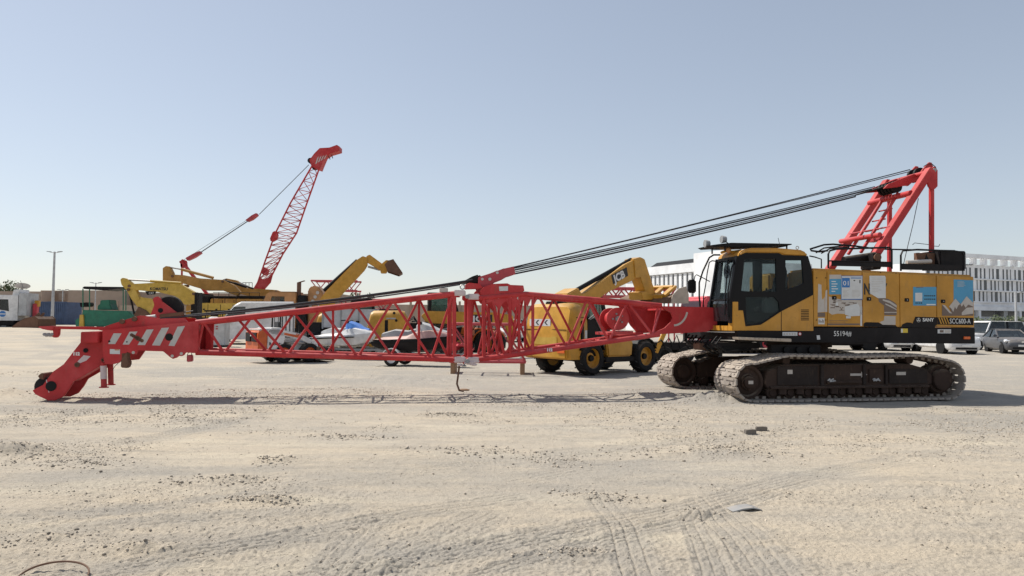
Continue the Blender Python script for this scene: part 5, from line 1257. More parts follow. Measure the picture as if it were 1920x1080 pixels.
# ------------------------------------------------------------------ road vehicles
def car(F, name, label, cat, L=4.5, Wd=1.78, H=1.45, hood=.95, belt=.92, nose=.28, ws=(.30, -.12), rear=(-.62, -.92), col='white_paint', group='cars parked along the building', gl='dark_pane', wr=.32, cl=.18, rack=False, plate=True, logo=None):
    """x forward; ws/rear: start and end of the sloping screens as share of half length"""
    t = thing(name, label, cat, F.loc, F.rz, group); h = L/2; w = Wd/2
    st = [(-h, .86, .40, belt-.20), (-h+.10, .94, .28, belt-.06), (-h*.6, 1, cl, belt), (0, 1, cl, belt), (h*ws[0], 1, cl, belt), (h*.62, .97, cl, (belt+hood)/2 - .02), (h-.25, .92, .20, hood-.16), (h-.06, .84, .24, hood-.26), (h, .74, .32, hood-.36)]
    rg = []
    for x, k, zb_, zt_ in st:
        ww = w*k; rg.append([Vector((x, y*ww, z)) for y, z in ((-.86, zb_), (-.97, zb_+.10), (-1, (zb_+zt_)/2), (-.97, zt_-.08), (-.88, zt_), (0, zt_+.03), (.88, zt_), (.97, zt_-.08), (1, (zb_+zt_)/2), (.97, zb_+.10), (.86, zb_))])
    MB().loft(rg).build('body', col, t, smooth=True)
    x0, x1, x2, x3 = h*ws[0], h*ws[1], h*rear[0], h*rear[1]; tw = w*.72
    zt_ = H - .06
    lo = [(x0, belt), (x3, belt)]; 
    gm = MB(); b = w*.93; T = [(x1, -tw, zt_), (x1, tw, zt_), (x2, tw, zt_), (x2, -tw, zt_)]; B_ = [(x0, -b, belt), (x0, b, belt), (x3, b, belt), (x3, -b, belt)]
    names = ('windscreen', 'side_glass', 'rear_glass', 'side_glass')
    gr = None
    rf = MB().loft([[Vector((x1+.10, y*tw*1.03, zt_-.05)) for y in (-1, -.5, .5, 1)] , [Vector((x1-.02, y*tw*1.02, zt_+.035 + (.02 if abs(y) < .6 else 0))) for y in (-1, -.5, .5, 1)], [Vector(((x1+x2)/2, y*tw*1.02, H - (.0 if abs(y) < .6 else .03))) for y in (-1, -.5, .5, 1)], [Vector((x2+.02, y*tw*1.02, zt_+.035 + (.02 if abs(y) < .6 else 0))) for y in (-1, -.5, .5, 1)], [Vector((x2-.08, y*tw*1.03, zt_-.05)) for y in (-1, -.5, .5, 1)]], cap=False)
    rf.build('roof', col, t, smooth=True)
    for k in range(4):
        a, b_ = k, (k+1) % 4
        MB().add([B_[a], B_[b_], T[b_], T[a]], [(0, 1, 2, 3)]).build(names[k], gl, t)
    for k in range(4):
        MB().bar(Vector(B_[k]), Vector(T[k]), .07, .07, (1, 0, .01)).build('pillar', col, t)
    for sy in (-1, 1):
        xm = (x0+x3)/2; MB().bar((xm-.05, sy*b, belt), ((x1+x2)/2-.03, sy*tw, zt_), .06, .09, (1, 0, 0)).build('pillar', 'black_plastic', t)
        for sx in (-h*.60, h*.60):
            wheel(t, (sx, sy*(w-.19), wr), wr, .22, 'grey_paint', .62, sy, n=20)
            MB().cyl((sx, sy*(w-.155), wr), 'y', wr*1.14, .26, 20).build('wheel_arch', 'dark', t)
        MB().prism([(h-.22, hood-.32), (h-.12, hood-.20), (h-.42, hood-.12), (h-.46, hood-.26)], sy*(w*.80)-.16, sy*(w*.80)+.13).build('headlight', 'lamp_glass', t, bevel=.03)
        MB().prism([(x0-.05, belt+.02), (x0+.12, belt+.04), (x0+.10, belt+.17), (x0-.04, belt+.15)], sy*(w+.09)-.10, sy*(w+.09)+.10).build('door_mirror', col, t, bevel=.03)
        MB().box(h-.10, h-.03, sy*w*.62-.10, sy*w*.62+.10, .34, .44).build('fog_lamp', 'lamp_glass', t, bevel=.02)
    MB().prism([(h-.015, hood-.36), (h-.10, hood-.24), (h-.16, hood-.24), (h-.08, hood-.38)], -w*.5, w*.5).build('grille', 'dark', t, bevel=.01)
    MB().box(h-.07, h+.012, -w*.62, w*.62, .27, .40).build('air_intake', 'dark', t, bevel=.02)
    MB().box(h-.02, h+.03, -w*.86, w*.86, .405, .47).build('bumper', col, t, bevel=.02)
    if plate: MB().box(h+.03, h+.04, -.26, .26, .42, .53).build('number_plate', 'ink_white', t)
    if logo: MB().cyl((h-.03, 0, hood-.28), 'x', .07, .03, 16).build('badge', 'chrome', t)
    return t
def gcar(px, py, rz, **k):
    g = G(px, py); return car(Frame((g.x, g.y, 0), R(rz)), **k)
gcar(1893, 661, 254, name='parked_car', label='dusty grey sedan parked nose out behind the crane', cat='car', col='car_grey', L=4.4, Wd=1.76, H=1.42, logo=True)
gcar(1850, 655, 190, name='parked_suv', label='long white estate car standing across behind the grey sedan', cat='car', L=5.0, Wd=1.95, H=1.92, hood=1.12, belt=1.08, ws=(.34, .12), rear=(-.86, -.97), wr=.38, cl=.28)
gcar(1768, 661, 268, name='parked_suv', label='white off-road car with black bumper behind the counterweight', cat='car', L=4.9, Wd=1.95, H=1.85, hood=1.10, belt=1.06, ws=(.34, .12), rear=(-.86, -.97), wr=.38, cl=.30)
gcar(1655, 656, 272, name='parked_car', label='white saloon car seen between track and black deck', cat='car', L=4.5, H=1.45)
gcar(1572, 656, 182, name='parked_pickup', label='dark pickup with bright wheel seen under the crane deck', cat='pickup', col='frame_black', L=5.2, Wd=1.85, H=1.75, hood=1.1, belt=1.05, ws=(.30, .08), rear=(-.1, -.18), wr=.38, cl=.3)
gcar(1945, 640, 262, name='parked_car', label='silver car parked behind the white estate car', cat='car', col='pale_grey', L=4.4, H=1.55)
gcar(960, 640, 262, name='parked_suv', label='white car with blue-grey screen behind the boom joint', cat='car', L=4.6, H=1.8, hood=1.1, belt=1.05, ws=(.30, .10), rear=(-.8, -.95), gl='pane', wr=.36, cl=.25, group='vehicles parked among the machines')
gcar(535, 640, 205, name='parked_suv', label='white off-road car behind the skid steer loader', cat='car', L=4.7, Wd=1.9, H=1.95, hood=1.15, belt=1.1, ws=(.32, .12), rear=(-.85, -.96), wr=.38, cl=.28, group='vehicles parked among the machines')
# white van
FV = Frame((-16.5, 47.5, 0), R(196))
vn = thing('panel_van', 'white panel van with sloping windscreen behind the grey cabinet', 'van', FV.loc, FV.rz, 'vehicles parked among the machines')
prof = [(-2.6, .35), (2.3, .35), (2.55, .6), (2.5, 1.05), (1.75, 1.35), (.95, 2.25), (.6, 2.42), (-2.5, 2.45), (-2.62, 2.2)]
rg = []
prof = [(x, .35 + (z-.35)*1.14) for x, z in prof]
for y, k in ((-.98, .0), (-.90, 1), (.90, 1), (.98, 0)): rg.append([Vector((x*(1 if k else .985), y, z if k else .35+(z-.35)*.96)) for x, z in prof])
MB().loft(rg).build('body', 'white_paint', vn, smooth=True)
for sy in (-1, 1):
    MB().prism([(1.70, 1.55), (1.02, 2.38), (.35, 2.38), (.35, 1.55)], sy*.975-.012, sy*.975+.012).build('side_glass', 'dark_pane', vn)
    for sx in (-1.6, 1.65): wheel(vn, (sx, sy*.86, .34), .34, .22, 'grey_paint', .6, sy, n=18)
    MB().box(1.3, 1.45, sy*1.12-.10, sy*1.12+.10, 1.3, 1.6).build('door_mirror', 'black_plastic', vn, bevel=.02)
MB().add([(1.72, -.80, 1.54), (1.72, .80, 1.54), (1.02, .76, 2.48), (1.02, -.76, 2.48)], [(0, 1, 2, 3)]).build('windscreen', 'dark_pane', vn, loc=(.03, 0, .03))
MB().box(2.47, 2.58, -.85, .85, .40, .62).build('bumper', 'black_plastic', vn, bevel=.03)
# grey cabinet
FG = Frame((W(405, 648, 43).x, 43, 0), R(6))
cbn = thing('equipment_cabinet', 'beige grey steel equipment cabinet standing behind the boom head', 'cabinet', FG.loc, FG.rz)
MB().box(-.62, .62, -.5, .5, .12, 1.45).build('housing', 'pale_grey', cbn, bevel=.03); MB().box(-.58, .58, -.46, .46, .0, .12).build('skid', 'dark', cbn)
MB().box(-.68, .68, -.55, .55, 1.45, 1.53).build('lid', 'grey_paint', cbn, bevel=.02)
MB().box(-.35, -.05, -.512, -.501, 1.18, 1.30).build('label_plate', 'ink_white', cbn); MB().box(.1, .22, -.512, -.501, 1.15, 1.22).build('warning_label', 'crane_red_faded', cbn); MB().box(.1, .22, -.512, -.501, 1.02, 1.09).build('warning_label', 'crane_red_faded', cbn)
MB().ell((-.15, 0, 1.62), (.32, .3, .14), 10, 6).build('folded_sheet', 'paper', cbn)
# forklift
FF = Frame((W(395, 640, 50).x, 50, 0), R(180))
fk = thing('forklift', 'black forklift with tall mast standing in front of the excavators', 'forklift', FF.loc, FF.rz)
MB().prism([(-1.2, .3), (.6, .3), (.6, .9), (.1, 1.0), (-.3, 1.25), (-1.25, 1.25), (-1.35, .8)], -.5, .5).build('body', 'loader_yellow', fk, bevel=.06)
for sy in (-.32, .32): MB().bar((.85, sy, .1), (.90, sy, 3.35), .14, .20, (1, 0, 0)).build('mast_rail', 'frame_black', fk)
for z in (.5, 1.6, 3.25): MB().box(.80, .95, -.3, .3, z-.08, z+.08).build('mast_cross_bar', 'frame_black', fk)
MB().box(.78, .92, -.26, .26, .6, 3.3).build('mast_inner', 'frame_black', fk)
for y in (-.45, .45):
    MB().tube((.35, y, .9), (.15, y, 2.1), .035, 6).build('guard_post', 'frame_black', fk); MB().tube((-1.0, y, 1.2), (-.9, y, 2.1), .035, 6).build('guard_post', 'frame_black', fk)
MB().box(-1.0, .3, -.52, .52, 2.08, 2.18).build('overhead_guard', 'frame_black', fk, bevel=.03)
MB().box(-.75, -.3, -.22, .22, 1.2, 1.75).build('seat', 'seat_cloth', fk, bevel=.05)
for sx, r in ((.4, .34), (-.85, .28)):
    for sy in (-1, 1): wheel(fk, (sx, sy*.45, r), r, .2, 'white_paint', .55, sy, n=18)
# tan truck crane
FT_ = Frame((W(560, 640, 53).x, 53, 0), R(182))
tt = thing('crane_truck', 'tan truck crane cab with tall exhaust behind the white off-road car', 'truck', FT_.loc, FT_.rz)
co = [(.7, 1.6), (2.45, 1.6), (2.4, 2.3), (2.0, 3.35), (1.8, 3.48), (.05, 3.48), (0, 3.3), (0, 1.6)]
wn_ = [(1.75, 2.45), (1.65, 3.2), (.75, 3.2), (.75, 2.45)]
for y0, y1 in ((-1.15, -1.08), (1.08, 1.15)):
    MB().plate(co, [wn_], y0, y1).build('cab_side', 'truck_tan', tt); MB().prism(wn_, (y0+y1)/2-.005, (y0+y1)/2+.005).build('door_glass', 'pane', tt)
MB().box(-.02, 1.85, -1.16, 1.16, 3.46, 3.54).build('cab_roof', 'truck_tan', tt, bevel=.05); MB().box(-.02, .05, -1.07, 1.07, 1.6, 3.45).build('cab_back', 'truck_tan', tt)
MB().add([(2.43, -1.07, 2.35), (2.43, 1.07, 2.35), (2.02, 1.07, 3.35), (2.02, -1.07, 3.35)], [(0, 1, 2, 3)]).build('windscreen', 'pane', tt)
MB().box(2.3, 2.5, -1.14, 1.14, .8, 2.35).build('cab_front', 'truck_tan', tt, bevel=.05)
MB().box(-6.0, 2.3, -.9, .9, .75, 1.25).build('chassis', 'frame_black', tt); MB().box(.0, 2.3, -1.12, 1.12, 1.0, 1.6).build('cab_floor', 'truck_tan', tt)
MB().tube((-.12, .7, 2.0), (-.12, .7, 4.2), .15, 12).build('exhaust_stack', 'rust', tt, smooth=True); MB().bar((-.05, .7, 4.18), (-.5, .7, 4.32), .3, .05).build('rain_flap', 'rust', tt)
MB().box(-.66, -.1, -1.0, 1.0, 1.3, 3.3).build('engine_bay', 'dark', tt, bevel=.06)
MB().prism([(-.70, 1.2), (-.68, 3.7), (-.95, 4.0), (-1.4, 3.95), (-1.75, 3.5), (-1.7, 1.2)], -.75, .5).build('crane_column', 'truck_tan', tt, bevel=.08)
for k in range(5): MB().cyl((-.9-.16*k, .53, 2.6+.3*(k % 4)), 'y', .12, .08, 12).build('hydraulic_fitting', 'decal_grey', tt)
for sx in (1.5, -3.0, -4.3):
    for sy in (-1, 1): wheel(tt, (sx, sy*.95, .5), .5, .32, 'truck_tan', .5, sy, n=18)
# grey drop-side truck bed
FD = Frame((W(661, 640, 38.2).x, 38.2, 0), R(2))
dt = thing('flatbed_truck', 'flat grey drop-side truck bed behind the jet skis', 'truck', FD.loc, FD.rz)
MB().box(-1.32, 1.32, -.95, .95, 1.16, 1.25).build('bed_floor', 'frame_black', dt)
for k in range(3): MB().box(-1.31+k*.88, -.45+k*.88, -.98, -.94, 1.25, 2.17).build('drop_side', 'pale_grey', dt, bevel=.01)
MB().box(-1.32, 1.32, .94, .98, 1.25, 2.17).build('drop_side', 'pale_grey', dt); MB().box(-1.37, -1.33, -.97, .97, 1.2, 2.25).build('head_board', 'grey_paint', dt); MB().box(1.33, 1.37, -.97, .97, 1.2, 2.17).build('tail_board', 'pale_grey', dt)
MB().box(-1.9, 1.35, -.4, .4, .75, 1.15).build('chassis', 'dark', dt)
MB().box(-1.9, -1.4, -.9, .9, .8, 1.5).build('shadow_clutter', 'dark', dt, bevel=.05)  # dark block added to stand for shadowed clutter beyond the head board
for k in range(4): MB().box(-1.34+k*.88, -1.28+k*.88, -1.01, -.981, 1.18, 2.19).build('stake', 'grey_paint', dt)
for sx in (-1.5, .0, .9):
    for sy in (-1, 1): wheel(dt, (sx, sy*.78, .42), .42, .26, 'grey_paint', .5, sy, n=18)
# orange tractor behind the boom joint
FO = Frame((W(890, 660, 35.5).x, 35.5, 0), R(168))
ot = thing('compact_tractor', 'orange compact tractor standing behind the boom joint', 'tractor', FO.loc, FO.rz)
MB().prism([(.1, .7), (1.75, .65), (1.85, .9), (1.8, 1.25), (.1, 1.45)], -.36, .36).build('bonnet', 'mach_orange', ot, bevel=.06, seg=3)
MB().box(1.80, 1.87, -.28, .28, .72, 1.18).build('grille', 'dark', ot, bevel=.02)
for sy in (-1, 1):
    MB().cyl((1.86, sy*.2, 1.12), 'x', .07, .05, 12).build('headlight', 'lamp_glass', ot)
    o = [(-.75 + .68*math.cos(a), .60 + .68*math.sin(a)) for a in np.linspace(R(10), R(150), 10)]; i = [(-.75 + .62*math.cos(a), .60 + .62*math.sin(a)) for a in np.linspace(R(150), R(10), 10)]
    MB().prism(o + i, sy*.68-.2, sy*.68+.2).build('mudguard', 'mach_orange', ot)
    wheel(ot, (-.75, sy*.7, .60), .60, .34, 'mach_orange', .5, sy, lugs=12); wheel(ot, (1.35, sy*.58, .36), .36, .22, 'mach_orange', .5, sy, lugs=10)
    MB().tube((-.9, sy*.5, 1.0), (-.95, sy*.5, 2.0), .035, 7).build('roll_bar_post', 'frame_black', ot)
MB().box(-1.0, -.9, -.53, .53, 1.97, 2.04).build('roll_bar', 'frame_black', ot, bevel=.02)
MB().box(-.95, .3, -.3, .3, .5, .95).build('gearbox', 'frame_black', ot, bevel=.04); MB().prism([(-.75, 1.0), (-.3, 1.0), (-.3, 1.1), (-.65, 1.15), (-.75, 1.5), (-.85, 1.5)], -.24, .24).build('seat', 'seat_cloth', ot, bevel=.04)
MB().tube((.1, 0, 1.2), (-.1, 0, 1.5), .02, 6).build('steering_column', 'dark', ot); MB().lathe((-.12, 0, 1.52), [(.15, -.015), (.18, -.015), (.18, .015), (.15, .015)], 18, 'z').build('steering_wheel', 'dark', ot)
MB().tube((.9, -.3, 1.35), (.9, -.3, 1.95), .035, 8).build('exhaust_pipe', 'rust', ot)
dd = dup(ot); dd.location = (W(860, 655, 39).x, 39, 0); dd.rotation_euler.z = R(205); dd['label'] = 'orange compact tractor turned away behind the first tractor'
# red cab truck right behind the crane cab
FR = Frame((W(1330, 640, 42).x, 42, 0), R(200))
rt = thing('red_truck', 'bright red truck cab showing between bucket and crane cab', 'truck', FR.loc, FR.rz)
MB().prism([(-1.0, 1.0), (1.3, 1.0), (1.35, 1.9), (1.1, 2.95), (.9, 3.1), (-.9, 3.1), (-1.0, 2.9)], -1.1, 1.1).build('cab', 'cab_red', rt, bevel=.08, seg=3)
MB().add([(1.37, -1.0, 1.95), (1.37, 1.0, 1.95), (1.17, .95, 2.85), (1.17, -.95, 2.85)], [(0, 1, 2, 3)]).build('windscreen', 'dark_pane', rt)
for sy in (-1, 1):
    MB().prism([(1.05, 1.95), (.85, 2.8), (.0, 2.8), (.0, 1.95)], sy*1.11-.01, sy*1.11+.01).build('door_glass', 'dark_pane', rt)
    MB().box(1.3, 1.42, sy*.85-.15, sy*.85+.15, 1.15, 1.35).build('headlight', 'lamp_glass', rt, bevel=.03)
    for sx in (.6, -3.0): wheel(rt, (sx, sy*.95, .5), .5, .3, 'cab_red', .5, sy, n=18)
MB().box(-4.5, 1.2, -.8, .8, .7, 1.0).build('chassis', 'frame_black', rt); MB().box(-4.6, -1.2, -1.1, 1.1, 1.0, 1.2).build('bed', 'frame_black', rt)
# low trailer with red and white marker boards under the boom foot
FL = Frame((W(1275, 660, 31).x, 31, 0), R(8))
lt = thing('low_trailer', 'black low trailer with red and white striped marker boards under the boom foot', 'trailer', FL.loc, FL.rz)
MB().box(-1.6, 1.9, -.7, .7, .55, .85).build('bed', 'frame_black', lt, bevel=.02)
for sx in (-.9, .0, 1.2):
    for sy in (-1, 1): wheel(lt, (sx, sy*.6, .36), .36, .24, 'dark', .5, sy, n=18)
for k, x in enumerate((.05, .33)):
    bd = MB().box(x, x+.26, -.76, -.73, .72, 1.30).build('marker_board', 'ink_white', lt)
    for j in range(3):
        z = .74 + j*.2; s = 1 if k else -1
        MB().prism([(x+(0 if s > 0 else .26), z+.14), (x+(.26 if s > 0 else 0), z-.02), (x+(.26 if s > 0 else 0), z+.08), (x+(0 if s > 0 else .26), z+.24)], -.764, -.761).build('red_stripe', 'cab_red', bd)
MB().prism([(-1.35, .5), (-.95, 1.35), (-.80, 1.30), (-1.2, .4)], -.75, -.6).build('ramp_arm', 'loader_yellow', lt, bevel=.02)
for k in range(8):
    x = -1.2 + k*.33; MB().path([(x, -.72, .85), (x+.1, -.8, .95+.1*(k % 3)), (x+.25, -.75, .80), (x+.3, -.72, .6)], .03, 6).build('hose', 'dark', lt)

# ------------------------------------------------------------------ excavators
def excavator(F, label, col, body, boom, arm, extra, v=.0, bw=.28):
    t = thing('excavator', label, 'excavator', F.loc, F.rz, 'excavators parked in a row')
    for sy in (-1.3, 1.3):
        pts = [(-2.3 + .55*math.cos(a), .55 + .5*math.sin(a)) for a in np.linspace(R(90), R(270), 8)] + [(2.3 + .55*math.cos(a), .55 + .5*math.sin(a)) for a in np.linspace(R(-90), R(90), 8)]
        MB().prism(pts, sy-.35, sy+.35).build('track', 'undercarriage', t, bevel=.02)
    MB().box(-1.2, 1.2, -1.0, 1.0, .5, 1.0).build('undercarriage_frame', 'frame_black', t); MB().cyl((0, 0, 1.1), 'z', .8, .25, 24).build('slewing_ring', 'frame_black', t)
    for nm, a, b, c, d, e, f, mt in body:
        h = MB().box(a, b, c, d, e, f).build(nm, mt, t, bevel=.06)
        if nm == 'engine_house':
            k = 0; x = a + .5
            while x < b - .4:                                # doors, gaps, vents and handles on the side that shows
                MB().box(x-.02, x+.02, d-.01, d+.008, e+.12, f-.12).build('panel_gap', 'dark', h)
                MB().box(x+.25, x+.40, d, d+.02, e+.55*(f-e), e+.55*(f-e)+.10).build('door_handle', 'dark', h)
                if k % 2: MB().box(x+.15, x+.75, d, d+.012, e+.2, e+.5*(f-e)).build('vent', 'dark', h)
                x += 1.0; k += 1
            MB().box(a, b, d+.0, d+.05, e-.02, e+.08).build('sill', 'frame_black', h)
            for xx in np.arange(a+.3, b, .9): MB().tube((xx, d-.1, f), (xx, d-.1, f+.55), .025, 6).build('rail_post', 'frame_black', h)
            MB().tube((a+.3, d-.1, f+.55), (b-.2, d-.1, f+.55), .025, 6).build('hand_rail', 'frame_black', h)
    MB().prism(fpoly(F, boom, v), v-bw, v+bw).build('boom', col, t, bevel=.03)
    if arm: MB().prism(fpoly(F, arm, v), v-bw*.8, v+bw*.8).build('dipper_arm', col, t, bevel=.03)
    for q in fpoly(F, boom, v)[::3]: MB().cyl((q[0], v, q[1]-.15), 'y', .11, 2*bw+.14, 12).build('pin', 'rust', t)
    for nm, a, b, r, mt in extra: MB().tube(F.p3(*a, v), F.p3(*b, v), r, 10).build(nm, mt, t, smooth=True)
    return t
FX = Frame((W(390, 600, 61).x, 61, .35), math.pi)
e1 = excavator(FX, 'pale yellow excavator with boom stretched low beside the green paver', 'digger_yellow',
    [('engine_house', -3.0, .2, -1.3, 1.3, 1.25, 2.5, 'digger_yellow'), ('counterweight', -3.5, -3.0, -1.3, 1.3, 1.25, 2.4, 'digger_yellow')],
    [(246, 533), (300, 530), (340, 533), (366, 548), (372, 568), (350, 572), (330, 555), (300, 548), (256, 544), (244, 540)],
    [(228, 524), (232, 521), (240, 523), (256, 537), (258, 545), (270, 575), (282, 590), (276, 595), (262, 578), (248, 560), (240, 545), (230, 534)],
    [('arm_ram', (234, 524), (282, 527), .07, 'bright_steel'), ('ram_barrel', (282, 527), (340, 531), .11, 'digger_yellow'), ('bucket_ram', (242, 545), (252, 590), .08, 'frame_black')])
ftext(FX, 'KOMATSU', 281, 544, 5.2, 33, .285, 'ink_black', e1, .01)
MB().prism(fpoly(FX, [(266, 575), (258, 590), (262, 604), (278, 606), (290, 600), (288, 590), (280, 582)], 0), -.6, .6).build('bucket', 'rust', e1, bevel=.03)
slab(FX, [(257, 572), (264, 557), (285, 560), (292, 577), (286, 589), (268, 588)], .5, .2, .5, 'bucket_link', 'digger_yellow', e1)
slab(FX, [(272, 546), (293, 546), (291, 552), (276, 553)], .29, .285, .29, 'name_board', 'dark', e1, 0); ftext(FX, 'CAT', 279, 551.5, 4, 9, .295, 'ink_white', e1)
FY = Frame((W(430, 600, 67).x, 67, .35), math.pi)
e2 = excavator(FY, 'ochre excavator with long boom reaching over the pale yellow one', 'digger_ochre',
    [('engine_house', -3.4, 1.2, -1.4, 1.4, 1.3, 3.0, 'digger_ochre'), ('counterweight', -4.2, -3.4, -1.4, 1.4, 1.3, 2.9, 'digger_ochre'), ('cab', 1.3, 2.9, .3, 1.4, 1.3, 3.4, 'frame_black'), ('walkway', -3.4, 1.2, -1.2, 1.2, 3.05, 3.25, 'frame_black')],
    [(326, 515), (345, 516), (375, 522), (420, 525), (440, 535), (452, 548), (446, 555), (420, 545), (390, 545), (350, 533), (328, 528)],
    [(307, 503), (313, 499), (320, 500), (326, 512), (328, 526), (322, 540), (312, 545), (307, 530)],
    [('arm_ram', (318, 501), (340, 505), .07, 'bright_steel'), ('ram_barrel', (340, 505), (400, 521), .13, 'digger_ochre'), ('boom_ram', (418, 525), (475, 541), .08, 'frame_black'), ('ram_barrel', (440, 531), (462, 538), .12, 'frame_black')])
FZ = Frame((W(500, 600, 72).x, 72, .3), math.pi)
e3 = excavator(FZ, 'dull ochre excavator half hidden behind the red lattice crane', 'digger_ochre',
    [('engine_house', -2.6, 2.6, -1.4, 1.4, 1.3, 2.9, 'digger_ochre'), ('counterweight', -3.4, -2.6, -1.4, 1.4, 1.3, 2.8, 'digger_ochre'), ('walkway', -2.4, 2.4, -1.2, 1.2, 2.95, 3.1, 'rust')],
    [(425, 522), (445, 526), (462, 540), (520, 544), (540, 552), (535, 560), (470, 556), (440, 548)], None, [('boom_ram', (440, 526), (478, 543), .08, 'bright_steel')])
m = MB(); 
for k in range(4): MB().tube(FZ.p3(455+k*6, 530, -.8), FZ.p3(455+k*6, 542, -.8), .03, 6).build('guard_post', 'frame_black', e3)
MB().tube(FZ.p3(455, 530, -.8), FZ.p3(473, 530, -.8), .03, 6).build('guard_rail', 'frame_black', e3)
# green paver
FP = Frame((W(198, 612, 68).x, 68, .70), R(0))
gp = thing('road_paver', 'dark green road paver with canopy roof on thin posts', 'paver', FP.loc, FP.rz)
slab(FP, [(155, 581), (241, 583), (250, 592), (251, 612), (155, 612), (152, 596)], -1.1, -1.1, 1.1, 'body', 'green_paint', gp, .05)
slab(FP, [(183, 572), (187, 571), (188, 563), (205, 562), (206, 570), (210, 581), (182, 581)], -.6, -.6, .6, 'engine_hood', 'green_paint', gp, .05)
slab(FP, [(154, 539), (158, 537), (238, 538), (238, 540), (220, 541), (195, 544.5), (158, 542)], -1.2, -1.2, 1.2, 'canopy', 'frame_black', gp, .02)
for px in (155.5, 168, 231, 236):
    for v in (-1.0, 1.0): MB().tube(FP.p3(px, 541, v), FP.p3(px, 582, v), .05, 6).build('canopy_post', 'green_paint', gp)
slab(FP, [(154, 568), (168, 567), (170, 570), (168, 575), (155, 576)], -.4, -.8, .2, 'control_panel', 'frame_black', gp, .03)
slab(FP, [(149, 590), (156, 590), (157, 612), (148, 612)], -1.25, -1.25, -.6, 'side_plate', 'digger_yellow', gp, .02)
slab(FP, [(141, 600), (149, 596), (149, 615), (142, 615)], -1.2, -1.2, 1.2, 'screed', 'green_paint', gp, .03)
for px in (165, 190, 215, 240):
    a = FP.p3(px, 609, -.9); wheel(gp, (a.x, -.9, .38), .38, .3, 'dark', .5, -1, n=16); wheel(gp, (a.x, .9, .38), .38, .3, 'dark', .5, 1, n=16)
# white truck at the edge of the lot
FW = Frame((W(41, 620, 70).x, 70, .35), math.pi + R(10))
wt = thing('white_truck', 'white cab-over truck with blue badge on the door by the wall', 'truck', FW.loc, FW.rz)
co = [(2.1, .9), (2.15, 1.9), (1.95, 3.05), (1.7, 3.2), (-.1, 3.2), (-.1, .9)]
wn_ = [(1.75, 1.95), (1.62, 2.85), (.72, 2.85), (.62, 1.75)]
for y0, y1 in ((-1.2, -1.12), (1.12, 1.2)):
    MB().plate(co, [wn_], y0, y1).build('cab_side', 'white_paint', wt); MB().prism(wn_, (y0+y1)/2-.005, (y0+y1)/2+.005).build('door_glass', 'dark_pane', wt)
MB().box(-.08, 1.75, -1.19, 1.19, 3.16, 3.25).build('cab_roof', 'white_paint', wt, bevel=.04); MB().box(2.0, 2.16, -1.12, 1.12, .8, 1.9).build('cab_front', 'white_paint', wt, bevel=.05)
MB().add([(2.15, -1.1, 1.92), (2.15, 1.1, 1.92), (1.96, 1.1, 3.05), (1.96, -1.1, 3.05)], [(0, 1, 2, 3)]).build('windscreen', 'dark_pane', wt)
MB().box(-.06, .0, -1.11, 1.11, .9, 3.15).build('cab_back', 'white_paint', wt); MB().prism([(.5, 3.2), (.4, 3.75), (-.1, 3.8), (-.1, 3.2)], -1.0, 1.0).build('air_deflector', 'white_paint', wt, bevel=.03)
MB().box(-.85, -.15, -1.22, 1.22, 1.35, 3.45).build('cargo_box', 'pale_grey', wt, bevel=.03); MB().box(-2.2, 2.0, -.5, .5, .6, .95).build('chassis', 'dark', wt)
MB().cyl((1.15, 1.205, 1.5), 'y', .28, .012, 20).build('door_badge', 'sticker_blue', wt); MB().box(.85, 1.45, 1.212, 1.216, 1.46, 1.54).build('badge_bar', 'ink_white', wt)
MB().box(2.1, 2.3, -1.15, 1.15, .4, .85).build('bumper', 'frame_black', wt, bevel=.05)
MB().box(-1.3, -.95, -.3, .3, .95, 2.5).build('crane_post', 'cab_red', wt, bevel=.05); MB().box(-1.4, -1.05, -.35, .2, 2.2, 2.8).build('crane_head', 'loader_yellow', wt, bevel=.05)
for sx in (1.1, -1.5):
    for sy in (-1, 1): wheel(wt, (sx, sy*.95, .5), .5, .3, 'grey_paint', .5, sy, n=18)
MB().box(.2, 2.0, -1.1, 1.1, .45, .9).build('step_skirt', 'frame_black', wt, bevel=.05)
# rusty bucket lying in front of the container
FQ = Frame((W(66, 618, 67.5).x, 67.5, .36), R(-14))
rb_ = thing('rusty_bucket', 'rusty excavator bucket lying in front of the blue container', 'bucket', FQ.loc, FQ.rz)
sh = [(-1.5, .02), (1.0, .05), (1.28, .45), (1.2, 1.05), (.9, 1.30), (.75, 1.22), (1.02, .95), (1.08, .48), (.85, .20), (-1.45, .14)]
MB().prism(sh, -.9, .9).build('shell', 'rust', rb_, bevel=.02)
for v0, v1 in ((-.96, -.90), (.90, .96)): MB().prism([(-1.5, .0), (1.0, .03), (1.3, .45), (1.22, 1.1), (.9, 1.34), (-.2, 1.12), (-.95, .75), (-1.55, .35)], v0, v1).build('cheek', 'rust', rb_, bevel=.01)
for k in range(5): MB().prism([(-1.5, .02), (-1.45, .13), (-1.82, .06)], -.82+k*.4, -.70+k*.4).build('tooth', 'rust', rb_)
for v_ in (-.25, .2): MB().prism([(.2, 1.1), (.6, 1.28), (.75, 1.6), (.55, 1.65), (.2, 1.35)], v_, v_+.06).build('lug', 'rust', rb_, bevel=.01)
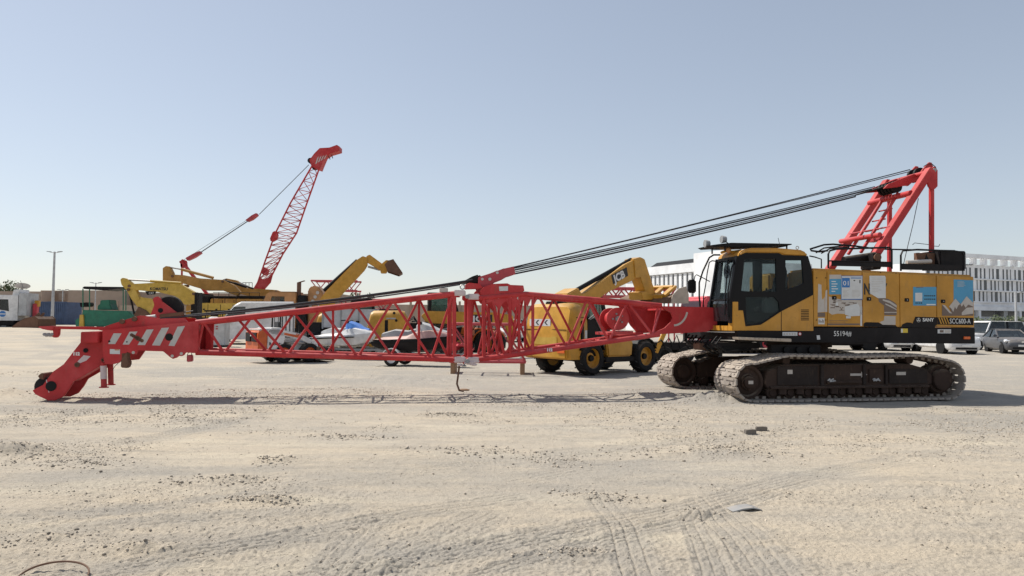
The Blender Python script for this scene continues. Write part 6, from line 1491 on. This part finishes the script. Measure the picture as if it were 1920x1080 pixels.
# blue container
FN = Frame((W(101, 610, 82).x, 82, .66), R(-6))
bc = thing('shipping_container', 'blue corrugated shipping container standing against the beige wall', 'container', FN.loc, FN.rz)
MB().box(-2.35, 2.35, -1.2, 1.2, .05, 2.55).build('shell', 'container_blue', bc)
for k in range(21): MB().box(-2.26+k*.22, -2.14+k*.22, -1.24, -1.199, .16, 2.44).build('corrugation', 'container_blue', bc)
for x in (-2.38, 2.30): MB().box(x, x+.08, -1.26, -1.18, .0, 2.6).build('corner_post', 'container_blue', bc)
for z in (.0, 2.48): MB().box(-2.30, 2.30, -1.255, -1.18, z, z+.12).build('rail', 'container_blue', bc)

# ------------------------------------------------------------------ red lattice crane further back
FH = Frame((W(430, 600, 76).x, 76, .3), math.pi)
rcn = thing('lattice_crane', 'red lattice crane with boom raised against the sky behind the excavators', 'crane', FH.loc, FH.rz)
for sy in (-1.5, 1.5):
    pts = [(-2.5 + .5*math.cos(a), .5 + .5*math.sin(a)) for a in np.linspace(R(90), R(270), 8)] + [(2.5 + .5*math.cos(a), .5 + .5*math.sin(a)) for a in np.linspace(R(-90), R(90), 8)]
    MB().prism(pts, sy-.4, sy+.4).build('track', 'undercarriage', rcn, bevel=.02)
MB().box(-3.2, 3.8, -1.5, 1.5, 1.1, 2.6).build('machinery_house', 'digger_ochre', rcn, bevel=.06)
MB().box(-4.6, -3.25, .4, 1.5, 1.2, 3.1).build('cab', 'frame_black', rcn, bevel=.06)
bw = .55
def crod(a, b, v0, v1, r, mat='crane_red', nm='brace', parent=None): 
    return MB().tube(FH.p3(*a, v0), FH.p3(*b, v1), r, 7).build(nm, mat, parent or rcn, smooth=True)
LC = [(477, 548), (497, 490), (517, 436), (545, 380), (588, 306)]; RC = [(508, 520), (530, 477), (556, 437), (574, 385), (600, 312)]
bo = None
for v in (-bw, bw):
    for l in (LC, RC):
        o = MB().path([FH.p3(a, b, v) for a, b in l], .085, 8).build('boom_lattice' if bo is None else 'chord', 'crane_red', bo or rcn, smooth=True); bo = bo or o
def along(l, t):
    n = len(l)-1; k = min(int(t*n), n-1); f = t*n-k
    return (l[k][0]+(l[k+1][0]-l[k][0])*f, l[k][1]+(l[k+1][1]-l[k][1])*f)
NB = 18
for i in range(NB):
    t0, t1 = i/NB, (i+1)/NB
    for v in (-bw, bw):
        crod(along(LC, t0), along(RC, t0), v, v, .035, parent=bo)
        crod(along(LC if (i+(v > 0)) % 2 else RC, t0), along(RC if (i+(v > 0)) % 2 else LC, t1), v, v, .035, parent=bo)
    for l in (LC, RC): crod(along(l, t0), along(l, t1), -bw if i % 2 else bw, bw if i % 2 else -bw, .03, parent=bo)
for v in (-bw-.05, bw-.05): slab(FH, [(470, 560), (476, 540), (488, 520), (494, 524), (500, 522), (512, 515), (508, 530), (492, 548), (480, 562)], v, v, v+.1, 'foot_plate', 'crane_red', bo, .01)
slab(FH, [(518, 434), (514, 436), (509, 448), (510, 453), (517, 449), (520, 441)], 0, -.5, .5, 'joint_frame', 'crane_red', bo, .02)
slab(FH, [(492, 505), (497, 501), (504, 506), (502, 514), (495, 516), (491, 511)], 0, -.3, .3, 'winch', 'crane_red_faded', bo, .02)
hd = slab(FH, [(586, 312), (583, 302), (592, 290), (602, 280), (620, 279), (634, 274), (639, 277), (639, 285), (622, 290), (612, 296), (606, 310), (602, 320), (590, 316)], 0, -.6, .6, 'boom_head', 'crane_red', rcn, .02)
for k in range(4): slab(FH, [(595+k*5, 296-k*1.2), (598+k*5, 293-k*1.2), (594+k*5, 306-k*3), (591+k*5, 308-k*3)], .6, .601, .606, 'warning_stripe', 'stripe_grey', hd, 0)
for px, py, r in ((583, 302, .28), (632, 279, .26), (590, 315, .2)):
    a = FH.p3(px, py, 0); MB().lathe((a.x, 0, a.z), [(.04, -.3), (r, -.3), (r, .3), (.04, .3)], 16).build('sheave', 'dark', hd, smooth=True)
crod((622, 290), (624, 297), .2, .2, .04, 'dark', 'rope_keeper', hd); crod((616, 292), (619, 299), .2, .2, .04, 'dark', 'rope_keeper', hd)
for v in (-.25, .25):
    crod((579, 309), (486, 402), v, v, .035, 'cable', 'pendant_rope'); crod((467, 413), (378, 472), v, v, .05, 'cable', 'pendant_rope'); crod((470, 408), (345, 487), v*.5, v*.5, .018, 'cable', 'hoist_line')
slab(FH, [(462, 413), (474, 404), (482, 400), (484, 404), (474, 412), (465, 416)], 0, -.3, .3, 'bridle', 'crane_red_faded', rcn, .02)
slab(FH, [(350, 484), (364, 476), (376, 471), (378, 475), (366, 483), (353, 489)], 0, -.3, .3, 'bridle', 'crane_red_faded', rcn, .02)
for v in (-.7, .7):
    MB().bar(FH.p3(341, 490, v), FH.p3(392, 556, v), .25, .32, (0, 1, 0)).build('gantry_leg', 'crane_red', rcn); MB().bar(FH.p3(341, 492, v), FH.p3(341, 565, v), .14, .16, (0, 1, 0)).build('gantry_post', 'crane_red', rcn)
    slab(FH, [(338, 490), (342, 486), (350, 489), (352, 500), (344, 503), (339, 500)], v, v-.08, v+.08, 'gusset_plate', 'crane_red', rcn, .01)
a = FH.p3(344, 492, 0); MB().tube((a.x, -.7, a.z), (a.x, .7, a.z), .12, 10).build('cross_tube', 'crane_red', rcn)
# ------------------------------------------------------------------ stored red lattice sections
def section(px0, px1, py0, py1, Y, label, r=.045, v=.8, blocks=False):
    Fs = Frame((W((px0+px1)/2, py1, Y).x, Y, 0), 0.0)
    t = thing('lattice_section', label, 'lattice section', Fs.loc, 0, 'stored red lattice sections')
    zt_, zb_ = Fs.q(px0, py0)[1], Fs.q(px0, py1)[1]; x0, x1 = Fs.q(px0, py0)[0], Fs.q(px1, py0)[0]
    for y in (-v, v):
        for z in (zt_, zb_): MB().tube((x0, y, z), (x1, y, z), r*1.6, 8).build('chord', 'crane_red_faded', t, smooth=True)
    n = max(3, int((x1-x0)/(zt_-zb_)*1.3))
    for i in range(n):
        a, b = x0+(x1-x0)*i/n, x0+(x1-x0)*(i+1)/n
        for y in (-v, v): MB().tube((a, y, zb_ if i % 2 else zt_), (b, y, zt_ if i % 2 else zb_), r, 6).build('brace', 'crane_red_faded', t)
        MB().tube((a, -v, zt_), (a, v, zt_), r, 6).build('brace', 'crane_red_faded', t)
    for x in (x0+.1, x1-.1):
        if blocks: MB().box(x-.07, x+.07, -v+.1, v-.1, 0, zb_-r*1.5).build('timber_block', 'wood', t, bevel=.01); continue
        for y in (-v, v): MB().tube((x, y, zb_), (x, y, 0), r, 6).build('stand', 'crane_red_faded', t)
    return t
section(588, 674, 527, 545, 62, 'red lattice section held high behind the raised telehandler boom'); section(640, 735, 562, 580, 56, 'red lattice section lying behind the grey truck bed')
section(1118, 1262, 541, 556, 46, 'red lattice section showing under the raised JCB boom'); section(830, 975, 606, 668, 38.5, 'red lattice section standing among the orange tractors', .04, .7)
section(846, 986, 607, 676, 23.6, 'red lattice section lying on timber just behind the boom joint', .028, .55, True)

# ------------------------------------------------------------------ buildings
def mkwall(name, col, scale=.6):
    return paint(name, col, .85, dirt=.12, dirtcol=tuple(c*.75 for c in col), dust=.1, scale=scale*.3, bump=.05)
mkwall('beige_render', (0.42, 0.33, 0.26)); mkwall('beige_dark', (0.36, 0.265, 0.20)); mkwall('white_render', (0.86, 0.87, 0.89)); mkwall('grey_render', (0.62, 0.65, 0.69))
plain('window_dark', (0.045, 0.05, 0.06), .25)
FU = Frame((0, 104, 0), 0.0)
bb_ = thing('beige_building', 'long beige walled building with stepped roofline across the back of the lot', 'building', (0, 104, 0), 0)
def wallpx(px0, px1, py0, py1, v, dep, mat, parent=bb_, nm='wall', F=FU):
    a, b = F.q(px0, py0, v), F.q(px1, py1, v)
    return MB().box(a[0], b[0], v, v+dep, min(b[1], 0) if py1 > 600 else b[1], a[1]).build(nm, mat, parent)
wallpx(-500, 76, 541.5, 640, 0, 12, 'beige_render'); wallpx(76.3, 128, 544.5, 640, 3, 9, 'beige_dark'); wallpx(128.3, 232, 544, 640, .5, 11, 'beige_render'); wallpx(232.3, 640, 548, 640, 2, 9, 'beige_dark')  # narrow recessed bay: its shade is put into the darker beige
wallpx(-500, 640, 566, 640, -3.0, .4, 'beige_render', nm='boundary_wall'); wallpx(640.4, 1000, 570, 640, -3.0, .4, 'beige_render', nm='boundary_wall')
for px in range(-60, 1000, 46): wallpx(px, px+3, 565, 640, -3.25, .24, 'beige_dark', nm='pilaster')
for px0, px1, py0, py1 in ((86, 92, 551, 563), (110, 122, 550, 563), (57, 75, 556, 563)): wallpx(px0, px1, py0, py1, 2.9 if px0 > 76 else -.1, .09, 'beige_render', nm='panel')
a = FU.p3(52, 560, -.2); MB().box(a.x-.6, a.x+.7, -.6, -.02, a.z-.3, a.z+.25).build('air_unit', 'pale_grey', bb_, bevel=.03)
# dish on the roof
a = W(42, 541, 106); sd_ = thing('satellite_dish', 'large pale satellite dish on the beige roof', 'dish', (a.x, 106, a.z), 0)
m = MB(); rg = []
for r in (.05, .3, .6, .9, 1.15): rg.append([Vector((r*math.cos(t), -.20*r*math.sin(t), .30 + .36*r*math.sin(t) + .06*r*r)) for t in np.linspace(0, 2*math.pi, 21)[:-1]])
m.loft(rg, cap=False); m.build('reflector', 'pale_grey', sd_, smooth=True, recalc=False); MB().tube((0, 0, 0), (0, 0, .5), .08, 8).build('mast', 'grey_paint', sd_); MB().tube((0, -.1, .4), (.2, -.8, 1.1), .03, 6).build('feed_arm', 'grey_paint', sd_)
# white building with tall slots, receding to the left
FE = Frame((W(1345, 560, 120).x, 120, 0), R(-66))
wb1 = thing('white_building', 'white building with tall narrow window slots and solar panels on its roof', 'building', FE.loc, FE.rz)
zt1 = FE.q(1300, 494, 0)[1]
x_l = FE.q(1204, 520, 0)[0]; x_s = FE.q(1303, 520, 0)[0]
MB().box(x_l-6, x_s+8, .25, 18, 0, zt1).build('wall', 'white_render', wb1)
MB().box(x_l-6.5, x_s+8, -.3, .24, zt1-1.4, zt1+.1).build('parapet', 'white_render', wb1)
xs = np.linspace(x_l+.5, x_s-.5, 12)
for i, x in enumerate(xs): MB().box(x-.45, x+.05, .19, .245, 0, zt1-1.6).build('window_slot', 'window_dark', wb1)
for i in range(len(xs)-1): MB().box(xs[i]+.10, xs[i+1]-.5, -.05, .24, 0, zt1-1.5).build('pier', 'white_render', wb1)
MB().box(x_s+.3, x_s+8, -.5, .24, 0, zt1+1.6).build('stair_tower', 'white_render', wb1)
for k in range(6):
    x = x_l+1 + k*(x_s-x_l)/6.2
    pn = MB().add([(x, 1.0, zt1+.2), (x+2.6, 1.0, zt1+.2), (x+2.6, 2.6, zt1+1.15), (x, 2.6, zt1+1.15), (x, 1.0, zt1+.12), (x+2.6, 1.0, zt1+.12), (x+2.6, 2.6, zt1+1.07), (x, 2.6, zt1+1.07)], [(0, 1, 2, 3), (7, 6, 5, 4), (0, 4, 5, 1), (1, 5, 6, 2), (2, 6, 7, 3), (3, 7, 4, 0)]).build('solar_panel', 'dark', wb1)
    for xx in (x+.3, x+2.3): MB().tube((xx, 2.5, zt1), (xx, 2.5, zt1+1.05), .05, 5).build('panel_leg', 'grey_paint', pn)
# white office building on the right
FI = Frame((W(1812, 560, 190).x, 190, 0), R(23))
wb2 = thing('office_building', 'white office building with rows of narrow windows and open roof frame', 'building', FI.loc, FI.rz)
z_ = lambda py, px=1830: FI.q(px, py, 0)[1]
ztop, zpar = z_(477), z_(496)
X0, X1 = -14, 62
MB().box(X0, X1, .5, 20, z_(574), zpar).build('upper_wall', 'white_render', wb2)
MB().box(X0, X1, 3.0, 20, 0, z_(574)-.01).build('ground_floor_wall', 'grey_render', wb2)
MB().box(X0, X1, -.6, 3.0, z_(576)-.8, z_(574)-.02).build('canopy', 'white_render', wb2)
MB().box(X0, X1, -.8, 2.0, ztop-1.0, ztop).build('roof_beam', 'white_render', wb2)
for k in range(20):
    x = X0 + .5 + k*4.0
    MB().box(x, x+.8, -.6, .9, zpar, ztop-1.0).build('roof_post', 'white_render', wb2)
rows = [(502, 521.5), (524.5, 543), (546, 564.5)]
pat = [.9, .42, .45, .22, .45, .9, .42, .45, .2, .45]
wm = {}
for r_, (a, b) in enumerate(rows):
    za_, zb_ = z_(b), z_(a)
    x = X0 + .4 + r_*.7; k = r_*3
    while x < X1 - 2:
        w_ = pat[k % 10]*1.15; key = (r_, pat[k % 10])
        if key not in wm: wm[key] = MB().box(0, w_, .44, .505, za_, zb_).build('window', 'window_dark', wb2, loc=(x, 0, 0))
        else: same(wm[key], wb2, (x, 0, 0))
        x += w_ + (1.0 if k % 3 else 1.5); k += 1
    MB().box(X0, X1, -.05, .49, za_-.35, za_-.05).build('floor_band', 'white_render', wb2)
for k, px in enumerate((1835, 1865, 1890, 1912, 1935)):
    xq = FI.q(px, 590, 3)[0]; MB().box(xq, xq+ (3.5 if k % 2 else 6), 2.9, 2.99, z_(593), z_(582)).build('shop_window', 'window_dark', wb2)
for k in range(5): MB().box(X0+2+k*16, X0+2.9+k*16, -.4, .5, 0, z_(576)-.8).build('column', 'white_render', wb2)
for k in range(6): MB().path([FI.p3(1808+k*2.5, 495 + (k % 2), -.06), FI.p3(1809.5+k*2.5, 497, -.06), FI.p3(1811+k*2.5, 496 - (k % 2), -.06)], .08, 5).build('sign_letter', 'ink_black', wb2)
# ------------------------------------------------------------------ lamp posts
def lamp_post(px, py0, py1, Y, label, arms=2, r=.09):
    a, b = W(px, py0, Y), W(px, py1, Y)
    z0 = grise(b.x, Y) - .02
    t = thing('lamp_post', label, 'lamp post', (b.x, Y, z0), 0, 'lamp posts round the lot'); h = a.z - z0
    MB().tube((0, 0, 0), (0, 0, h), r, 12, r*.6).build('pole', 'pale_grey', t, smooth=True); MB().cyl((0, 0, .12), 'z', r*2, .24, 12).build('base', 'pale_grey', t)
    for k in range(arms):
        s = 1 if k == 0 else -1; d = Vector((s, .15 if k < 2 else 1, 0))
        MB().tube((0, 0, h-.12), (s*.5, 0, h-.02), .035, 6).build('arm', 'pale_grey', t); MB().prism([(s*.35, h-.06), (s*.75, h-.0), (s*.75, h+.06), (s*.35, h+.02)], -.12, .12).build('lamp_head', 'grey_paint', t)
    return t
lamp_post(97.5, 472, 612, 76, 'tall white twin-arm lamp post in front of the blue container', 2, .16); lamp_post(177.5, 530, 600, 98, 'thin distant lamp post behind the green paver'); lamp_post(116, 543, 600, 100, 'short lamp post standing against the beige wall')
lamp_post(1905.5, 547, 610, 62, 'plain white lamp post before the office building', 1, .12)
# ------------------------------------------------------------------ trees and shrubs
def leafmat(name, col):
    m, N, L, B = nmat(name); n = noise(N, L, 1.5, 3, .6)
    L.new(mixc(N, L, ramp(N, L, n, .3, .7), tuple(c*.6 for c in col), tuple(c*1.3 for c in col)), B.inputs['Base Color']); B.inputs['Roughness'].default_value = .6; MAT[name] = m
leafmat('leaf', (0.075, 0.10, 0.035))
def tree(px, py0, py1, Y, rad, label, n=1300):
    b = W(px, py1, Y); top = W(px, py0, Y).z; z0 = grise(b.x, Y)
    t = thing('tree', label, 'tree', (b.x, Y, z0), 0, 'trees beyond the wall'); h = top - z0
    m = MB(); m.tube((0, 0, 0), (.05, 0, h*.5), .14, 8, .08); rng = random.Random(int(px))
    for k in range(6):
        a = k*1.05; m.tube((.05, 0, h*.45), (rad*.6*math.cos(a), rad*.6*math.sin(a), h*(.65+.05*k)), .06, 6, .02)
    m.build('trunk', 'wood', t)
    cl = [(rad*.7*rng.uniform(-1, 1), rad*.6*rng.uniform(-1, 1), h*rng.uniform(.66, .92), rad*rng.uniform(.3, .5)) for _ in range(11)]
    vs, fs = [], []
    for k in range(n):
        c = rng.choice(cl); d = Vector((rng.gauss(0, 1), rng.gauss(0, 1), rng.gauss(0, 1))).normalized()*c[3]*rng.uniform(.55, 1.05)
        p = Vector((c[0], c[1], c[2])) + d; s = rng.uniform(.10, .22); u = Vector((rng.uniform(-1, 1), rng.uniform(-1, 1), rng.uniform(-1, 1))).normalized(); w_ = u.orthogonal().normalized()
        o = len(vs); vs += [p-u*s, p+w_*s*.5, p+u*s, p-w_*s*.5]; fs.append((o, o+1, o+2, o+3))
    MB().add(vs, fs).build('crown', 'leaf', t, recalc=False)
tree(8, 529, 600, 118, 3.2, 'wide green tree crown rising over the beige wall', 1800); tree(682, 553, 600, 92, 1.7, 'small green tree behind the stored red lattice'); tree(1228, 530, 600, 100, 1.2, 'small tree hidden behind the raised bucket', 600)
for px, w_ in ((1838, 'low dark shrub behind the black deck corner of the crane'), (1862, 'low dark shrub behind the roof of the white estate car'), (1884, 'low dark shrub above the roof of the grey sedan'), (1908, 'low dark shrub at the foot of the plain lamp post')): tree(px, 596, 612, 110, 1.5, w_, 500)

# ------------------------------------------------------------------ small things lying on the ground
def on_ground(px, py): g = G(px, py); return Vector((g.x, g.y, gz(g.x, g.y)))
for px, py, rz, lab in ((1406, 813, 12, 'grey concrete block with one end broken lying on the sand'), (1427, 808, -6, 'longer grey concrete block lying behind the broken one')):
    p = on_ground(px, py); o = MB().prism([(-.085, -.01), (.085, -.01), (.09, .07), (.02, .075), (-.08, .068)], -.045, .045).build('concrete_block', 'block_grey', None, bevel=.008, loc=p, rz=R(rz)); tag(o, lab, 'block', 'loose concrete blocks')
p = on_ground(1396, 955); o = MB().prism([(-.15, .0), (-.05, .022), (.05, .03), (.13, .008), (.14, .0), (.05, .018), (-.05, .010), (-.14, -.01)], -.07, .07).build('sheet_scrap', 'grey_paint', None, loc=p, rz=R(10)); tag(o, 'crumpled grey sheet scrap lying by the tyre tracks', 'scrap')
p = on_ground(100, 1080); pts = [p + Vector((.22*math.cos(t), .14*math.sin(t), .015 + .05*max(0, math.sin(t*1.0)))) for t in np.linspace(R(-20), R(215), 24)]
o = MB().path(pts, .007, 6).build('wire_loop', 'rust', None); tag(o, 'rusty loop of wire half buried in the sand', 'wire')
p = on_ground(870, 733); o = MB().ell((0, 0, .02), (.14, .06, .03), 9, 6).build('rope_heap', 'wood', None, loc=p); tag(o, 'small heap of tan rope under the bent rod', 'rope')
# loose stones
def stones():
    rng = np.random.default_rng(5); m_v, m_f = [], []
    base = []; bf = []
    bm = bmesh.new(); bmesh.ops.create_icosphere(bm, subdivisions=1, radius=1.0); base = np.array([v.co[:] for v in bm.verts]); bf = np.array([[v.index for v in f.verts] for f in bm.faces]); bm.free()
    def spread(n, thr, near, far, pw):
        d = near + rng.random(n)**pw*(far-near); an = (rng.random(n)-.5)*R(84)
        x = d*np.sin(an); y = d*np.cos(an)
        q = vnoise(x*.33+5, y*.55, 3)*.6 + vnoise(x*1.1, y*1.9, 4)*.4 + (vnoise(x*3.3, y*4.5, 21)-.5)*.5
        k = q + rng.random(n)*.3 > thr
        return x[k], y[k], q[k]
    x1, y1, q1 = spread(80000, .74, 4.2, 19, .8)           # crumbs in patches
    kk = rng.random(len(x1)) < np.clip((np.hypot(x1, y1)-4.0)/6.0, .25, 1); x1, y1, q1 = x1[kk], y1[kk], q1[kk]
    x2, y2, q2 = spread(1500, .3, 4.2, 26, 1.2)              # scattered pebbles
    d1 = np.clip(np.hypot(x1, y1)/14, .4, 1.0); s1 = (.003 + .006*rng.random(len(x1)))*(.5+.7*d1) + .016*rng.random(len(x1))**10*np.clip((q1-.5)*4, .2, 1)*d1; s2 = .004 + .005*rng.random(len(x2)) + .014*rng.random(len(x2))**10
    mx_, my_, ms_ = [], [], []
    for (ax, ay, rx, ry, hh) in MOUNDS:                      # crumbled lumps on the heaps
        k = int((60 + 200*rng.random())*min(1.5, rx/.4)); u_ = rng.normal(0, rx*(.4 + .8*rng.random()), k); mx_.append(ax + u_); my_.append(ay + u_*(rng.random()-.5)*.6 + rng.normal(0, ry*(.5+.8*rng.random()), k)); ms_.append(.004 + .006*rng.random(k) + .018*rng.random(k)**4*min(1, ay/9))
    mx_, my_, ms_ = np.concatenate(mx_), np.concatenate(my_), np.concatenate(ms_)
    x = np.concatenate([x1, x2, mx_]); y = np.concatenate([y1, y2, my_]); s = np.concatenate([s1, s2, ms_]); z = ground_z(x, y); n = len(x)
    V = np.empty((n, len(base), 3)); 
    for k in range(n):
        sc_ = s[k]*(np.array([1, .8, .6]) + rng.normal(0, .12, 3)); a = rng.random()*6.28
        b = base*(1+rng.normal(0, .12, (len(base), 1)))*sc_; c, si = math.cos(a), math.sin(a)
        V[k, :, 0] = b[:, 0]*c - b[:, 1]*si + x[k]; V[k, :, 1] = b[:, 0]*si + b[:, 1]*c + y[k]; V[k, :, 2] = b[:, 2] + z[k] + s[k]*.25
    Fc = (bf[None] + (np.arange(n)*len(base))[:, None, None]).reshape(-1, 3)
    me = bpy.data.meshes.new('gravel'); V = V.reshape(-1, 3)
    me.vertices.add(len(V)); me.vertices.foreach_set('co', V.ravel().astype(np.float32)); me.loops.add(Fc.size); me.loops.foreach_set('vertex_index', Fc.ravel().astype(np.int32))
    me.polygons.add(len(Fc)); me.polygons.foreach_set('loop_start', np.arange(0, Fc.size, 3, dtype=np.int32)); me.update(calc_edges=True); me.validate()
    m, N, L, B = nmat('pebble'); g = N.new('ShaderNodeNewGeometry')
    L.new(mixc(N, L, g.outputs['Random Per Island'], (0.20, 0.172, 0.14), (0.58, 0.50, 0.40)), B.inputs['Base Color']); B.inputs['Roughness'].default_value = .9; MAT['pebble'] = m
    me.materials.append(m); o = bpy.data.objects.new('gravel', me); COL.objects.link(o); o['kind'] = 'stuff'; o['label'] = 'loose gravel and pebbles scattered over the sandy lot'; o['category'] = 'gravel'
stones()
